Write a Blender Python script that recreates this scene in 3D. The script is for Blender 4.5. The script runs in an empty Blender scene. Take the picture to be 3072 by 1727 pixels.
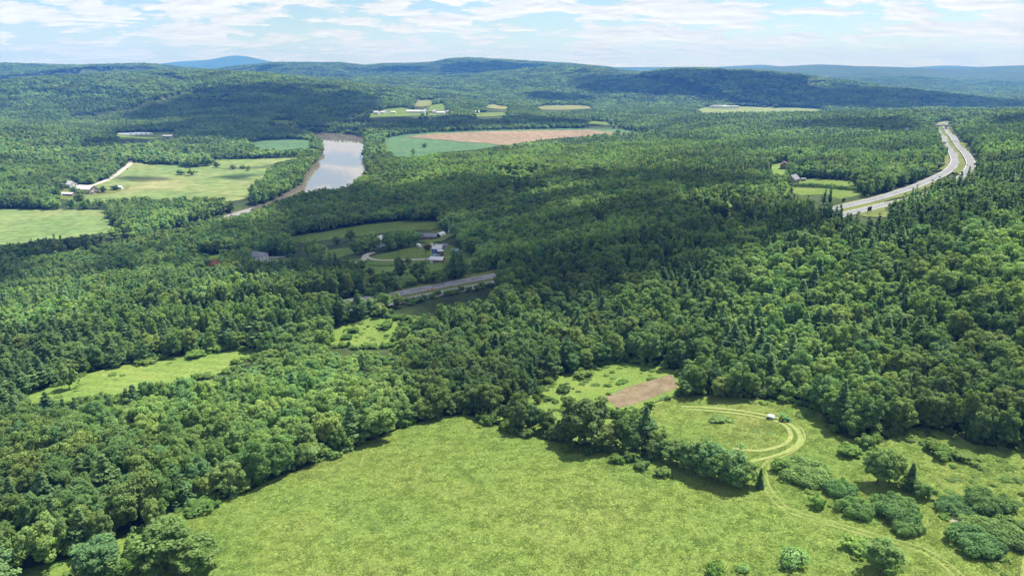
import bpy, bmesh, math, random
import numpy as np
from mathutils import Vector, Matrix
from mathutils.geometry import delaunay_2d_cdt

scene = bpy.context.scene
COL = scene.collection
R = math.radians

# ---------------------------------------------------------------- camera
cam_data = bpy.data.cameras.new('camera')
cam_data.sensor_width = 36.0
cam_data.lens = 36.0 * 2114.0 / 3072.0
cam_data.clip_start = 1.0
cam_data.clip_end = 90000.0
cam = bpy.data.objects.new('camera', cam_data)
cam.location = (0, 0, 170.0)
PITCH = math.atan((863.5 - 210.0) / 2114.0)
cam.rotation_euler = (R(90) - PITCH, 0, 0)
COL.objects.link(cam)
scene.camera = cam

# ---------------------------------------------------------------- sun, sky, exposure
SUN_EL, SUN_AZ = R(62.0), R(48.0)
to_sun = Vector((math.sin(SUN_AZ) * math.cos(SUN_EL), math.cos(SUN_AZ) * math.cos(SUN_EL), math.sin(SUN_EL)))
sun_data = bpy.data.lights.new('sun', 'SUN')
sun_data.energy = 5.0
sun_data.angle = R(0.53)
sun_data.color = (1.0, 0.95, 0.86)
sun = bpy.data.objects.new('sun', sun_data)
sun.rotation_euler = to_sun.to_track_quat('Z', 'Y').to_euler()
sun.location = (0, 0, 3000)
COL.objects.link(sun)

world = bpy.data.worlds.new('World')
scene.world = world
world.use_nodes = True
wt = world.node_tree
wt.nodes.clear()

def NN(t, kind, **kw):
    n = t.nodes.new(kind)
    for k, v in kw.items():
        setattr(n, k, v)
    return n

def build_world():
    t = wt; L = t.links.new
    out = NN(t, 'ShaderNodeOutputWorld'); bg = NN(t, 'ShaderNodeBackground')
    bg.inputs['Strength'].default_value = 0.072
    L(bg.outputs[0], out.inputs[0])
    sky = NN(t, 'ShaderNodeTexSky', sky_type='NISHITA', sun_disc=False, sun_elevation=SUN_EL, sun_rotation=SUN_AZ, altitude=230.0,
             air_density=1.0, dust_density=0.15, ozone_density=1.6)
    tc = NN(t, 'ShaderNodeTexCoord')
    sep = NN(t, 'ShaderNodeSeparateXYZ'); L(tc.outputs['Generated'], sep.inputs[0])
    # one layer of cumulus at an even height, so that it closes up toward the horizon
    za = NN(t, 'ShaderNodeMath', operation='ABSOLUTE'); L(sep.outputs['Z'], za.inputs[0])
    zc = NN(t, 'ShaderNodeMath', operation='ADD'); L(za.outputs[0], zc.inputs[0]); zc.inputs[1].default_value = 0.15
    iv = NN(t, 'ShaderNodeMath', operation='DIVIDE'); iv.inputs[0].default_value = 2.7; L(zc.outputs[0], iv.inputs[1])
    pv = NN(t, 'ShaderNodeVectorMath', operation='SCALE'); L(tc.outputs['Generated'], pv.inputs[0]); L(iv.outputs[0], pv.inputs['Scale'])
    def cover(off):
        mp = NN(t, 'ShaderNodeMapping'); mp.inputs['Location'].default_value = off; L(pv.outputs[0], mp.inputs[0])
        n1 = NN(t, 'ShaderNodeTexNoise'); n1.inputs['Scale'].default_value = 1.0; n1.inputs['Detail'].default_value = 8.0; n1.inputs['Roughness'].default_value = 0.56; n1.inputs['Distortion'].default_value = 0.3
        L(mp.outputs[0], n1.inputs['Vector']); return n1
    n1 = cover((3.1, 1.7, 0)); n2 = cover((3.1, 1.85, 0))
    r1 = NN(t, 'ShaderNodeValToRGB'); r1.color_ramp.elements[0].position = 0.455; r1.color_ramp.elements[1].position = 0.505
    L(n1.outputs['Fac'], r1.inputs[0])
    df = NN(t, 'ShaderNodeMath', operation='SUBTRACT'); L(n1.outputs['Fac'], df.inputs[0]); L(n2.outputs['Fac'], df.inputs[1])
    sh = NN(t, 'ShaderNodeMapRange'); sh.inputs['From Min'].default_value = -.12; sh.inputs['From Max'].default_value = .1; L(df.outputs[0], sh.inputs[0])  # lit and shaded parts of the clouds are put into their colour
    cl = NN(t, 'ShaderNodeMixRGB'); cl.inputs[1].default_value = (6.0, 6.3, 6.9, 1); cl.inputs[2].default_value = (8.6, 8.7, 8.9, 1); L(sh.outputs[0], cl.inputs[0])
    fac = NN(t, 'ShaderNodeMath', operation='MULTIPLY'); L(r1.outputs[0], fac.inputs[0]); fac.inputs[1].default_value = 0.9
    mix = NN(t, 'ShaderNodeMixRGB'); L(fac.outputs[0], mix.inputs[0]); tn = NN(t, 'ShaderNodeVectorMath', operation='MULTIPLY'); tn.inputs[1].default_value = (.86, .95, 1.08); L(sky.outputs[0], tn.inputs[0]); L(tn.outputs[0], mix.inputs[1]); L(cl.outputs[0], mix.inputs[2])
    L(mix.outputs[0], bg.inputs['Color'])
build_world()

scene.view_settings.view_transform = 'Standard'
scene.view_settings.look = 'None'
scene.view_settings.exposure = 0.95
scene.view_settings.gamma = 1.0
scene.view_settings.use_curve_mapping = False
cy = scene.cycles
cy.max_bounces = 6; cy.diffuse_bounces = 4; cy.glossy_bounces = 2; cy.transmission_bounces = 3; cy.transparent_max_bounces = 10; cy.volume_bounces = 0
cy.use_denoising = True
cy.caustics_reflective = False; cy.caustics_refractive = False
cy.sample_clamp_indirect = 4.0

# ---------------------------------------------------------------- layout, in metres (x right, y away, river level = 0)
CTRL = [(-480.9, 641.4, 4), (-569.7, 635.2, 4), (-674.8, 647.7, 4), (-454.4, 674.1, 4), (-427.8, 714.5, 4), (-393.1, 749.6, 4), (-358.0, 842.8, 4), (-390.6, 512.0, 6), (-365.2, 554.1, 6), (-415.1, 450.2, 8), (-336.2, 604.2, 6), (-310.3, 652.7, 6), (-282.4, 697.2, 7), (-257.2, 779.3, 7), (-228.6, 893.4, 7), (0.0, 133.9, 60), (-90.2, 140.7, 57), (88.3, 134.5, 62), (125.9, 157.5, 64), (-43.0, 183.4, 58), (-17.1, 224.0, 54), (86.1, 214.3, 57), (59.9, 249.9, 54), (150.0, 211.1, 66), (-151.6, 196.5, 50), (41.6, 164.2, 59.5), (17.0, 194.6, 57), (102.0, 178.4, 61), (-67.5, 167.9, 57), (-157.2, 295.8, 41), (-198.2, 257.8, 43), (-72.2, 327.8, 45), (33.5, 309.5, 52), (119.1, 272.7, 66), (186.4, 253.9, 80), (-101.8, 232.1, 49), (-46.3, 397.2, 50), (-101.5, 380.9, 47), (-138.9, 378.0, 42), (-255.1, 380.8, 35), (32.9, 408.6, 57), (117.8, 361.6, 70), (205.4, 307.8, 88), (-9.4, 415.0, 51), (-207.4, 556.3, 19), (-55.5, 508.4, 32), (-114.7, 594.9, 22), (-298.7, 533.2, 13), (-171.3, 692.3, 15), (-99.3, 721.9, 19), (-228.8, 525.5, 22), (-91.3, 423.6, 42), (48.8, 619.3, 45), (164.3, 515.3, 66), (253.0, 497.7, 78), (271.6, 386.5, 92), (423.6, 690.9, 80), (303.8, 549.3, 79), (277.3, 702.3, 62), (164.3, 578.8, 63), (-16.2, 954.4, 30), (144.3, 838.6, 45), (140.3, 1135.0, 38), (334.8, 875.5, 58), (580.1, 1171.9, 58), (791.3, 1321.0, 66), (469.5, 661.5, 90), (708.9, 1009.8, 85), (764.2, 1920.1, 50), (306.3, 1417.3, 30), (1075.3, 1542.2, 75), (519.5, 1997.3, 38), (-510.8, 764.4, 4.5), (-486.5, 1040.8, 5), (-438.3, 1266.7, 5), (-551.1, 935.9, 6), (-528.6, 1630.0, 6), (-205.8, 1541.3, 5), (54.7, 1840.8, 5), (376.0, 1959.0, 6), (-422.5, 1418.8, 5), (-638.6, 881.0, 5), (-720.6, 817.5, 5), (-610.9, 1009.5, 9), (-699.9, 1030.3, 14), (-855.6, 1272.6, 22), (-1060.0, 1592.0, 36), (-907.1, 1799.3, 12), (-732.3, 1889.0, 11), (-664.6, 1591.0, 7), (-744.8, 1341.4, 14), (-530.2, 2641.8, 12), (-313.8, 2894.6, 15), (227.4, 3020.3, 15), (960.9, 2927.7, 8), (-179.2, 859.7, 9), (-104.5, 933.6, 22), (-266.1, 1364.3, 5), (-144.8, 1074.3, 20), (-700, 100, 20), (-300, 60, 48), (700, 200, 95), (900, 600, 100), (0, -300, 64), (500, -200, 75), (-600, -200, 40), (1500, 900, 95), (-1500, 700, 14), (-1500, 1200, 40), (1600, 1800, 70)]
RIVER = [(-530.5, 472.4), (-484.0, 530.7), (-458.6, 608.1), (-414.4, 663.3), (-394.0, 713.4), (-373.2, 764.3), (-355.9, 818.5), (-350.9, 858.8), (-325.0, 951.8), (-327.4, 1053.4), (-331.0, 1119.2), (-353.0, 1205.3), (-375.6, 1353.6), (-406.1, 1535.0), (-466.1, 1753.5), (-529.4, 1896.6), (-598.6, 1966.5), (-639.8, 2041.7), (-545.2, 2041.7), (-436.6, 1976.9), (-382.8, 1868.0), (-327.7, 1588.0), (-297.4, 1416.6), (-232.1, 1158.9), (-231.8, 957.0), (-277.5, 905.4), (-301.0, 814.7), (-325.9, 747.7), (-353.5, 698.8), (-370.5, 665.9), (-404.3, 617.0), (-431.1, 568.5), (-438.5, 475.9), (-457.3, 400.0)]
RIDGES = [(1700, 1700, [(-8874.3, 17000, 205.0), (-8407.0, 17000, 248.9), (-8091.6, 17000, 307.4), (-7470.6, 17000, 365.8), (-6854.6, 17000, 394.9), (-6464.4, 17000, 460.3), (-6215.7, 17000, 496.6), (-6006.7, 17000, 453.0), (-5632.8, 17000, 373.0), (-5179.8, 17000, 307.4), (-4498.0, 17000, 212.3)]), (1900, 1200, [(-4824.8, 4800, 243.5), (-4132.2, 5000, 225.5), (-3599.1, 5200, 210.3), (-3249.8, 5200, 199.1), (-3040.0, 5200, 192.4), (-2828.1, 5200, 196.8), (-2615.7, 5200, 205.8), (-2432.1, 5200, 178.9), (-2250.8, 5100, 152.2)]), (900, 800, [(-1847.1, 3300, 139.6), (-1900.1, 3700, 157.8), (-1763.7, 3800, 161.0), (-1612.2, 3800, 164.3), (-1371.9, 3700, 154.6), (-1206.2, 3600, 139.2), (-1017.7, 3500, 118.5), (-768.2, 3300, 96.5), (-584.1, 3100, 66.4), (-484.4, 3000, 43.0)]), (1100, 1000, [(-2982.2, 7200, 148.6), (-2693.5, 7100, 176.3), (-2462.0, 7000, 212.3), (-2210.6, 7000, 233.3), (-1958.3, 7000, 233.3), (-1614.8, 7000, 230.3), (-1414.4, 7000, 206.2), (-1176.9, 7000, 221.3), (-737.9, 7000, 233.3), (-611.0, 7000, 260.3), (-421.8, 7000, 272.3), (-233.0, 7000, 263.3), (15.8, 7000, 251.3), (510.0, 6900, 223.4), (810.0, 6800, 196.2), (1083.5, 6600, 146.7)]), (1300, 800, [(-1595.9, 5200, 84.3), (-1264.0, 5200, 102.4), (-925.7, 5200, 122.7), (-556.0, 5200, 120.5), (-278.2, 5300, 138.1), (12.2, 5400, 163.3), (382.0, 5500, 198.9), (643.7, 5400, 177.3), (927.7, 5200, 129.5)]), (900, 900, [(114.1, 3900, 14.5), (399.1, 4100, 75.5), (691.2, 4300, 135.0), (860.9, 4300, 161.0), (994.2, 4300, 172.1), (1149.8, 4300, 168.4), (1460.2, 4300, 153.6), (1693.9, 4300, 135.0), (1848.1, 4200, 110.0), (1932.8, 4100, 82.6), (2163.5, 4000, 65.3), (2396.9, 3900, 40.3), (2616.7, 3800, 16.6), (2991.6, 3700, -9.1)]), (2400, 1500, [(2091.2, 9000, 153.2), (2483.2, 9000, 184.3), (3050.6, 9000, 199.8), (3369.2, 9000, 219.2), (3724.0, 9000, 238.5), (4015.7, 9000, 211.4), (4258.2, 9000, 219.2), (4666.6, 9000, 203.7), (4990.8, 9000, 184.3), (5478.5, 9000, 184.3), (5794.2, 9000, 211.4), (6233.4, 9000, 226.9), (7559.5, 9000, 246.2)]), (1400, 1300, [(-211.3, 13000, 200.3), (962.4, 13000, 211.5), (1842.3, 13000, 217.1), (2428.8, 13000, 222.7), (3602.1, 13000, 222.7), (3893.8, 13000, 239.4), (4419.3, 13000, 261.8), (4715.5, 13000, 233.8), (6832.3, 13000, 200.3), (7355.7, 13000, 228.2), (7644.9, 13000, 250.6), (8002.0, 13000, 222.7), (9012.2, 13000, 217.1), (11523.4, 13000, 217.1)]), (1300, 900, [(2858.3, 5600, -89.0), (3220.9, 5800, -67.1), (3600.1, 6000, -40.6), (3990.8, 6200, 15.4), (4461.8, 6400, 72.2), (5190.2, 6500, 127.3)])]
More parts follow.
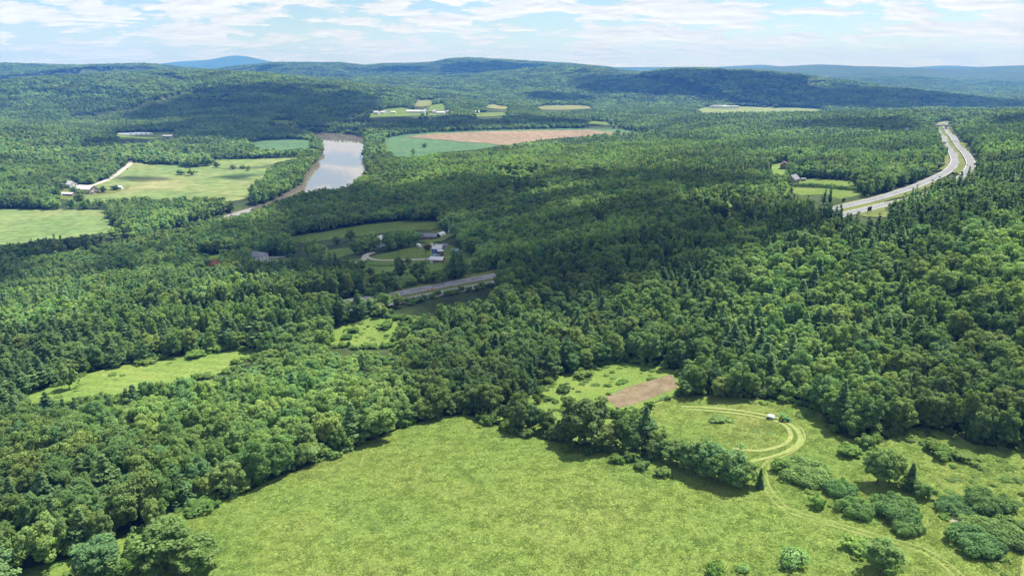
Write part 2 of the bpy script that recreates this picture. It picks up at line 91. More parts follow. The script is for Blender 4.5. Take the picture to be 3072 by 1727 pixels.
OPEN = {'meadow': [[(-91.0, 132.5), (-86.9, 140.4), (-91.6, 152.7), (-89.8, 160.2), (-83.0, 165.6), (-74.4, 170.9), (-69.3, 176.5), (-63.7, 182.3), (-58.0, 188.0), (-52.3, 191.3), (-48.1, 200.3), (-37.9, 210.6), (-29.4, 218.5), (-23.6, 222.6), (-17.1, 223.7), (-9.8, 217.7), (-2.6, 210.4), (7.0, 203.7), (16.3, 198.7), (25.1, 192.9), (32.6, 188.0), (39.6, 182.8), (46.8, 193.5), (47.8, 217.2), (50.9, 230.0), (62.9, 236.4), (74.7, 234.1), (85.7, 229.0), (96.8, 222.5), (104.4, 214.4), (101.4, 199.0), (108.0, 191.1), (113.7, 191.9), (120.3, 195.5), (128.7, 198.9), (133.8, 192.5), (134.8, 186.0), (146.1, 178.3), (156.5, 164.6), (121.4, 120.0), (63.3, 98.4), (0.0, 99.5), (-65.1, 104.8), (-95.3, 123.3)]], 'clearing': [[(5.7, 252.5), (22.4, 265.7), (42.8, 274.9), (61.6, 264.4), (66.6, 257.0), (66.8, 246.8), (63.8, 238.3), (51.1, 230.9), (42.6, 223.4), (36.4, 220.8), (27.1, 232.0), (12.9, 237.8)], [(5.6, 244.0), (21.7, 256.8), (41.3, 265.5), (59.4, 255.2), (64.3, 248.0), (64.5, 238.1), (61.6, 230.0), (49.3, 222.9), (41.1, 215.6), (35.1, 213.1), (26.2, 224.0), (12.4, 229.7)], [(5.4, 235.5), (20.9, 247.8), (39.8, 256.2), (57.3, 246.1), (62.0, 239.0), (62.2, 229.5), (59.4, 221.7), (47.5, 214.8), (39.6, 207.9), (33.9, 205.4), (25.3, 216.0), (12.0, 221.6)]], 'rough_strip': [[(0.5, 229.7), (8.2, 246.9), (15.4, 239.4), (27.2, 233.0), (36.5, 221.4), (42.7, 224.0), (50.6, 229.7), (47.9, 216.6), (46.8, 193.5), (39.6, 183.2), (32.7, 188.4), (25.2, 193.4), (16.3, 199.2), (7.0, 204.3), (-2.6, 211.0), (-6.4, 217.7)]], 'corner_brush': [[(-119.4, 140.3), (-107.5, 143.1), (-99.5, 147.8), (-95.5, 154.5), (-91.9, 152.4), (-86.9, 140.4), (-91.0, 132.5), (-95.3, 123.3), (-110.5, 119.4)]], 'hay_meadow': [[(-200.2, 253.0), (-202.0, 258.6), (-196.5, 271.8), (-192.9, 279.7), (-192.1, 289.6), (-176.1, 302.3), (-155.1, 310.6), (-137.9, 314.9), (-119.8, 314.8), (-116.3, 310.1), (-123.6, 302.3), (-125.6, 292.9), (-130.6, 283.2), (-135.5, 277.5), (-146.7, 268.2), (-155.6, 258.9), (-168.3, 252.9), (-184.4, 249.2)], [(-192.3, 243.1), (-194.1, 248.5), (-188.8, 261.2), (-185.5, 268.8), (-184.7, 278.5), (-169.3, 290.6), (-149.2, 298.6), (-132.5, 302.7), (-115.1, 302.5), (-111.7, 298.0), (-118.8, 290.5), (-120.7, 281.5), (-125.5, 272.0), (-130.1, 266.6), (-140.9, 257.7), (-149.4, 248.6), (-161.6, 242.9), (-177.1, 239.3)], [(-184.4, 233.1), (-186.1, 238.3), (-181.2, 250.6), (-178.0, 258.0), (-177.3, 267.3), (-162.6, 279.0), (-143.2, 286.6), (-127.2, 290.5), (-110.4, 290.2), (-107.2, 285.8), (-114.0, 278.7), (-115.8, 270.0), (-120.4, 260.9), (-124.8, 255.7), (-135.1, 247.1), (-143.2, 238.3), (-154.9, 232.8), (-169.7, 229.4)]], 'old_field': [[(-92.9, 324.2), (-90.8, 336.2), (-82.2, 343.4), (-74.5, 348.7), (-64.8, 348.2), (-56.1, 342.7), (-54.1, 323.2), (-58.7, 311.7), (-75.4, 311.6), (-87.4, 315.2)], [(-88.9, 310.1), (-86.8, 321.4), (-78.5, 328.2), (-71.2, 333.2), (-61.9, 332.6), (-53.6, 327.4), (-51.7, 308.8), (-56.1, 297.9), (-72.1, 297.9), (-83.6, 301.5)], [(-84.8, 295.9), (-82.9, 306.7), (-74.9, 313.1), (-67.9, 317.7), (-59.0, 317.0), (-51.1, 312.0), (-49.3, 294.5), (-53.5, 284.2), (-68.8, 284.3), (-79.8, 287.8)]], 'river_field': [[(-862.5, 888.6), (-729.6, 879.7), (-638.6, 868.9), (-568.5, 863.0), (-500.1, 857.4), (-483.6, 833.0), (-446.3, 773.1), (-420.9, 752.9), (-422.2, 728.5), (-447.8, 712.7), (-487.7, 685.9), (-503.1, 673.5), (-543.5, 641.4), (-599.6, 600.3)], [(-837.9, 863.3), (-709.4, 855.3), (-621.2, 845.2), (-553.0, 839.5), (-486.5, 834.1), (-470.4, 810.4), (-434.2, 752.1), (-409.5, 732.5), (-410.8, 708.8), (-435.7, 693.4), (-474.5, 667.3), (-489.5, 655.2), (-528.7, 624.0), (-583.4, 584.1)], [(-813.4, 837.9), (-689.2, 831.0), (-603.8, 821.5), (-537.5, 816.0), (-472.9, 810.8), (-457.3, 787.8), (-422.1, 731.2), (-398.1, 712.1), (-399.3, 689.0), (-423.5, 674.0), (-461.3, 648.7), (-475.8, 636.9), (-514.0, 606.6), (-567.1, 567.8)]], 'valley_field': [[(-618.6, 997.4), (-612.6, 1063.4), (-639.9, 1155.1), (-679.4, 1267.5), (-624.3, 1246.5), (-591.9, 1251.9), (-561.6, 1223.1), (-533.5, 1252.6), (-565.4, 1345.9), (-497.7, 1368.5), (-441.9, 1395.4), (-406.7, 1398.2), (-417.1, 1345.2), (-418.1, 1216.3), (-388.6, 1108.2), (-384.9, 1043.7), (-349.9, 944.3), (-376.6, 922.3), (-415.4, 927.7), (-470.1, 916.5), (-504.3, 914.3), (-533.2, 899.0), (-561.3, 924.1), (-589.6, 956.2)], [(-601.3, 969.6), (-595.4, 1033.5), (-621.8, 1122.3), (-660.0, 1231.4), (-606.8, 1211.4), (-575.3, 1217.0), (-546.0, 1189.1), (-518.8, 1218.1), (-549.8, 1308.7), (-484.1, 1331.0), (-429.8, 1357.3), (-395.7, 1360.1), (-405.7, 1308.5), (-406.6, 1183.0), (-378.0, 1077.8), (-374.3, 1015.2), (-340.4, 918.5), (-366.3, 897.2), (-404.2, 902.5), (-457.3, 891.5), (-490.6, 889.3), (-518.7, 874.5), (-545.9, 898.8), (-573.3, 929.8)], [(-584.0, 941.7), (-578.2, 1003.6), (-603.6, 1089.5), (-640.7, 1195.3), (-589.2, 1176.4), (-558.8, 1182.1), (-530.4, 1155.2), (-504.1, 1183.5), (-534.1, 1271.5), (-470.5, 1293.5), (-417.8, 1319.2), (-384.6, 1322.0), (-394.4, 1271.9), (-395.2, 1149.8), (-367.3, 1047.4), (-363.8, 986.6), (-330.9, 892.8), (-356.1, 872.1), (-392.9, 877.3), (-444.5, 866.6), (-476.8, 864.4), (-504.1, 850.0), (-530.5, 873.4), (-557.0, 903.4)]], 'bottom_field': [[(-618.4, 1668.5), (-595.1, 1738.7), (-537.3, 1761.9), (-489.5, 1751.3), (-447.2, 1582.0), (-485.5, 1538.2), (-543.5, 1540.1)], [(-595.7, 1607.2), (-573.2, 1674.6), (-517.6, 1697.2), (-471.6, 1687.3), (-431.0, 1524.4), (-467.8, 1482.2), (-523.7, 1483.8)], [(-573.0, 1545.9), (-551.3, 1610.6), (-497.9, 1632.6), (-453.7, 1623.3), (-414.7, 1466.9), (-450.1, 1426.2), (-503.8, 1427.5)]], 'crop_field': [[(-323.6, 1803.8), (-293.0, 1879.2), (-211.0, 1945.1), (-87.2, 2002.8), (158.3, 2085.3), (310.0, 2073.2), (409.7, 1877.0), (374.2, 1820.8), (284.6, 1954.2), (139.9, 1837.1), (36.7, 1752.1), (-25.8, 1584.3), (-63.4, 1508.9), (-147.9, 1450.9), (-188.2, 1371.3), (-229.0, 1413.5), (-275.5, 1548.5)], [(-304.0, 1694.5), (-275.1, 1764.2), (-198.0, 1825.0), (-81.8, 1878.6), (148.5, 1956.8), (290.9, 1945.4), (383.2, 1755.6), (350.2, 1703.9), (267.5, 1836.6), (131.4, 1725.6), (34.4, 1644.9), (-24.2, 1485.9), (-59.4, 1414.7), (-138.7, 1361.3), (-176.6, 1286.6), (-215.0, 1327.5), (-258.8, 1455.1)], [(-284.3, 1585.2), (-257.1, 1649.1), (-184.9, 1704.9), (-76.4, 1754.4), (138.8, 1828.3), (271.8, 1817.7), (356.7, 1634.2), (326.1, 1587.0), (250.4, 1719.1), (122.9, 1614.0), (32.2, 1537.7), (-22.6, 1387.4), (-55.5, 1320.5), (-129.6, 1271.8), (-165.0, 1202.0), (-201.1, 1241.5), (-242.2, 1361.7)]], 'pasture_gap': [[(-26.2, 940.5), (-19.8, 978.1), (27.6, 961.0), (67.3, 926.0), (33.1, 908.8), (1.7, 913.8)], [(-24.4, 873.4), (-18.4, 907.9), (25.6, 890.0), (62.2, 856.3), (30.6, 841.7), (1.6, 847.5)], [(-22.5, 806.3), (-17.0, 837.7), (23.6, 819.1), (57.2, 786.5), (28.2, 774.6), (1.5, 781.3)]], 'hill_field': [[(-387.5, 2807.9), (-407.0, 3131.9), (-374.3, 3196.5), (-341.1, 3185.5), (-319.1, 2828.4), (-350.0, 2764.4)], [(-367.1, 2659.9), (-384.4, 2957.8), (-353.2, 3016.5), (-322.7, 3013.4), (-302.4, 2680.5), (-331.8, 2620.5)], [(-346.7, 2512.0), (-361.7, 2783.8), (-332.1, 2836.5), (-304.2, 2841.2), (-285.7, 2532.5), (-313.6, 2476.6)]], 'slope_field': [[(-303.8, 2572.3), (-319.1, 2828.4), (-287.0, 3041.0), (-252.9, 2783.9), (-244.0, 2577.2)], [(-288.8, 2444.7), (-302.4, 2680.5), (-272.0, 2882.7), (-239.9, 2641.4), (-232.1, 2450.6)], [(-273.7, 2317.2), (-285.7, 2532.5), (-257.1, 2724.3), (-227.0, 2498.8), (-220.1, 2324.1)]], 'village_green': [[(-546.0, 2295.9), (-560.4, 2377.8), (-480.9, 2396.7), (-463.6, 2515.7), (-462.8, 2611.4), (-405.4, 2709.9), (-356.3, 2620.6), (-317.4, 2500.2), (-216.7, 2560.9), (-210.3, 2456.0), (-365.2, 2360.1), (-467.2, 2326.1)], [(-519.9, 2186.3), (-532.8, 2260.7), (-457.3, 2278.8), (-440.1, 2388.2), (-438.9, 2476.2), (-384.2, 2568.6), (-338.2, 2487.6), (-301.8, 2377.7), (-206.1, 2436.4), (-200.2, 2338.9), (-347.6, 2246.5), (-444.7, 2214.1)], [(-493.8, 2076.6), (-505.2, 2143.7), (-433.6, 2160.9), (-416.6, 2260.6), (-414.9, 2340.9), (-363.1, 2427.3), (-320.1, 2354.7), (-286.3, 2255.1), (-195.6, 2311.9), (-190.2, 2221.9), (-330.0, 2132.9), (-422.2, 2102.1)]], 'ridge_field': [[(-113.5, 2946.5), (-84.2, 3281.9), (-9.3, 2905.6), (-20.4, 2770.0), (-85.2, 2812.6)], [(-107.8, 2798.5), (-80.2, 3126.7), (-8.9, 2763.0), (-19.4, 2635.9), (-81.0, 2673.8)], [(-102.1, 2650.6), (-76.3, 2971.5), (-8.4, 2620.5), (-18.4, 2501.8), (-76.8, 2535.0)]], 'long_field': [[(97.0, 3062.9), (154.9, 3247.7), (277.6, 3290.6), (339.3, 3245.5), (334.3, 2984.5), (214.7, 2849.9), (122.8, 2843.8)], [(92.4, 2920.3), (147.7, 3098.4), (264.8, 3139.8), (323.8, 3097.6), (318.9, 2846.9), (204.7, 2717.0), (117.0, 2709.7)], [(87.9, 2777.7), (140.6, 2949.0), (252.1, 2989.0), (308.4, 2949.6), (303.5, 2709.3), (194.6, 2584.0), (111.2, 2575.6)]], 'strip_field': [[(-150.4, 2494.7), (-114.1, 2584.5), (-31.6, 2646.2), (-7.1, 2564.6), (-63.2, 2449.8), (-129.9, 2431.8)], [(-143.3, 2376.8), (-108.6, 2461.0), (-30.1, 2520.7), (-6.7, 2444.8), (-60.3, 2336.2), (-123.8, 2318.1)], [(-136.2, 2258.9), (-103.2, 2337.4), (-28.6, 2395.2), (-6.4, 2325.1), (-57.3, 2222.6), (-117.8, 2204.5)]], 'bend_field': [[(206.8, 2250.3), (259.9, 2308.3), (322.5, 2224.4), (341.8, 2150.3), (266.0, 2179.8)], [(199.0, 2165.3), (249.9, 2219.9), (310.1, 2138.8), (328.7, 2068.0), (256.0, 2097.9)], [(191.2, 2080.3), (240.0, 2131.6), (297.7, 2053.3), (315.6, 1985.6), (246.0, 2016.1)]], 'plant_field': [[(729.7, 2867.9), (821.0, 3117.4), (987.8, 3195.6), (1098.0, 3014.1), (1236.4, 2979.6), (1232.7, 2812.1), (1058.3, 2663.9), (865.5, 2528.1), (715.1, 2530.9), (690.7, 2616.2)], [(695.9, 2734.9), (783.4, 2974.8), (942.5, 3049.0), (1046.0, 2871.5), (1179.3, 2842.0), (1175.8, 2682.5), (1008.8, 2539.4), (824.8, 2409.2), (681.5, 2412.1), (658.3, 2493.6)], [(662.1, 2602.0), (745.9, 2832.2), (897.2, 2902.5), (994.1, 2728.9), (1122.2, 2704.4), (1119.0, 2552.8), (959.4, 2414.9), (784.2, 2290.4), (647.9, 2293.2), (625.9, 2371.1)]], 'array_field': [[(-990.5, 1778.2), (-966.6, 1868.6), (-914.0, 1903.8), (-880.6, 1888.0), (-836.0, 1771.5), (-853.1, 1674.5), (-877.0, 1610.7)], [(-944.7, 1695.9), (-922.9, 1784.1), (-873.2, 1818.8), (-841.6, 1804.4), (-799.1, 1693.4), (-814.5, 1598.7), (-836.1, 1535.6)], [(-898.9, 1613.6), (-879.1, 1699.6), (-832.4, 1733.8), (-802.6, 1720.8), (-762.3, 1615.3), (-775.9, 1522.9), (-795.3, 1460.6)]], 'far_lawn': [[(-762.9, 2209.8), (-735.7, 2259.8), (-677.0, 2237.1), (-644.9, 2161.7), (-700.7, 2148.5)], [(-732.8, 2122.5), (-706.2, 2169.0), (-649.9, 2147.6), (-619.5, 2076.7), (-673.3, 2064.6)], [(-702.7, 2035.3), (-676.6, 2078.2), (-622.8, 2058.0), (-594.2, 1991.7), (-645.9, 1980.7)]], 'farm_field': [[(272.4, 665.5), (259.8, 661.0), (268.4, 694.6), (289.0, 731.5), (294.2, 724.7), (307.0, 710.8), (317.3, 675.2), (315.1, 631.6), (297.8, 613.6), (283.3, 619.9), (276.6, 645.6), (275.5, 673.1)], [(254.1, 620.8), (242.4, 616.9), (250.9, 649.3), (270.4, 684.3), (275.0, 677.4), (286.5, 663.4), (295.3, 628.4), (292.2, 585.8), (276.2, 569.2), (263.2, 575.9), (257.6, 601.2), (257.1, 628.2)], [(235.8, 576.1), (225.1, 572.7), (233.4, 604.1), (251.7, 637.0), (255.8, 630.1), (266.1, 616.0), (273.3, 581.6), (269.4, 540.0), (254.7, 524.8), (243.1, 531.9), (238.5, 556.7), (238.7, 583.2)]], 'lower_field': [[(238.0, 619.3), (253.1, 653.9), (265.8, 626.6), (275.2, 601.5), (282.4, 580.6), (282.1, 563.2), (271.1, 545.6), (254.5, 542.8), (256.6, 571.3), (238.5, 580.0)], [(220.6, 574.0), (234.9, 607.0), (246.0, 580.0), (254.1, 555.3), (260.2, 535.0), (259.7, 518.3), (249.4, 501.9), (234.5, 500.1), (236.8, 527.3), (220.6, 536.3)], [(203.2, 528.7), (216.8, 560.1), (226.2, 533.4), (232.9, 509.1), (237.9, 489.3), (237.2, 473.5), (227.7, 458.3), (214.5, 457.4), (217.0, 483.3), (202.6, 492.7)]], 'oval_field': [[(157.2, 575.0), (169.8, 589.2), (185.2, 585.0), (200.9, 558.2), (188.0, 551.0), (172.4, 551.2), (159.4, 561.3)], [(145.4, 531.9), (157.0, 544.8), (171.0, 540.2), (185.0, 514.1), (173.2, 507.8), (159.1, 508.7), (147.4, 518.8)], [(133.6, 488.7), (144.2, 500.4), (156.9, 495.4), (169.1, 470.0), (158.5, 464.6), (145.8, 466.2), (135.3, 476.3)]], 'west_lawn': [[(153.2, 638.0), (166.6, 643.4), (176.0, 624.3), (166.1, 607.0), (153.8, 615.5)], [(141.6, 589.6), (153.9, 594.2), (162.2, 575.4), (153.0, 559.1), (141.9, 567.9)], [(130.0, 541.3), (141.1, 545.0), (148.4, 526.4), (139.9, 511.3), (130.0, 520.3)]], 'upper_lawn': [[(306.8, 853.6), (325.8, 884.7), (344.6, 902.0), (348.0, 888.8), (334.0, 849.8), (321.3, 826.4), (303.1, 783.9), (287.5, 766.9), (293.2, 801.5)], [(283.8, 789.5), (301.2, 818.0), (318.4, 833.6), (321.4, 820.9), (308.3, 784.5), (296.6, 762.9), (279.7, 723.4), (265.4, 708.0), (270.9, 740.6)], [(260.7, 725.4), (276.7, 751.3), (292.3, 765.1), (294.8, 753.0), (282.7, 719.3), (271.9, 699.5), (256.4, 662.9), (243.3, 649.1), (248.7, 679.7)]], 'top_lawn': [[(352.9, 878.2), (366.0, 903.4), (370.5, 897.9), (355.5, 864.1)], [(330.5, 822.4), (342.8, 845.9), (346.8, 840.4), (332.7, 808.7)], [(308.1, 766.7), (319.5, 788.5), (323.1, 783.0), (309.9, 753.4)]], 'long_lawn': [[(-223.1, 667.4), (-225.7, 684.3), (-195.8, 697.0), (-176.8, 715.6), (-149.7, 729.5), (-117.8, 735.8), (-65.6, 702.9), (-67.2, 676.6), (-79.2, 667.1), (-106.9, 679.2), (-133.4, 668.0), (-163.3, 658.1), (-182.4, 652.8), (-199.9, 647.1)], [(-211.1, 631.6), (-213.7, 647.7), (-185.2, 659.3), (-167.2, 676.7), (-141.5, 689.5), (-111.3, 694.9), (-61.8, 662.2), (-63.3, 637.3), (-74.7, 628.8), (-100.9, 640.8), (-126.0, 630.6), (-154.2, 621.7), (-172.4, 617.0), (-189.0, 611.9)], [(-199.1, 595.7), (-201.6, 611.1), (-174.6, 621.6), (-157.5, 637.8), (-133.3, 649.6), (-104.7, 654.0), (-58.0, 621.4), (-59.4, 598.1), (-70.1, 590.4), (-94.8, 602.4), (-118.5, 593.3), (-145.2, 585.2), (-162.4, 581.2), (-178.1, 576.7)]], 'middle_lawn': [[(-159.5, 569.8), (-165.9, 601.8), (-151.7, 609.1), (-130.1, 606.3), (-126.4, 581.1), (-137.9, 569.2), (-148.8, 557.2)], [(-150.5, 537.4), (-156.6, 568.1), (-143.2, 574.8), (-122.7, 571.9), (-119.1, 547.8), (-130.0, 536.6), (-140.2, 525.2)], [(-141.4, 505.0), (-147.4, 534.4), (-134.7, 540.6), (-115.3, 537.6), (-111.9, 514.5), (-122.0, 503.9), (-131.7, 493.1)]], 'house_lawn': [[(-118.6, 556.7), (-112.3, 566.7), (-96.7, 582.4), (-83.8, 596.1), (-69.2, 604.3), (-52.7, 583.2), (-43.8, 559.0), (-26.6, 514.5), (-21.9, 498.3), (-19.8, 448.1), (-20.1, 425.3), (-28.1, 420.1), (-47.3, 406.2), (-65.4, 393.3), (-72.8, 379.7), (-82.8, 382.6), (-89.9, 393.2), (-102.4, 455.6), (-126.5, 514.8), (-133.3, 531.6), (-133.2, 549.1)], [(-117.0, 549.1), (-110.8, 559.0), (-95.4, 574.5), (-82.6, 588.0), (-68.3, 595.9), (-52.0, 575.0), (-43.2, 550.9), (-26.2, 506.8), (-21.6, 490.7), (-19.5, 440.9), (-19.7, 418.2), (-27.6, 413.1), (-46.5, 399.4), (-64.3, 386.9), (-71.6, 373.5), (-81.5, 376.3), (-88.4, 386.8), (-100.8, 448.8), (-124.7, 507.5), (-131.5, 524.2), (-131.4, 541.6)], [(-115.3, 541.5), (-109.2, 551.2), (-94.1, 566.5), (-81.5, 579.8), (-67.3, 587.5), (-51.2, 566.7), (-42.5, 542.9), (-25.8, 499.0), (-21.2, 483.1), (-19.1, 433.6), (-19.4, 411.1), (-27.2, 406.1), (-45.7, 392.7), (-63.3, 380.4), (-70.4, 367.2), (-80.1, 370.1), (-86.9, 380.5), (-99.3, 441.9), (-123.0, 500.3), (-129.7, 516.9), (-129.6, 534.1)]], 'west_field': [[(-284.2, 587.8), (-285.8, 608.4), (-281.7, 614.1), (-251.8, 630.2), (-236.6, 619.0), (-242.8, 594.1), (-256.1, 583.8), (-264.2, 569.0)], [(-271.7, 562.0), (-273.4, 581.9), (-269.4, 587.4), (-240.7, 602.5), (-226.1, 591.5), (-231.9, 567.5), (-244.6, 557.8), (-252.4, 543.5)], [(-259.3, 536.2), (-260.9, 555.4), (-257.2, 560.6), (-229.7, 574.8), (-215.6, 564.1), (-221.1, 541.0), (-233.2, 531.7), (-240.6, 518.1)]], 'home_yard': [[(-214.3, 550.5), (-226.6, 588.2), (-213.7, 594.6), (-195.1, 582.1), (-180.1, 579.8), (-166.6, 572.0), (-159.8, 557.3), (-168.2, 539.6), (-177.9, 528.5), (-194.1, 530.4)], [(-205.8, 528.6), (-217.8, 565.4), (-205.4, 571.5), (-187.4, 559.2), (-173.0, 556.8), (-159.9, 549.2), (-153.3, 534.8), (-161.3, 517.6), (-170.6, 506.8), (-186.2, 508.7)], [(-197.2, 506.7), (-209.0, 542.7), (-197.1, 548.5), (-179.8, 536.3), (-165.8, 533.9), (-153.3, 526.3), (-146.8, 512.3), (-154.4, 495.6), (-163.3, 485.1), (-178.3, 487.1)]], 'tarp_yard': [[(-324.2, 547.2), (-321.1, 559.6), (-309.3, 562.7), (-288.6, 522.4), (-293.9, 514.8)], [(-314.1, 530.2), (-311.2, 542.2), (-299.7, 545.1), (-279.3, 505.5), (-284.4, 498.1)], [(-304.0, 513.1), (-301.2, 524.9), (-290.0, 527.6), (-270.0, 488.6), (-274.9, 481.5)]], 'roadside_lawn': [[(-180.3, 450.1), (-177.1, 456.1), (-170.6, 459.4), (-167.8, 448.9), (-172.0, 442.3)], [(-175.0, 436.9), (-171.9, 442.8), (-165.6, 446.0), (-162.9, 435.8), (-167.0, 429.3)], [(-169.7, 423.8), (-166.8, 429.6), (-160.6, 432.7), (-157.9, 422.6), (-161.9, 416.3)]], 'red_house_yard': [[(-239.6, 526.2), (-243.9, 555.0), (-235.3, 550.7), (-220.4, 516.4), (-218.1, 494.1)], [(-232.3, 510.4), (-236.8, 538.7), (-228.4, 534.4), (-213.6, 500.6), (-211.2, 478.6)], [(-225.1, 494.5), (-229.6, 522.4), (-221.4, 518.2), (-206.9, 484.7), (-204.4, 463.1)]], 'shed_yard': [[(-87.5, 620.1), (-83.9, 639.2), (-70.5, 644.7), (-62.2, 639.7), (-50.9, 655.1), (-47.5, 629.5), (-60.3, 603.9), (-72.0, 603.1)], [(-83.4, 590.6), (-79.9, 608.8), (-67.1, 613.8), (-59.2, 608.8), (-48.4, 623.2), (-45.2, 598.6), (-57.4, 574.4), (-68.6, 574.0)], [(-79.2, 561.1), (-75.9, 578.4), (-63.7, 582.8), (-56.2, 577.9), (-45.9, 591.3), (-42.8, 567.6), (-54.5, 544.9), (-65.1, 544.8)]], 'cottage_yard': [[(-122.8, 607.2), (-124.8, 633.5), (-117.2, 634.3), (-110.8, 606.3)], [(-117.5, 580.8), (-119.4, 606.2), (-112.1, 606.7), (-106.0, 579.8)], [(-112.2, 554.4), (-114.0, 578.8), (-107.0, 579.2), (-101.1, 553.3)]], 'farm_yard': [[(-616.9, 938.0), (-627.5, 974.1), (-641.6, 1017.3), (-633.2, 1027.7), (-594.0, 1013.4), (-566.8, 1025.4), (-544.4, 996.0), (-546.4, 968.8), (-566.1, 946.7), (-587.8, 922.9)], [(-594.2, 903.5), (-604.2, 937.8), (-617.4, 979.0), (-609.4, 989.0), (-572.0, 975.8), (-545.9, 987.5), (-524.4, 959.5), (-526.4, 933.3), (-545.3, 912.0), (-566.3, 889.1)], [(-571.5, 868.9), (-580.8, 901.6), (-593.2, 940.7), (-585.6, 950.4), (-549.9, 938.2), (-525.0, 949.7), (-504.5, 923.0), (-506.4, 897.8), (-524.6, 877.3), (-544.8, 855.3)]], 'verge_left': [[(-74.0, 370.6), (-64.9, 390.2), (-46.9, 402.2), (-27.8, 415.1), (-7.5, 426.6), (-6.9, 386.8), (-25.6, 379.7), (-43.6, 371.9), (-58.4, 364.9)], [(-69.1, 346.3), (-60.6, 364.4), (-43.7, 375.4), (-25.9, 387.4), (-7.0, 397.9), (-6.4, 360.3), (-23.9, 354.1), (-40.7, 347.1), (-54.5, 340.9)], [(-64.3, 322.0), (-56.4, 338.7), (-40.6, 348.7), (-24.1, 359.7), (-6.5, 369.2), (-5.9, 333.8), (-22.1, 328.4), (-37.8, 322.3), (-50.7, 316.8)]], 'verge_right': [[(204.0, 483.8), (228.4, 505.9), (256.3, 524.9), (285.7, 544.3), (293.4, 546.7), (280.6, 518.7), (262.3, 488.6), (250.2, 467.3), (240.4, 434.6), (226.7, 423.7), (219.6, 433.9), (223.6, 462.2), (213.4, 471.4)], [(192.3, 456.1), (215.2, 476.7), (241.3, 494.1), (268.6, 511.7), (275.7, 513.8), (263.5, 487.0), (246.2, 458.6), (234.6, 438.3), (225.0, 406.6), (212.2, 396.5), (205.9, 406.7), (210.1, 434.3), (200.9, 443.6)], [(180.5, 428.3), (202.0, 447.5), (226.2, 463.3), (251.6, 479.2), (258.1, 480.9), (246.3, 455.4), (230.1, 428.6), (219.1, 409.3), (209.5, 378.7), (197.6, 369.4), (192.2, 379.6), (196.6, 406.4), (188.3, 415.9)]], 'verge_middle': [[(289.9, 544.9), (321.4, 572.6), (360.2, 608.0), (386.5, 639.6), (376.1, 612.1), (340.2, 568.2), (304.3, 531.8), (279.5, 508.4), (269.9, 499.9)], [(264.6, 497.3), (293.1, 522.2), (327.9, 553.5), (351.7, 582.1), (341.9, 556.3), (309.3, 516.7), (276.8, 483.8), (254.5, 462.8), (245.9, 455.3)], [(239.2, 449.7), (264.8, 471.7), (295.6, 499.0), (317.0, 524.6), (307.6, 500.5), (278.4, 465.1), (249.3, 435.8), (229.5, 417.3), (221.8, 410.8)]], 'verge_bend': [[(396.9, 655.3), (471.6, 777.2), (518.5, 859.6), (630.5, 1061.0), (795.5, 1351.5), (892.5, 1517.8), (917.7, 1513.6), (807.5, 1328.1), (655.7, 1058.5), (559.3, 889.3), (487.1, 753.1), (425.9, 648.0), (403.5, 617.0), (378.8, 590.2), (367.0, 583.0), (377.7, 609.1), (383.6, 628.7)], [(376.8, 622.2), (448.1, 738.5), (493.2, 817.6), (601.1, 1011.5), (761.2, 1293.3), (854.0, 1452.4), (877.5, 1447.3), (772.2, 1269.9), (624.3, 1007.8), (531.7, 845.3), (461.9, 714.1), (403.2, 613.4), (382.1, 584.3), (358.9, 559.2), (347.9, 552.7), (358.3, 577.7), (364.1, 596.7)], [(356.8, 589.1), (424.6, 699.8), (467.8, 775.5), (571.8, 962.1), (727.0, 1235.1), (815.6, 1387.0), (837.3, 1381.0), (736.8, 1211.8), (592.8, 957.1), (504.1, 801.4), (436.7, 675.1), (380.5, 578.9), (360.8, 551.6), (339.0, 528.3), (328.8, 522.3), (338.8, 546.3), (344.6, 564.7)]], 'ramp_lot': [[(396.1, 657.6), (427.4, 710.8), (435.6, 708.8), (410.0, 664.2)], [(378.3, 628.1), (408.4, 679.3), (416.0, 676.9), (391.4, 634.1)], [(360.6, 598.7), (389.5, 647.8), (396.4, 645.1), (372.7, 603.9)]]}
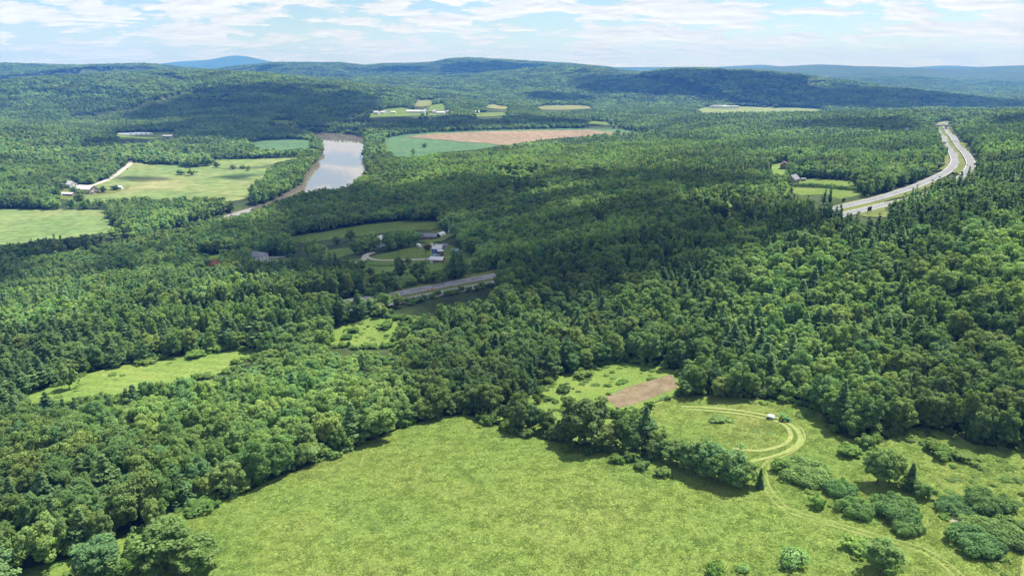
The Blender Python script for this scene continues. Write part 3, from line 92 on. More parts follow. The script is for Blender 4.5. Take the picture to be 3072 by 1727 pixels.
LINES = {'carriageway_far': [(-209.7, 374.7), (-156.8, 374.9), (-98.8, 369.8), (-65.7, 378.8), (-45.3, 387.9), (-26.7, 397.0), (-8.5, 403.7), (33.5, 416.8), (86.2, 427.4), (141.1, 439.3), (193.2, 465.4), (227.7, 491.0), (256.0, 508.9), (275.7, 520.0), (308.7, 549.1), (341.5, 581.9), (372.4, 614.5), (393.7, 638.7), (417.5, 670.6), (441.2, 706.8), (471.7, 758.5), (517.4, 841.8), (567.4, 934.0), (675.3, 1127.7), (761.0, 1281.6), (821.3, 1390.7), (855.2, 1446.3), (904.1, 1499.9)], 'carriageway_near': [(-201.6, 359.0), (-147.0, 358.8), (-92.4, 357.9), (-59.4, 367.0), (-43.8, 374.0), (-25.7, 381.5), (-9.0, 388.0), (32.2, 399.6), (82.4, 407.6), (137.9, 415.5), (188.1, 431.8), (229.6, 462.1), (249.0, 475.8), (259.7, 483.6), (283.5, 494.0), (305.5, 508.2), (341.6, 546.4), (379.7, 593.0), (412.1, 637.3), (435.5, 672.9), (467.5, 727.2), (513.7, 811.4), (574.2, 921.8), (669.7, 1094.7), (767.4, 1267.7), (827.8, 1377.0), (858.5, 1427.1), (889.9, 1464.6)], 'house_drive': [(-121.8, 521.8), (-118.1, 547.5), (-121.0, 560.5), (-121.2, 569.8), (-117.8, 578.0)], 'garden_drive': [(-120.4, 560.3), (-112.4, 545.9), (-102.7, 537.0), (-84.9, 532.3), (-67.4, 528.0), (-60.8, 526.8)], 'lower_drive': [(-147.7, 537.3), (-142.3, 542.3), (-133.9, 546.2), (-121.8, 521.8), (-116.7, 501.5)], 'lane_far': [(-151.0, 534.9), (-142.3, 542.3), (-135.7, 548.3)], 'field_road': [(-620.2, 997.1), (-611.3, 1012.0), (-611.7, 1045.5), (-616.4, 1081.6), (-631.1, 1130.3), (-651.7, 1189.9), (-668.8, 1240.3), (-688.8, 1285.8)], 'village_road': [(-445.5, 2666.3), (-456.0, 2793.3), (-472.3, 2928.6)], 'mow_outer': [(61.0, 227.0), (66.5, 225.8), (76.9, 221.5), (85.4, 216.1), (89.5, 212.0), (91.4, 206.8), (91.6, 201.8), (90.7, 197.1), (88.2, 192.8), (84.2, 189.4), (79.3, 186.9), (74.7, 185.0), (70.3, 183.7)], 'mow_inner': [(62.6, 224.2), (65.9, 223.3), (76.2, 219.0), (83.6, 214.1), (87.8, 210.2), (89.4, 206.4), (89.2, 201.9), (87.5, 197.3), (84.4, 193.9), (79.9, 191.3), (75.5, 190.2), (71.6, 190.9), (68.2, 192.9)], 'mow_rim': [(91.4, 211.1), (93.5, 205.2), (92.9, 199.6), (90.5, 194.1), (86.1, 189.2), (80.9, 185.9), (76.0, 183.2)], 'track': [(78.8, 185.6), (74.3, 181.3), (71.2, 175.6), (70.0, 170.0), (69.9, 165.6), (70.0, 161.3), (71.3, 157.2), (74.5, 154.3), (80.1, 150.4), (86.5, 145.8), (92.1, 141.9), (95.9, 138.9), (97.9, 134.5), (98.6, 128.2), (98.2, 123.0)], 'hedge': [(260.8, 659.6), (270.2, 644.7), (275.5, 622.0), (279.6, 592.7), (285.8, 570.9), (285.7, 565.0)], 'lawn_hedge': [(-107.5, 514.5), (-96.0, 507.2), (-87.3, 507.3)], 'median_link': [(495.4, 799.0), (499.4, 797.2)], 'ramp_link': [(425.7, 707.9), (430.8, 707.8), (434.1, 704.7)]}
SPOTS = {'tractor': (90.1, 210.1), 'mower': (86.7, 212.8), 'soil': (48.7, 241.1), 'white_house': (-214.1, 571.1), 'white_fence_a': (-207.3, 580.0), 'white_fence_b': (-201.1, 579.4), 'white_fence_c': (-201.0, 581.0), 'dark_car': (-209.3, 572.6), 'forecourt': (-198.5, 562.3), 'red_house': (-224.4, 518.2), 'blue_house': (-58.5, 539.9), 'blue_annex': (-55.9, 535.3), 'glass_room': (-59.0, 534.5), 'low_house': (-55.6, 507.3), 'white_gable': (-116.8, 609.7), 'camper': (-79.6, 586.3), 'grey_ranch': (-75.1, 622.6), 'barrel_shed': (-65.0, 627.2), 'pale_house': (-54.2, 644.3), 'green_house': (-44.9, 541.5), 'small_shed': (-55.4, 569.8), 'white_tank': (-69.2, 590.5), 'barn': (-589.2, 973.0), 'farmhouse': (-629.1, 1002.6), 'low_shed': (-603.2, 952.5), 'trailer_shed': (-617.6, 946.5), 'field_shed': (-562.2, 1006.6), 'lean_to': (-580.6, 969.3), 'array_a': (-957.6, 1777.6), 'array_b': (-950.6, 1790.7), 'array_c': (-947.2, 1810.0), 'array_d': (-943.4, 1825.5), 'array_e': (-934.8, 1831.9), 'array_w': (-1062.8, 1814.7), 'array_x': (-1007.6, 1722.7), 'array_y': (-996.5, 1766.8), 'array_z': (-841.5, 1757.2), 'hall_a': (-727.0, 2341.8), 'hall_b': (-712.3, 2339.5), 'hall_c': (-571.4, 2350.3), 'vil_a': (-452.7, 2423.4), 'vil_b': (-438.3, 2449.7), 'vil_c': (-431.6, 2463.3), 'vil_d': (-402.6, 2458.8), 'vil_e': (-341.0, 2505.3), 'vil_f': (-308.5, 2503.3), 'vil_g': (-299.0, 2520.3), 'vil_h': (-266.0, 2503.2), 'vil_i': (-245.8, 2496.4), 'vil_j': (-233.7, 2527.9), 'vil_k': (-220.2, 2520.1), 'far_a': (339.2, 2753.8), 'far_b': (382.0, 2929.4), 'far_c': (-123.5, 2581.6), 'plant_a': (833.1, 3025.3), 'plant_b': (863.9, 3016.5), 'plant_c': (894.2, 2978.4), 'plant_sheet': (758.3, 2551.4), 'grey_barn': (276.4, 694.2), 'brown_house': (321.0, 836.1), 'top_house': (378.2, 926.8), 'wood_house': (653.7, 1189.0), 'blue_van': (272.5, 749.7), 'tiny_shed': (291.7, 706.4), 'mid_house': (146.6, 768.9), 'board_a': (243.9, 514.2), 'board_b': (231.1, 450.1), 'car': (424.2, 661.6), 'bridge_a': (771.9, 1312.6), 'bridge_b': (807.5, 1309.9), 'orange_a': (-47.0, 379.0), 'orange_b': (-45.2, 379.8), 'pole_a': (-119.9, 578.8), 'pole_b': (-92.5, 557.2), 'pole_c': (-66.2, 524.2), 'tarp': (-298.4, 522.9), 'boat': (-399.3, 687.4), 'dead_tree': (-204.6, 272.2), 'culvert': (21.1, 265.9), 'birch': (144.0, 542.0)}
TREES = [('broad', 23.0, 197.5, 17.5, 8.2), ('broad', 34.5, 195.1, 13, 4.2), ('broad', 11.4, 206.6, 9, 3), ('broad', 7.1, 209.3, 10, 3.2), ('broad', 2.7, 213.7, 13, 3.6), ('broad', -7.7, 223.1, 13, 4.5), ('pine', 40.8, 193.3, 15.5, 4.2), ('broad', 44.6, 190.1, 9.5, 3.4), ('broad', 48.7, 183.8, 8.5, 3), ('broad', 52.7, 178.1, 11, 4.6), ('broad', 56.5, 174.6, 11.5, 5), ('broad', 60.7, 171.5, 11.5, 5.2), ('broad', 64.1, 169.8, 9, 3.2), ('spruce', 68.0, 168.9, 6.5, 1.5), ('broad', -43.7, 203.1, 12.5, 5.6), ('broad', -30.1, 219.8, 8, 4.6), ('broad', -57.2, 207.1, 12, 4.5), ('broad', -13.8, 227.6, 11, 4), ('broad', -23.6, 230.4, 13, 4.5), ('broad', 99.6, 168.0, 11, 4.2), ('broad', 102.8, 168.1, 10, 3.8), ('spruce', 106.5, 164.5, 8.5, 2.6), ('broad', 82.4, 132.0, 8.5, 4), ('pine', 104.6, 202.5, 17, 4), ('broad', 110.1, 197.5, 14, 4.5), ('broad', 120.7, 198.1, 12, 4.2), ('broad', 106.2, 195.8, 10, 3.6), ('broad', 138.0, 190.4, 17, 3.4), ('broad', 143.5, 183.0, 13, 3), ('broad', 134.5, 195.5, 12, 3.4), ('broad', 142.1, 188.4, 10, 3), ('broad', -80.4, 137.3, 13, 7.5), ('broad', -73.0, 136.5, 10, 5.5), ('broad', -96.0, 137.1, 9.5, 5.2), ('broad', -91.0, 154.1, 10, 3), ('broad', -102.1, 162.0, 12, 5), ('broad', -186.0, 270.7, 12.5, 3.6), ('broad', -31.1, 514.4, 15, 6.5), ('broad', -21.0, 500.6, 8, 3.5), ('broad', -69.7, 420.8, 14.5, 4.4), ('broad', -56.0, 404.8, 14, 6.8), ('broad', -72.8, 391.0, 12, 6), ('pine', -34.6, 403.6, 19, 5.5), ('pine', -30.3, 407.7, 17, 5), ('broad', -41.4, 397.1, 9, 4), ('broad', -46.8, 401.2, 8, 3.6), ('broad', -107.4, 487.6, 9, 3.4), ('broad', -95.7, 458.6, 6, 3), ('broad', -100.8, 451.7, 5, 3), ('spruce', -89.1, 527.8, 4.5, 1.8), ('broad', -77.1, 505.7, 6, 3), ('broad', 64.1, 235.3, 7, 3), ('broad', 75.4, 232.2, 9, 3.4), ('broad', -114.2, 403.3, 13, 7), ('broad', -114.5, 432.3, 12, 6), ('broad', -194.2, 1582.5, 12, 7), ('broad', -197.9, 1428.7, 14, 5), ('broad', -150.5, 641.1, 11, 4.5), ('broad', -159.7, 624.6, 9, 4.5), ('broad', -518.5, 1143.3, 12, 8), ('broad', -536.3, 1147.1, 11, 7), ('broad', -517.6, 1242.1, 11, 7), ('broad', -482.3, 1225.7, 9, 6), ('broad', -466.8, 1227.5, 8, 6), ('broad', -451.2, 1211.2, 9, 5), ('broad', -568.7, 976.0, 10, 6), ('broad', -564.2, 997.9, 8, 6), ('broad', -601.0, 961.9, 11, 6), ('broad', -584.5, 949.8, 9, 6), ('broad', -570.7, 923.6, 9, 7), ('broad', -68.8, 389.8, 6, 3.5), ('broad', -59.7, 394.7, 5.5, 3), ('broad', -28.4, 431.5, 8, 4), ('broad', -23.1, 427.4, 9.5, 3.4), ('broad', -48.5, 399.2, 7, 3.4), ('broad', -38.5, 408.9, 11, 4.2), ('pine', -33.0, 413.0, 15.5, 4.6), ('broad', -83.1, 403.6, 7, 4), ('broad', -75.4, 383.4, 8, 4), ('broad', -88.2, 351.2, 10, 4), ('broad', -81.3, 352.1, 11, 4), ('broad', -74.6, 353.8, 9, 4), ('broad', -67.7, 355.4, 11, 4), ('broad', -62.0, 359.0, 9, 3.6), ('broad', -470.7, 633.3, 12.5, 6.2), ('broad', -458.5, 638.3, 12.5, 6.2), ('broad', -449.3, 648.3, 12.5, 6.2), ('broad', -439.9, 658.6, 12.5, 6.2), ('broad', -430.4, 667.9, 12.5, 6.2), ('broad', -420.9, 677.4, 12.5, 6.2), ('broad', -413.9, 689.5, 12.5, 6.2), ('broad', -409.1, 708.7, 12.5, 6.2), ('broad', -406.0, 727.1, 12.5, 6.2), ('broad', -634.6, 869.0, 13.5, 6.4), ('broad', -621.6, 871.4, 13.5, 6.4), ('broad', -603.7, 869.4, 13.5, 6.4), ('broad', -588.2, 871.3, 13.5, 6.4), ('broad', -565.6, 865.0, 13.5, 6.4), ('broad', -548.1, 867.0, 13.5, 6.4), ('broad', -529.9, 869.3, 13.5, 6.4), ('broad', -516.7, 873.8, 13.5, 6.4), ('broad', -504.6, 878.5, 13.5, 6.4), ('broad', -490.4, 883.5, 13.5, 6.4), ('broad', 16.3, 200.0, 8, 3.4), ('broad', 28.8, 193.9, 9.5, 3.8), ('broad', 37.6, 191.0, 9, 3.4), ('broad', 42.7, 188.1, 7, 3), ('broad', 47.0, 185.0, 8, 3.6), ('broad', 50.9, 180.5, 9, 3.8), ('broad', 54.6, 176.2, 9.5, 4), ('broad', 58.7, 172.3, 9.5, 4.2), ('broad', 62.3, 169.9, 8, 3.6), ('broad', -1.8, 217.0, 7, 3), ('broad', 6.0, 210.2, 6, 3), ('broad', 13.5, 202.8, 5, 2.6), ('broad', -11.3, 224.8, 8, 3.4), ('broad', -18.5, 226.7, 9, 3.6), ('broad', -125.2, 582.2, 9, 4.5), ('broad', -102.3, 581.6, 9, 4), ('broad', -212.4, 540.5, 12, 5), ('broad', -172.1, 526.8, 6, 4), ('broad', -211.7, 606.1, 9, 4)]
SHRUBS = [('sumac', 82.3, 174.6, 4.4, 8.2, 'wide dark sumac thicket where the mown track leaves the tractor field'), ('sumac', 88.1, 164.6, 3.6, 4.5, 'mid green sumac thicket below the yellow-green saplings'), ('sumac', 87.8, 155.3, 4.0, 4.8, 'bright-edged left half of the largest sumac thicket beside the track'), ('sumac', 97.2, 153.1, 4.8, 6.9, 'blue-green right half of the largest sumac thicket beside the track'), ('sumac', 96.2, 146.7, 3.2, 4.3, 'low front lobe of the largest sumac thicket beside the track'), ('bush', 79.1, 158.0, 3.4, 2.3, 'small round solitary bush beside the bend of the track'), ('bush', 107.7, 160.8, 5, 3, 'soft grey-green bush beside the dark cedar'), ('bush', 77.0, 178.0, 4, 2.4, 'slim leafy bush at the fork of the mown track'), ('sumac', 120.6, 154.6, 4.4, 6.0, 'dark leafy thicket at the right with bare stems beside it'), ('sumac', 113.1, 154.7, 2.8, 5.2, 'low pale green thicket above the stony patch'), ('sumac', 107.9, 139.7, 4.0, 6.5, 'broad dark sumac thicket at the lower right corner'), ('sumac', 118.0, 142.1, 4.0, 6.9, 'dense green thicket cut by the right edge of the picture'), ('sumac', 112.9, 143.9, 3.2, 6.0, 'rounded green thicket below the stony patch'), ('flower', 64.6, 135.8, 3.6, 3.8, 'white-flowering bush on the near meadow'), ('bush', 45.6, 132.1, 3.2, 2.5, 'grey-green bush cut by the bottom edge of the picture'), ('flower', 52.5, 133.7, 1.6, 1.6, 'small white-flowering bush low on the near meadow'), ('bush', 81.0, 140.1, 2.6, 3.2, 'yellow-green bush between the flowering bush and the track'), ('bush', 123.9, 183.8, 3, 3, 'grey round bush at the end of the low shrub row'), ('bush', 124.0, 179.8, 2.6, 3.4, 'bright low bush in the shrub row on the right-hand meadow'), ('bush', 129.7, 177.6, 2.2, 4, 'long low bush at the right end of the shrub row'), ('bush', 100.5, 185.7, 2.8, 4, 'pale bush in the notch below the wood edge'), ('bush', 107.0, 189.0, 4, 3.2, 'leafy bush just under the larch-like tree'), ('bush', 107.8, 182.6, 2.2, 3, 'low light bush left of the open right-hand meadow'), ('bush', 16.9, 193.2, 2.4, 2, 'small bush at the foot of the big oak on the meadow side'), ('bush', 22.9, 191.4, 2.6, 2.2, 'pale bush in front of the big oak'), ('bush', 31.3, 185.7, 2.6, 2.6, 'rounded bush in the hedgerow under the vine-clad tree'), ('bush', 37.9, 181.3, 2.4, 2.4, 'yellow-green bush in the hedgerow under the pine'), ('bush', 43.4, 177.1, 2.4, 2.6, 'low bush at the hedgerow foot right of the pine'), ('bush', -0.7, 209.2, 4, 4, 'pinkish-tinged bush at the top right corner of the meadow'), ('bush', -8.1, 215.8, 3.6, 4, 'grey-green bush at the top end of the meadow'), ('bush', 4.2, 205.1, 2.8, 3, 'bright bush next to the pinkish-tinged bush'), ('bush', -77.7, 170.7, 2.4, 4, 'grey-green bush on the meadow edge under the left-hand wood'), ('bush', -83.9, 163.5, 2.6, 5, 'pale low bush at the left edge of the meadow'), ('bush', -88.7, 158.4, 2, 4.5, 'spreading weedy bush at the lower left meadow edge'), ('bush', -88.9, 137.8, 2, 3, 'small dark bush between the two lower-left trees'), ('bush', -149.7, 310.2, 3, 6, 'pale bushy willow at the top of the narrow hay meadow'), ('bush', -143.3, 315.9, 3.6, 6, 'bluish round willow bush beside the narrow hay meadow'), ('bush', -169.1, 301.3, 2.6, 5, 'low hedge bush along the narrow hay meadow'), ('bush', -79.5, 330.8, 2.5, 3.5, 'dark low bush in the old field clearing'), ('bush', -63.9, 332.9, 3, 4, 'grey-green bush in the old field clearing'), ('bush', -81.1, 322.8, 2.2, 3, 'small round bush at the near side of the old field clearing'), ('red', -69.8, 566.3, 5, 4, 'dark red ornamental shrub on the lawn of the blue house'), ('bush', 70.3, 214.3, 1.6, 4, 'low dark weed clump inside the mown loop'), ('bush', 13.8, 257.4, 3, 4, 'bush in the clearing left of the bare soil'), ('bush', 19.7, 246.0, 3, 3, 'bush in the clearing just left of the soil patch'), ('bush', 28.8, 261.2, 2.8, 4, 'weedy bush above the soil patch')]
OPEN_BROWN = [(-281.5, 1842.6), (-216.7, 1898.3), (-139.1, 1949.2), (4.6, 1992.8), (154.2, 2029.7), (231.6, 2049.9), (374.3, 1855.0), (281.9, 1935.1), (131.2, 1810.2), (50.7, 1703.7), (-2.2, 1574.7), (-70.1, 1673.2), (-188.3, 1792.0)]
OPEN_SOIL = [(34.9, 239.9), (46.9, 249.2), (61.7, 256.8), (64.0, 251.3), (63.0, 244.6), (50.9, 235.8), (44.6, 231.6), (37.4, 227.9)]
OPEN_STONY = [(107.5, 153.0), (109.6, 153.0), (111.2, 150.2), (111.6, 147.5), (109.9, 146.1), (108.5, 148.5), (107.0, 150.6)]
OPEN_FORE = [(-206.7, 570.1), (-198.0, 573.6), (-191.3, 559.8), (-195.2, 552.6), (-202.5, 560.3)]
CLOUDS = [(1300.0, [(-87.5, 1061.4), (-26.6, 1096.4), (7.1, 1137.2), (50.1, 1174.9), (88.8, 1186.5), (133.0, 1167.4), (155.0, 1194.0), (168.8, 1246.3), (174.2, 1312.1), (186.9, 1370.3), (211.4, 1434.0), (281.9, 1396.0), (330.8, 1407.7), (401.0, 1386.3), (452.5, 1387.1), (510.9, 1332.5), (572.3, 1398.6), (621.3, 1286.3), (662.4, 1301.1), (701.4, 1224.5), (724.7, 1134.7), (711.3, 1055.2), (654.6, 980.6), (688.4, 925.1), (708.0, 875.4), (719.4, 826.0), (744.4, 823.4), (766.8, 823.1), (817.1, 810.2), (795.4, 784.5), (747.0, 794.7), (708.4, 773.4), (661.8, 780.2), (635.6, 776.9), (622.0, 772.8), (593.5, 780.1), (573.6, 772.9), (549.8, 764.1), (519.5, 761.1), (487.9, 780.7), (453.7, 791.0), (416.6, 805.9), (385.8, 823.0), (349.3, 856.0), (309.9, 883.6), (287.5, 881.9), (263.1, 895.4), (216.3, 926.8), (169.7, 950.9), (133.4, 952.8), (22.6, 945.3)]), (1250.0, [(-1615.9, 2780.5), (-1202.0, 2803.8), (-1177.9, 2956.1), (-1155.6, 3180.8), (-1098.2, 3272.4), (-1038.4, 3112.4), (-1107.3, 2922.4), (-1170.5, 2762.2), (-1510.8, 2664.8)]), (1350.0, [(-811.7, 2898.2), (-796.4, 3065.4), (-812.3, 3278.8), (-756.7, 3643.2), (-625.7, 3783.4), (-454.8, 3799.1), (-272.2, 3747.2), (-103.3, 3593.3), (-3.0, 3478.6), (62.2, 3050.6), (20.1, 2863.9), (-28.9, 2812.8), (61.0, 2473.5), (19.1, 2251.5), (-57.6, 2063.6), (-187.0, 2122.0), (-270.7, 2034.6), (-326.2, 1925.0), (-395.3, 2052.7), (-551.6, 2417.3)]), (1300.0, [(-27.0, 2777.1), (247.9, 2818.0), (578.9, 2876.6), (735.3, 2750.7), (820.3, 2600.7), (572.2, 2554.2), (292.2, 2450.1), (173.2, 2345.3), (69.6, 2397.1)]), (1250.0, [(667.8, 4703.1), (798.0, 5072.2), (1021.3, 5474.0), (1132.3, 4683.4), (1283.5, 4635.4), (1396.6, 4569.7), (1510.9, 4426.4), (1792.7, 4385.7), (1968.1, 4269.2), (2291.5, 4580.7), (2366.3, 4450.2), (2579.2, 4318.5), (2815.3, 4228.0), (3017.1, 4108.8), (3041.3, 3688.2), (2766.4, 3334.0), (2236.6, 3230.0), (1753.2, 3298.3), (1560.5, 3502.5), (1399.3, 3678.0), (1361.6, 3841.0), (1230.7, 3978.8), (1087.2, 4107.9), (934.3, 4246.8), (776.2, 4515.1)]), (1300.0, [(523.0, 4306.2), (702.1, 4434.7), (918.7, 4234.4), (939.5, 4069.6), (762.1, 3857.6), (610.0, 4031.7)]), (1300.0, [(-830.9, 6845.5), (-622.3, 6987.9), (-141.8, 6867.2), (257.5, 6980.3), (743.4, 7055.5), (816.8, 5855.8), (573.0, 6816.8), (323.7, 5682.7), (94.2, 6420.1), (-190.4, 6491.2), (-629.1, 6642.8)]), (1300.0, [(-2044.0, 6994.0), (-1886.5, 7110.1), (-1610.2, 7080.0), (-1607.0, 6830.7), (-1683.0, 6738.3), (-1883.1, 6816.2)]), (1300.0, [(1123.2, 2120.8), (1232.5, 2105.2), (1352.6, 2048.6), (1338.4, 1907.4), (1133.5, 1530.7), (1105.5, 1461.2), (1096.1, 1422.9), (1295.6, 1719.9), (1464.5, 1886.5), (1517.4, 1894.6), (1555.0, 1791.0), (1368.0, 1551.5), (1207.7, 1502.9), (1081.3, 1374.2), (1015.3, 1284.0), (1028.4, 1331.6), (1101.7, 1519.8), (1113.3, 1831.1), (1083.3, 1948.4)]), (1250.0, [(-120.2, 1484.3), (-126.3, 1568.9), (-75.3, 1577.8), (-31.7, 1573.9), (4.0, 1609.5), (81.4, 1612.3), (103.7, 1527.3), (33.7, 1518.6), (-16.1, 1539.2), (-69.9, 1501.7)]), (1250.0, [(-23.3, 1662.8), (39.8, 1751.1), (81.3, 1798.8), (93.7, 1695.2), (73.2, 1650.3)])]

# ---------------------------------------------------------------- terrain
def vnoise(x, y, seed=0):
    """smooth value noise in 0..1 on a unit lattice"""
    xi = np.floor(x).astype(np.int64); yi = np.floor(y).astype(np.int64)
    fx = x - xi; fy = y - yi
    fx = fx * fx * (3 - 2 * fx); fy = fy * fy * (3 - 2 * fy)
    def h(a, b):
        n = (a * 374761393 + b * 668265263 + seed * 2147483647) & 0xFFFFFFFF
        n = ((n ^ (n >> 13)) * 1274126177) & 0xFFFFFFFF
        n = n ^ (n >> 16)
        return (n & 0xFFFF) / 65535.0
    return (h(xi, yi) * (1 - fx) + h(xi + 1, yi) * fx) * (1 - fy) + (h(xi, yi + 1) * (1 - fx) + h(xi + 1, yi + 1) * fx) * fy

def fbm(x, y, seed=0, octaves=4):
    s = 0.0; a = 0.5; t = 0.0
    for o in range(octaves):
        s = s + a * vnoise(x * 2 ** o, y * 2 ** o, seed + o * 17); t += a; a *= 0.5
    return s / t

def sstep(a, b, x):
    t = np.clip((x - a) / (b - a), 0, 1)
    return t * t * (3 - 2 * t)

MQ_C = 45.0
_ctrl = np.array(CTRL, float)
_d = np.hypot(_ctrl[:, None, 0] - _ctrl[None, :, 0], _ctrl[:, None, 1] - _ctrl[None, :, 1])
_A = np.sqrt(_d * _d + MQ_C * MQ_C)
_n = len(_ctrl)
_M = np.zeros((_n + 1, _n + 1)); _M[:_n, :_n] = _A - np.eye(_n) * 4.0; _M[:_n, _n] = 1; _M[_n, :_n] = 1
_w = np.linalg.solve(_M, np.append(_ctrl[:, 2], 0.0))

def seg_dist(x, y, P):
    """distance to a polyline, signed +1/-1 nearer/farther in depth, and the interpolated third value"""
    best = np.full(x.shape, 1e18); val = np.zeros(x.shape); near = np.zeros(x.shape)
    for (ax, ay, az), (bx, by, bz) in zip(P[:-1], P[1:]):
        dx, dy = bx - ax, by - ay
        t = np.clip(((x - ax) * dx + (y - ay) * dy) / (dx * dx + dy * dy), 0, 1)
        px, py = ax + t * dx, ay + t * dy
        d = (x - px) ** 2 + (y - py) ** 2
        m = d < best
        best = np.where(m, d, best); val = np.where(m, az + t * (bz - az), val); near = np.where(m, py - y, near)
    return np.sqrt(best), val, near

def inpoly(x, y, poly):
    inside = np.zeros(np.shape(x), bool)
    px = [p[0] for p in poly]; py = [p[1] for p in poly]
    n = len(poly); j = n - 1
    bb = (x >= min(px)) & (x <= max(px)) & (y >= min(py)) & (y <= max(py))
    if not np.any(bb): return inside
    xs = x[bb]; ys = y[bb]; ins = np.zeros(xs.shape, bool)
    for i in range(n):
        c = ((py[i] > ys) != (py[j] > ys)) & (xs < (px[j] - px[i]) * (ys - py[i]) / (py[j] - py[i] + 1e-12) + px[i])
        ins ^= c; j = i
    inside[bb] = ins
    return inside

def poly_dist(x, y, poly):
    best = np.full(np.shape(x), 1e18)
    for a, b in zip(poly, poly[1:] + poly[:1]):
        dx, dy = b[0] - a[0], b[1] - a[1]
        t = np.clip(((x - a[0]) * dx + (y - a[1]) * dy) / (dx * dx + dy * dy + 1e-9), 0, 1)
        best = np.minimum(best, (x - a[0] - t * dx) ** 2 + (y - a[1] - t * dy) ** 2)
    return np.sqrt(best)

def height(x, y):
    x = np.asarray(x, float); y = np.asarray(y, float)
    shp = x.shape; x = x.ravel(); y = y.ravel()
    z = np.full(x.shape, _w[_n])
    for i in range(_n):
        z = z + _w[i] * np.sqrt((x - _ctrl[i, 0]) ** 2 + (y - _ctrl[i, 1]) ** 2 + MQ_C * MQ_C)
    r = np.hypot(x, y)
    z = np.clip(z, 3.5, 110)
    f = sstep(2000, 3000, r)
    z = z * (1 - f) + f * (9 + 14 * fbm(x / 900, y / 900, 5, 3))
    z = z + 4.0 * (fbm(x / 160, y / 160, 9, 3) - 0.5) * sstep(8, 24, z)
    for wf, wb, P in RIDGES:
        d, c, near = seg_dist(x, y, P)
        w = np.where(near > 0, wf, wb)
        q = d / w
        g = c * np.exp(-q * q * 0.9) / 1.0
        rough = (fbm(x / 640, y / 640, 31, 4) - 0.5) * 0.5 * g * np.clip(q * 1.6, 0, 1)
        g = g + rough - 4
        k = np.clip(0.35 * g, 1.0, 22.0)
        hh = np.clip(0.5 + 0.5 * (g - z) / k, 0, 1)
        z = z * (1 - hh) + g * hh + k * hh * (1 - hh)
    # river channel
    m = (y < 2600) & (x < 600) & (x > -1800)
    if np.any(m):
        d = poly_dist(x[m], y[m], RIVER); ins = inpoly(x[m], y[m], RIVER)
        s = np.where(ins, -d, d)
        zz = z[m]
        ch = np.where(s < 0, np.maximum(-3.0, 0.35 * s) - 0.3, -0.3 + s * 0.42)
        z[m] = np.where(s < 14, np.minimum(zz, ch), zz)
    return z.reshape(shp)


rng = np.random.default_rng(7)
random.seed(7)
CAMZ = 170.0

# ---------------------------------------------------------------- helpers
def tag(o, label=None, cat=None, group=None, kind=None):
    if label: o['label'] = label
    if cat: o['category'] = cat
    if group: o['group'] = group
    if kind: o['kind'] = kind
    return o

def link(name, me, parent=None, mat=None):
    o = bpy.data.objects.new(name, me)
    if mat is not None and me is not None and len(me.materials) == 0:
        me.materials.append(mat)
    COL.objects.link(o)
    if parent: o.parent = parent
    return o

def empty(name, loc, rz=0.0, scl=(1, 1, 1)):
    o = bpy.data.objects.new(name, None)
    o.empty_display_size = 0.5
    o.location = loc; o.rotation_euler = (0, 0, rz); o.scale = scl
    COL.objects.link(o)
    return o

def np_mesh(name, verts, faces_quads=None, faces_tris=None, smooth=False):
    me = bpy.data.meshes.new(name)
    v = np.asarray(verts, np.float32).reshape(-1, 3)
    q = np.zeros((0, 4), np.int32) if faces_quads is None else np.asarray(faces_quads, np.int32)
    t = np.zeros((0, 3), np.int32) if faces_tris is None else np.asarray(faces_tris, np.int32)
    me.vertices.add(len(v)); me.vertices.foreach_set('co', v.ravel())
    nl = q.size + t.size
    me.loops.add(nl); me.loops.foreach_set('vertex_index', np.concatenate([q.ravel(), t.ravel()]))
    me.polygons.add(len(q) + len(t))
    starts = np.concatenate([np.arange(len(q)) * 4, q.size + np.arange(len(t)) * 3]).astype(np.int32)
    me.polygons.foreach_set('loop_start', starts)
    if smooth:
        me.polygons.foreach_set('use_smooth', np.ones(len(q) + len(t), bool))
    me.update(calc_edges=True)
    return me

def add_attr(me, name, data, dom='POINT', typ='FLOAT'):
    a = me.attributes.new(name, typ, dom)
    key = 'value' if typ in ('FLOAT', 'INT') else 'vector'
    a.data.foreach_set(key, np.asarray(data, np.int32 if typ == 'INT' else np.float32).ravel())

def hz(x, y):
    return float(height(np.array([x]), np.array([y]))[0])

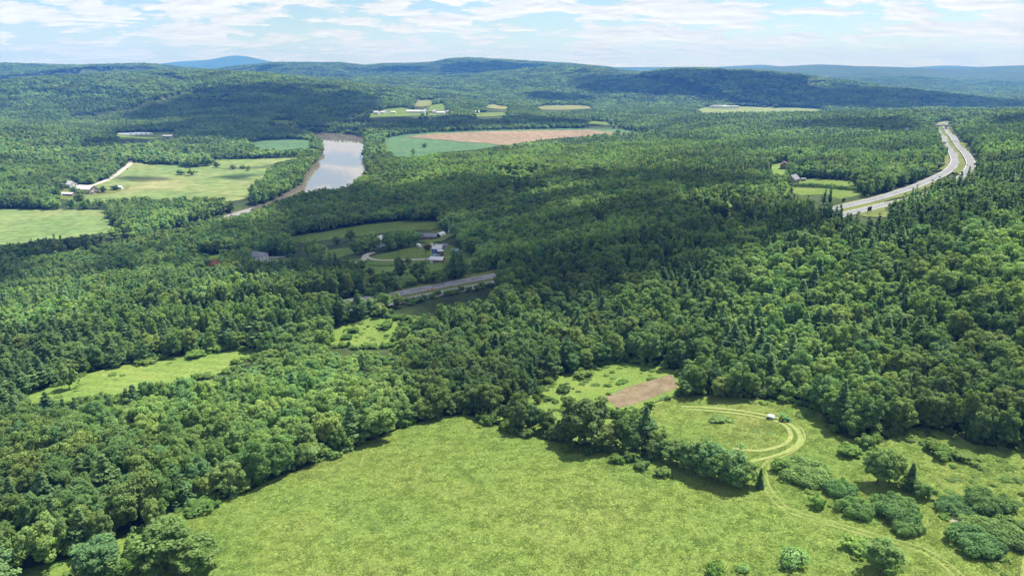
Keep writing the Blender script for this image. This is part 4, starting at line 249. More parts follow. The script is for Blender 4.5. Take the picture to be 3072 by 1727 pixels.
class MB:
    """collects boxes, prisms and tubes into one mesh"""
    def __init__(s): s.v = []; s.f = []
    def add(s, vs, fs):
        n = len(s.v); s.v += [tuple(p) for p in vs]; s.f += [tuple(i + n for i in f) for f in fs]; return s
    def box(s, x0, x1, y0, y1, z0, z1):
        return s.add([(x0, y0, z0), (x1, y0, z0), (x1, y1, z0), (x0, y1, z0), (x0, y0, z1), (x1, y0, z1), (x1, y1, z1), (x0, y1, z1)],
                     [(0, 3, 2, 1), (4, 5, 6, 7), (0, 1, 5, 4), (1, 2, 6, 5), (2, 3, 7, 6), (3, 0, 4, 7)])
    def prism(s, poly, y0, y1):
        """polygon in x-z pushed along y"""
        n = len(poly)
        vs = [(x, y0, z) for x, z in poly] + [(x, y1, z) for x, z in poly]
        fs = [tuple(range(n)), tuple(range(2 * n - 1, n - 1, -1))] + [(i, i + n, (i + 1) % n + n, (i + 1) % n) for i in range(n)]
        return s.add(vs, fs)
    def tube(s, pts, rad, n=6):
        pts = [Vector(p) for p in pts]
        rad = rad if isinstance(rad, (list, tuple)) else [rad] * len(pts)
        vs = []
        for i, p in enumerate(pts):
            d = (pts[min(i + 1, len(pts) - 1)] - pts[max(i - 1, 0)]).normalized()
            a = d.orthogonal().normalized(); b = d.cross(a)
            for k in range(n):
                an = 2 * math.pi * k / n
                vs.append(p + (a * math.cos(an) + b * math.sin(an)) * rad[i])
        fs = [(i * n + k, i * n + (k + 1) % n, (i + 1) * n + (k + 1) % n, (i + 1) * n + k) for i in range(len(pts) - 1) for k in range(n)]
        fs += [tuple(range(n - 1, -1, -1)), tuple(range((len(pts) - 1) * n, len(pts) * n))]
        return s.add(vs, fs)
    def wheel(s, c, r, w, n=14):
        x, y, z = c
        return s.tube([(x, y - w / 2, z), (x, y - w / 2, z)], r * 0.01, 3) if False else s.tube([(x, y - w / 2, z), (x, y - w * .3, z), (x, y + w * .3, z), (x, y + w / 2, z)], [r * .9, r, r, r * .9], n)
    def build(s, name, mat, parent=None, smooth=False):
        me = bpy.data.meshes.new(name); me.from_pydata(s.v, [], s.f); me.update()
        if smooth:
            me.polygons.foreach_set('use_smooth', np.ones(len(me.polygons), bool))
        return link(name, me, parent, mat)

# ---------------------------------------------------------------- materials
MATS = {}
def new_mat(name):
    m = bpy.data.materials.new(name); m.use_nodes = True
    m.node_tree.nodes.clear(); MATS[name] = m
    return m, m.node_tree, m.node_tree.links.new

def plain(name, col, rough=0.7, spec=0.3, metal=0.0, noise=0.15, scale=1.5):
    m, t, L = new_mat(name)
    out = NN(t, 'ShaderNodeOutputMaterial'); p = NN(t, 'ShaderNodeBsdfPrincipled')
    p.inputs['Roughness'].default_value = rough; p.inputs['Specular IOR Level'].default_value = spec; p.inputs['Metallic'].default_value = metal
    tc = NN(t, 'ShaderNodeTexCoord'); n = NN(t, 'ShaderNodeTexNoise'); n.inputs['Scale'].default_value = scale; n.inputs['Detail'].default_value = 4
    L(tc.outputs['Object'], n.inputs['Vector'])
    r = NN(t, 'ShaderNodeValToRGB')
    r.color_ramp.elements[0].color = tuple(c * (1 - noise) for c in col) + (1,); r.color_ramp.elements[0].position = .3
    r.color_ramp.elements[1].color = tuple(min(1, c * (1 + noise)) for c in col) + (1,); r.color_ramp.elements[1].position = .7
    L(n.outputs['Fac'], r.inputs[0]); L(r.outputs[0], p.inputs['Base Color']); L(p.outputs[0], out.inputs[0])
    return m

def leaf_mat(name, cols, trans=0.3, spec=0.05, rough=0.6):
    """cols: colours picked per tree; the mesh attribute 'tint' varies single sprays"""
    m, t, L = new_mat(name)
    out = NN(t, 'ShaderNodeOutputMaterial'); p = NN(t, 'ShaderNodeBsdfPrincipled'); tr = NN(t, 'ShaderNodeBsdfTranslucent'); mx = NN(t, 'ShaderNodeAddShader')
    oi = NN(t, 'ShaderNodeObjectInfo'); ra = NN(t, 'ShaderNodeValToRGB')
    e = ra.color_ramp.elements
    while len(e) < len(cols): e.new(0.5)
    for i, c in enumerate(cols):
        e[i].position = i / (len(cols) - 1); e[i].color = c + (1,)
    L(oi.outputs['Random'], ra.inputs[0])
    # stands of like trees: a broad variation over the place each tree stands on
    sn = NN(t, 'ShaderNodeTexNoise'); sn.inputs['Scale'].default_value = .011; sn.inputs['Detail'].default_value = 3; L(oi.outputs['Location'], sn.inputs['Vector'])
    sm = NN(t, 'ShaderNodeMapRange'); sm.inputs['From Min'].default_value = .35; sm.inputs['From Max'].default_value = .65; sm.inputs['To Min'].default_value = .64; sm.inputs['To Max'].default_value = 1.34; L(sn.outputs['Fac'], sm.inputs[0])
    at = NN(t, 'ShaderNodeAttribute', attribute_name='tint')
    mul = NN(t, 'ShaderNodeVectorMath', operation='SCALE'); L(ra.outputs[0], mul.inputs[0]); L(at.outputs['Fac'], mul.inputs['Scale'])
    mu2 = NN(t, 'ShaderNodeVectorMath', operation='SCALE'); L(mul.outputs[0], mu2.inputs[0]); L(sm.outputs[0], mu2.inputs['Scale']); mul = mu2
    L(mul.outputs[0], p.inputs['Base Color'])
    warm = NN(t, 'ShaderNodeVectorMath', operation='MULTIPLY'); warm.inputs[1].default_value = (1.15 * trans * 2.2, 1.25 * trans * 2.2, 0.5 * trans * 2.2)
    L(mul.outputs[0], warm.inputs[0]); L(warm.outputs[0], tr.inputs['Color'])
    p.inputs['Roughness'].default_value = rough; p.inputs['Specular IOR Level'].default_value = spec
    L(p.outputs[0], mx.inputs[0]); L(tr.outputs[0], mx.inputs[1]); L(mx.outputs[0], out.inputs[0])
    return m

def ground_mat(name, cols, scale=0.05, fine=1.2, bump=0.0, rough=0.9, stripes=None):
    """cols: low, middle, high colours of a broad noise, broken by a fine one; stripes = (direction angle, spacing m, strength)"""
    m, t, L = new_mat(name)
    out = NN(t, 'ShaderNodeOutputMaterial'); p = NN(t, 'ShaderNodeBsdfPrincipled'); p.inputs['Roughness'].default_value = rough; p.inputs['Specular IOR Level'].default_value = 0.1
    g = NN(t, 'ShaderNodeNewGeometry')
    n = NN(t, 'ShaderNodeTexNoise'); n.inputs['Scale'].default_value = scale; n.inputs['Detail'].default_value = 5; n.inputs['Roughness'].default_value = .6
    L(g.outputs['Position'], n.inputs['Vector'])
    r = NN(t, 'ShaderNodeValToRGB'); e = r.color_ramp.elements
    while len(e) < len(cols): e.new(.5)
    for i, c in enumerate(cols):
        e[i].position = .32 + .36 * i / (len(cols) - 1); e[i].color = c + (1,)
    L(n.outputs['Fac'], r.inputs[0])
    f = NN(t, 'ShaderNodeTexNoise'); f.inputs['Scale'].default_value = fine; f.inputs['Detail'].default_value = 3
    L(g.outputs['Position'], f.inputs['Vector'])
    mr = NN(t, 'ShaderNodeMapRange'); mr.inputs['From Min'].default_value = .3; mr.inputs['From Max'].default_value = .7; mr.inputs['To Min'].default_value = .72; mr.inputs['To Max'].default_value = 1.25
    L(f.outputs['Fac'], mr.inputs[0])
    sc = NN(t, 'ShaderNodeVectorMath', operation='SCALE'); L(r.outputs[0], sc.inputs[0]); L(mr.outputs[0], sc.inputs['Scale'])
    last = sc.outputs[0]
    if stripes:
        ang, sp, st = stripes
        d = NN(t, 'ShaderNodeVectorMath', operation='DOT_PRODUCT'); L(g.outputs['Position'], d.inputs[0]); d.inputs[1].default_value = (math.cos(ang), math.sin(ang), 0)
        nn = NN(t, 'ShaderNodeTexNoise'); nn.inputs['Scale'].default_value = .012; L(g.outputs['Position'], nn.inputs['Vector'])
        ma = NN(t, 'ShaderNodeMath', operation='MULTIPLY_ADD'); L(nn.outputs['Fac'], ma.inputs[0]); ma.inputs[1].default_value = 18.0; L(d.outputs['Value'], ma.inputs[2])
        mm = NN(t, 'ShaderNodeMath', operation='MULTIPLY'); L(ma.outputs[0], mm.inputs[0]); mm.inputs[1].default_value = 2 * math.pi / sp
        si = NN(t, 'ShaderNodeMath', operation='SINE'); L(mm.outputs[0], si.inputs[0])
        m2 = NN(t, 'ShaderNodeMath', operation='MULTIPLY_ADD'); L(si.outputs[0], m2.inputs[0]); m2.inputs[1].default_value = st; m2.inputs[2].default_value = 1.0
        s2 = NN(t, 'ShaderNodeVectorMath', operation='SCALE'); L(last, s2.inputs[0]); L(m2.outputs[0], s2.inputs['Scale']); last = s2.outputs[0]
    L(last, p.inputs['Base Color'])
    if bump:
        b = NN(t, 'ShaderNodeBump'); b.inputs['Strength'].default_value = 1.0; b.inputs['Distance'].default_value = bump
        L(f.outputs['Fac'], b.inputs['Height']); L(b.outputs[0], p.inputs['Normal'])
    L(p.outputs[0], out.inputs[0])
    return m

ground_mat('forest_floor', [(.022, .034, .012), (.035, .055, .018), (.06, .085, .026)], .02, .25, 0.0)
ground_mat('meadow', [(.135, .20, .047), (.16, .212, .05), (.18, .21, .06)], .028, 1.2, .05, stripes=(R(62), 9.0, .05))
ground_mat('weeds', [(.10, .16, .034), (.125, .185, .038), (.15, .20, .045)], .06, 1.2, .2)
ground_mat('lawn', [(.075, .125, .022), (.10, .15, .026), (.12, .165, .035)], .03, .5, .0)
ground_mat('hay', [(.10, .165, .034), (.13, .195, .042), (.165, .215, .055)], .04, .7, .1, stripes=(R(75), 7.0, .07))
ground_mat('crop', [(.105, .17, .056), (.135, .19, .066), (.18, .21, .085)], .011, .12, .0, stripes=(R(80), 11.0, .06))
ground_mat('pale_crop', [(.10, .165, .052), (.145, .19, .064), (.21, .215, .095)], .008, .08, .0, stripes=(R(88), 26.0, .05))
ground_mat('dark_crop', [(.055, .115, .05), (.065, .13, .055), (.08, .145, .06)], .01, .1)
ground_mat('tilled', [(.17, .13, .085), (.20, .15, .10), (.24, .18, .125)], .008, .1, .0, stripes=(R(12), 30.0, .03))
ground_mat('soil', [(.13, .105, .062), (.165, .132, .082), (.205, .165, .11)], .25, 1.6, .12, stripes=(R(60), 1.6, .05))
ground_mat('gold_field', [(.12, .145, .05), (.15, .165, .06), (.19, .185, .075)], .01, .1)
ground_mat('verge', [(.085, .11, .028), (.11, .135, .034), (.145, .15, .045)], .05, .7, .1)
ground_mat('mown', [(.17, .215, .065), (.20, .24, .075), (.23, .26, .09)], .2, 1.5, .05)
ground_mat('track_grass', [(.13, .175, .05), (.165, .205, .06), (.20, .22, .075)], .2, 1.4, .1)
ground_mat('gravel', [(.30, .28, .24), (.36, .34, .30), (.42, .40, .36)], .2, 1.5, .0)
ground_mat('asphalt', [(.15, .155, .165), (.175, .18, .19), (.20, .205, .215)], .06, .6, .0, rough=.75)
ground_mat('rock', [(.20, .17, .14), (.30, .26, .22), (.38, .33, .29)], .3, 1.2, .2)
plain('paint', (.75, .75, .74), .6, .3, 0, .05)
plain('bark', (.10, .085, .07), .9, .1, 0, .3, 3)
plain('dead_wood', (.34, .31, .28), .9, .1, 0, .2, 3)
plain('white_wall', (.62, .63, .64), .7, .3, 0, .04)
plain('grey_wall', (.42, .43, .45), .7, .3, 0, .06)
plain('blue_wall', (.03, .08, .36), .6, .3, 0, .1)
plain('red_wall', (.22, .09, .075), .8, .2, 0, .15)
plain('brown_wall', (.16, .11, .08), .8, .2, 0, .15)
plain('barn_wall', (.25, .21, .18), .85, .2, 0, .15)
plain('grey_roof', (.18, .19, .22), .8, .2, 0, .12)
plain('light_roof', (.50, .51, .53), .45, .4, .2, .08)
plain('white_roof', (.56, .57, .58), .5, .4, 0, .05)
plain('red_roof', (.26, .06, .045), .7, .3, 0, .15)
plain('glass', (.03, .04, .05), .12, .6, 0, .05)
plain('teal_glass', (.20, .32, .34), .2, .6, 0, .1)
plain('door_paint', (.30, .28, .26), .6, .3, 0, .05)
plain('tractor_green', (.02, .17, .05), .35, .5, 0, .05)
plain('yellow_paint', (.55, .42, .03), .4, .5, 0, .05)
plain('rubber', (.02, .02, .02), .85, .2, 0, .1)
plain('dark_metal', (.05, .05, .055), .5, .4, .3, .1)
plain('pale_metal', (.32, .40, .38), .45, .5, .1, .08)
plain('concrete', (.44, .43, .41), .85, .2, 0, .08)
plain('board_back', (.05, .04, .035), .8, .2, 0, .15)
plain('blue_tarp', (.08, .22, .55), .5, .4, 0, .1)
plain('orange_paint', (.75, .20, .03), .6, .3, 0, .05)
plain('car_dark', (.02, .022, .03), .25, .6, 0, .05)
plain('car_white', (.75, .75, .75), .3, .6, 0, .03)
plain('car_blue', (.10, .2, .4), .3, .6, 0, .03)
plain('poly_sheet', (.80, .82, .83), .5, .4, 0, .03)
G_DARK, G_MID, G_LIGHT = (.030, .060, .014), (.050, .092, .018), (.082, .128, .022)
leaf_mat('broad_leaf', [(.060, .112, .040), (.077, .132, .044), (.094, .146, .046), (.114, .162, .048), (.070, .130, .055), (.130, .170, .052), (.094, .142, .055), (.104, .152, .046)], .44)
leaf_mat('pine_leaf', [(.064, .116, .050), (.078, .132, .052), (.094, .146, .054)], .34)
leaf_mat('spruce_leaf', [(.048, .096, .038), (.064, .114, .040), (.084, .130, .042)], .32)
leaf_mat('bush_leaf', [(.068, .125, .030), (.088, .15, .034), (.108, .165, .040), (.085, .14, .05)], .38)
leaf_mat('sumac_leaf', [(.064, .122, .044), (.084, .142, .046), (.108, .158, .048)], .4)
leaf_mat('red_leaf', [(.07, .022, .02), (.085, .03, .024)], .2)
leaf_mat('grass_blade', [(.145, .205, .045), (.145, .205, .045)], .4, .06)
leaf_mat('blossom', [(.72, .74, .66), (.75, .76, .68)], .2)

def grass_mat():
    m, t, L = new_mat('meadow_blade')
    out = NN(t, 'ShaderNodeOutputMaterial'); p = NN(t, 'ShaderNodeBsdfPrincipled'); tr = NN(t, 'ShaderNodeBsdfTranslucent'); ad = NN(t, 'ShaderNodeAddShader')
    g = NN(t, 'ShaderNodeNewGeometry'); n = NN(t, 'ShaderNodeTexNoise'); n.inputs['Scale'].default_value = .028; n.inputs['Detail'].default_value = 4; n.inputs['Roughness'].default_value = .6
    L(g.outputs['Position'], n.inputs['Vector'])
    r = NN(t, 'ShaderNodeValToRGB'); e = r.color_ramp.elements; e.new(.5)
    for i, (q, c) in enumerate(((.36, (.128, .196, .047)), (.5, (.145, .202, .047)), (.68, (.158, .198, .054)))): e[i].position = q; e[i].color = c + (1,)
    L(n.outputs['Fac'], r.inputs[0])
    at = NN(t, 'ShaderNodeAttribute', attribute_name='tint'); mu = NN(t, 'ShaderNodeVectorMath', operation='SCALE'); L(r.outputs[0], mu.inputs[0]); L(at.outputs['Fac'], mu.inputs['Scale'])
    L(mu.outputs[0], p.inputs['Base Color']); L(mu.outputs[0], tr.inputs['Color']); p.inputs['Roughness'].default_value = .7; p.inputs['Specular IOR Level'].default_value = .06
    L(p.outputs[0], ad.inputs[0]); L(tr.outputs[0], ad.inputs[1]); L(ad.outputs[0], out.inputs[0])
grass_mat()
def water_mat():
    m, t, L = new_mat('water')
    out = NN(t, 'ShaderNodeOutputMaterial'); p = NN(t, 'ShaderNodeBsdfPrincipled')
    p.inputs['Base Color'].default_value = (.155, .135, .115, 1); p.inputs['Roughness'].default_value = .02; p.inputs['Specular IOR Level'].default_value = .5; p.inputs['IOR'].default_value = 4.2
    g = NN(t, 'ShaderNodeNewGeometry'); n = NN(t, 'ShaderNodeTexNoise'); n.inputs['Scale'].default_value = .25; n.inputs['Detail'].default_value = 4
    L(g.outputs['Position'], n.inputs['Vector']); b = NN(t, 'ShaderNodeBump'); b.inputs['Strength'].default_value = .2; b.inputs['Distance'].default_value = .03
    L(n.outputs['Fac'], b.inputs['Height']); L(b.outputs[0], p.inputs['Normal']); L(p.outputs[0], out.inputs[0])
water_mat()

def hill_mat():
    """distant wooded hills: canopy colour with relief too small to build tree by tree"""
    m, t, L = new_mat('hill_wood')
    out = NN(t, 'ShaderNodeOutputMaterial'); p = NN(t, 'ShaderNodeBsdfPrincipled'); p.inputs['Roughness'].default_value = .9; p.inputs['Specular IOR Level'].default_value = .1
    g = NN(t, 'ShaderNodeNewGeometry')
    n = NN(t, 'ShaderNodeTexNoise'); n.inputs['Scale'].default_value = .004; n.inputs['Detail'].default_value = 7; n.inputs['Roughness'].default_value = .65
    L(g.outputs['Position'], n.inputs['Vector'])
    r = NN(t, 'ShaderNodeValToRGB'); e = r.color_ramp.elements; e[0].position = .35; e[0].color = (.026, .050, .016, 1); e[1].position = .65; e[1].color = (.055, .088, .022, 1)
    L(n.outputs['Fac'], r.inputs[0]); L(r.outputs[0], p.inputs['Base Color'])
    v = NN(t, 'ShaderNodeTexNoise'); v.inputs['Scale'].default_value = .03; v.inputs['Detail'].default_value = 3; L(g.outputs['Position'], v.inputs['Vector'])
    b = NN(t, 'ShaderNodeBump'); b.inputs['Strength'].default_value = 1; b.inputs['Distance'].default_value = 14; L(v.outputs['Fac'], b.inputs['Height']); L(b.outputs[0], p.inputs['Normal'])
    L(p.outputs[0], out.inputs[0])
hill_mat()

# ---------------------------------------------------------------- terrain
def axis(lim, step, grow):
    v = [0.0]
    while v[-1] < lim:
        v.append(v[-1] + max(step, grow * v[-1]))
    return np.array(v)
ys = axis(19400, 5.0, 0.017); ys = np.concatenate([-axis(260, 20, .05)[1:][::-1], ys])
xs = axis(15400, 5.0, 0.021); xs = np.concatenate([-xs[1:][::-1], xs])
GX, GY = np.meshgrid(xs, ys)
GZ = height(GX, GY)
gz_low = GZ.copy()
for nm, L_ in OPEN.items():
    P = L_[0]
    far = max(math.hypot(*p) for p in P)
    gz_low[inpoly(GX, GY, P)] -= 0.25 if far < 300 else (0.4 if far < 1300 else 1.2)
nx, ny = len(xs), len(ys)
idx = np.arange(nx * ny).reshape(ny, nx)
quads = np.stack([idx[:-1, :-1], idx[:-1, 1:], idx[1:, 1:], idx[1:, :-1]], -1).reshape(-1, 4)
FARR = 7600.0
cx_ = (GX[:-1, :-1] + GX[1:, 1:]).ravel() / 2; cy_ = (GY[:-1, :-1] + GY[1:, 1:]).ravel() / 2
farm = (np.hypot(cx_, cy_) > FARR)
me = np_mesh('terrain', np.stack([GX, GY, gz_low], -1), quads, None, True)
me.materials.append(MATS['forest_floor']); me.materials.append(MATS['hill_wood'])
me.polygons.foreach_set('material_index', farm.astype(np.int32))
tag(link('terrain', me), 'wooded valley ground rising to hills and a distant mountain', 'terrain', kind='structure')

def hfast(x, y):
    """height read from the terrain grid"""
    i = np.clip(np.searchsorted(xs, x) - 1, 0, nx - 2); j = np.clip(np.searchsorted(ys, y) - 1, 0, ny - 2)
    u = (x - xs[i]) / (xs[i + 1] - xs[i]); v = (y - ys[j]) / (ys[j + 1] - ys[j])
    return (GZ[j, i] * (1 - u) + GZ[j, i + 1] * u) * (1 - v) + (GZ[j + 1, i] * (1 - u) + GZ[j + 1, i + 1] * u) * v

def drape(name, poly, mat, off, step, label=None, wob=0.0, kind='structure', z=None, parent=None):
    """a sheet laid on the ground inside a polygon"""
    P = []
    for a, b in zip(poly, poly[1:] + poly[:1]):
        n = max(1, int(math.hypot(b[0] - a[0], b[1] - a[1]) / step))
        for k in range(n):
            P.append((a[0] + (b[0] - a[0]) * k / n, a[1] + (b[1] - a[1]) * k / n))
    P = np.array(P)
    if wob:
        P[:, 0] += wob * (vnoise(P[:, 0] / (step * 1.7), P[:, 1] / (step * 1.7), 3) - .5) * 2
        P[:, 1] += wob * (vnoise(P[:, 0] / (step * 1.7), P[:, 1] / (step * 1.7), 8) - .5) * 2
    nb = len(P)
    x0, y0 = P.min(0); x1, y1 = P.max(0)
    gx, gy = np.meshgrid(np.arange(x0, x1, step), np.arange(y0, y1, step))
    gx = gx.ravel() + rng.uniform(-.2, .2, gx.size) * step; gy = gy.ravel() + rng.uniform(-.2, .2, gy.size) * step
    pl = [tuple(p) for p in P]
    k = inpoly(gx, gy, pl); gx, gy = gx[k], gy[k]
    k = poly_dist(gx, gy, pl) > step * .35; gx, gy = gx[k], gy[k]
    pts = [Vector(p) for p in P] + [Vector((a, b)) for a, b in zip(gx, gy)]
    vo, eo, fo, _, _, _ = delaunay_2d_cdt(pts, [(i, (i + 1) % nb) for i in range(nb)], [], 1, 1e-4)
    V = np.array([(v.x, v.y) for v in vo])
    zz = (height(V[:, 0], V[:, 1]) + off) if z is None else np.full(len(V), z)
    tris = np.array([f for f in fo if len(f) == 3], np.int32)
    a, b, c = V[tris[:, 0]], V[tris[:, 1]], V[tris[:, 2]]
    flip = ((b[:, 0] - a[:, 0]) * (c[:, 1] - a[:, 1]) - (b[:, 1] - a[:, 1]) * (c[:, 0] - a[:, 0])) < 0
    tris[flip] = tris[flip][:, ::-1]
    me = np_mesh(name, np.column_stack([V, zz]), None, tris, True)
    o = link(name, me, parent, MATS[mat])
    return tag(o, label, None, None, kind)

drape('river', RIVER, 'water', 0, 40, 'brown river winding through the valley and mirroring the sky', z=0.0)

FIELD = {  # name: material, label
 'meadow': ('meadow', 'tall-grass meadow filling the foreground'),
 'clearing': ('weeds', 'weedy clearing around the bare soil patch'),
 'rough_strip': ('weeds', 'rough grass under the hedgerow trees beside the great oak'),
 'corner_brush': ('weeds', 'bright weedy corner at the lower left'),
 'hay_meadow': ('hay', 'narrow bright hay meadow between the left-hand woods'),
 'old_field': ('weeds', 'brushy old field below the highway'),
 'river_field': ('crop', 'striped pale green crop field beside the river at the left edge'),
 'valley_field': ('pale_crop', 'large pale green valley field beside the farm'),
 'bottom_field': ('dark_crop', 'small dark green field beyond the valley field'),
 'crop_field': ('dark_crop', 'large river-bend field with a green margin'),
 'pasture_gap': ('lawn', 'slim bright pasture among the trees right of the river'),
 'hill_field': ('gold_field', 'golden hillside field above the village'),
 'slope_field': ('lawn', 'sloping green field right of the golden one'),
 'village_green': ('lawn', 'green fields round the white village'),
 'ridge_field': ('gold_field', 'yellowish strip of field right of the village'),
 'long_field': ('gold_field', 'long far field below the shaded hill'),
 'strip_field': ('lawn', 'far narrow green field right of the village'),
 'bend_field': ('lawn', 'thin pale field beyond the ploughed river-bend field'),
 'plant_field': ('pale_crop', 'far bright field before the long white plant building'),
 'array_field': ('lawn', 'far field holding the row of white greenhouses'),
 'far_lawn': ('lawn', 'small far lawn in the shaded wood on the left'),
 'farm_field': ('lawn', 'green field behind the hedge by the grey barn'),
 'lower_field': ('lawn', 'olive field below the hedge by the grey barn'),
 'oval_field': ('lawn', 'oval field in the wood left of the highway'),
 'west_lawn': ('lawn', 'small lawn left of the oval field'),
 'upper_lawn': ('hay', 'bright lawn round the brown house'),
 'top_lawn': ('hay', 'small bright lawn under the topmost house'),
 'long_lawn': ('lawn', 'long shaded pasture behind the houses'),
 'middle_lawn': ('lawn', 'shaded pasture left of the curved drive'),
 'house_lawn': ('lawn', 'lawn sloping down from the blue house'),
 'west_field': ('lawn', 'shaded field left of the white house'),
 'home_yard': ('lawn', 'yard of the white house'),
 'tarp_yard': ('lawn', 'small shaded field beside the blue tarp'),
 'roadside_lawn': ('hay', 'sunlit strip of lawn below the red-roofed house'),
 'red_house_yard': ('gravel', 'pale yard of the red-roofed house'),
 'shed_yard': ('lawn', 'yard of the grey ranch house'),
 'cottage_yard': ('lawn', 'yard of the small white gabled house'),
 'farm_yard': ('verge', 'yard of the valley farm'),
 'verge_left': ('verge', 'grassy highway verge in the middle of the picture'),
 'verge_right': ('verge', 'grassy highway verge on the right'),
 'verge_bend': ('verge', 'grassy highway verge at the far bend'),
 'verge_middle': ('verge', 'narrow highway verge between the bend and the road signs'),
 'ramp_lot': ('verge', 'grassy lay-by corner at the highway bend'),
}
for nm, (mt, lab) in FIELD.items():
    P = OPEN[nm][0]
    far = max(math.hypot(*p) for p in P); near = min(math.hypot(*p) for p in P)
    step = 5 if far < 300 else (7 if far < 450 else (10 if far < 1000 else 25))
    off = .02 if nm in ('rough_strip', 'corner_brush') else .05 if far < 450 else (.15 if far < 1000 else .4)
    if nm == 'crop_field': mt = 'dark_crop'
    drape(nm, P, mt, off, step, lab, wob=step * .35)

def inner(P, ks):
    cx = sum(p[0] for p in P) / len(P); cy = sum(p[1] for p in P) / len(P)
    return [(cx + (p[0] - cx) * k, cy + (p[1] - cy) * k) for p, k in zip(P, ks)]
drape('ploughed_field', [tuple(p) for p in OPEN_BROWN], 'tilled', .9, 30, 'bare brown ploughed middle of the river-bend field', wob=8)
drape('soil_patch', [tuple(p) for p in OPEN_SOIL], 'soil', .11, 2.2, 'bare brown strip of tilled soil beside the wood', wob=.7)
drape('stony_patch', [tuple(p) for p in OPEN_STONY], 'rock', .1, 1.5, 'stony bare patch among the thickets on the right', wob=.8)
drape('forecourt', [tuple(p) for p in OPEN_FORE], 'asphalt', .35, 5, 'grey asphalt forecourt of the white house')

# ---------------------------------------------------------------- roads
def resample(P, step):
    P = np.array(P, float)
    # smooth by Chaikin
    for _ in range(3):
        Q = [P[0]]
        for a, b in zip(P[:-1], P[1:]):
            Q += [a * .75 + b * .25, a * .25 + b * .75]
        Q.append(P[-1]); P = np.array(Q)
    d = np.concatenate([[0], np.cumsum(np.hypot(*np.diff(P, axis=0).T))])
    n = max(2, int(d[-1] / step) + 1)
    s = np.linspace(0, d[-1], n)
    return np.column_stack([np.interp(s, d, P[:, 0]), np.interp(s, d, P[:, 1])]), s

def frames(C):
    T = np.gradient(C, axis=0); T /= np.hypot(T[:, 0], T[:, 1])[:, None]
    return T, np.column_stack([T[:, 1], -T[:, 0]])

def ribbon(name, pts, width, mat, off, step=6.0, label=None, skirt=0.0, shift=0.0, zref=None, kind='structure', parent=None, wob=0.0):
    C, s = resample(pts, step); T, N = frames(C)
    w = width / 2 * (1 + wob * (fbm(s / 9.0, s * 0 + shift * 3.1, 4, 2) - .5) * 2)
    A = C + N * (shift - w if np.ndim(w) == 0 else (shift - w)[:, None]); B = C + N * (shift + w if np.ndim(w) == 0 else (shift + w)[:, None])
    if zref is None:
        z = np.maximum(np.maximum(height(A[:, 0], A[:, 1]), height(B[:, 0], B[:, 1])), height(C[:, 0], C[:, 1])) + off
        if skirt:
            k = np.ones(7) / 7; zp = np.pad(z, 3, mode='edge'); z = np.maximum(np.convolve(zp, k, 'valid'), z)
        za = zb = z
    else:
        za = zb = np.interp(s, zref[0], zref[1]) + off
    if wob and zref is None:
        za = height(A[:, 0], A[:, 1]) + off; zb = height(B[:, 0], B[:, 1]) + off
    n = len(C)
    V = [np.column_stack([A, za]), np.column_stack([B, zb])]
    i = np.arange(n - 1)
    Q = [np.column_stack([i, i + n, i + n + 1, i + 1])[:, ::-1]]
    if skirt:
        A2 = A - N * skirt * 1.2; B2 = B + N * skirt * 1.2
        V += [np.column_stack([A2, za - skirt]), np.column_stack([B2, zb - skirt])]
        Q += [np.column_stack([i + 2 * n, i, i + 1, i + 2 * n + 1])[:, ::-1], np.column_stack([i + n, i + 3 * n, i + 3 * n + 1, i + n + 1])[:, ::-1]]
    me = np_mesh(name, np.vstack(V), np.vstack(Q), None, not skirt)
    o = link(name, me, parent, MATS[mat]); tag(o, label, None, None, kind)
    return o, (s, za), C, N

for nm, lab in (('carriageway_far', 'far carriageway of the divided highway'), ('carriageway_near', 'near carriageway of the divided highway')):
    road, zr, C, N = ribbon('highway_' + nm.split('_')[0], LINES[nm], 8.4, 'asphalt', .25, 6, lab)
    for sh, w in ((-3.7, .2), (3.4, .2)):
        ribbon('edge_line', LINES[nm], w, 'paint', .03, 6, None, shift=sh, zref=zr, kind='', parent=road)
    # dashed lane line: every dash a piece of its own where it can be told apart
    s = zr[0]; T, _ = frames(C)
    for d0 in np.arange(4, s[-1] - 8, 12.2):
        k = np.interp(d0 + 1.8, s, np.arange(len(s))); k = int(k)
        p = np.array([np.interp(d0 + 1.8, s, C[:, 0]), np.interp(d0 + 1.8, s, C[:, 1])])
        if np.hypot(*p) > 440 or p[0] < -80: continue
        t, n_ = T[k], N[k]; w = .13; l = 2.0
        za, zb = np.interp(d0, s, zr[1]) + .04, np.interp(d0 + 3.6, s, zr[1]) + .04
        c = p - n_ * .35
        vs = [(*(c - t * l - n_ * w), za), (*(c + t * l - n_ * w), zb), (*(c + t * l + n_ * w), zb), (*(c - t * l + n_ * w), za)]
        link('lane_dash', np_mesh('lane_dash', vs, [(3, 2, 1, 0)]), road, MATS['paint'])

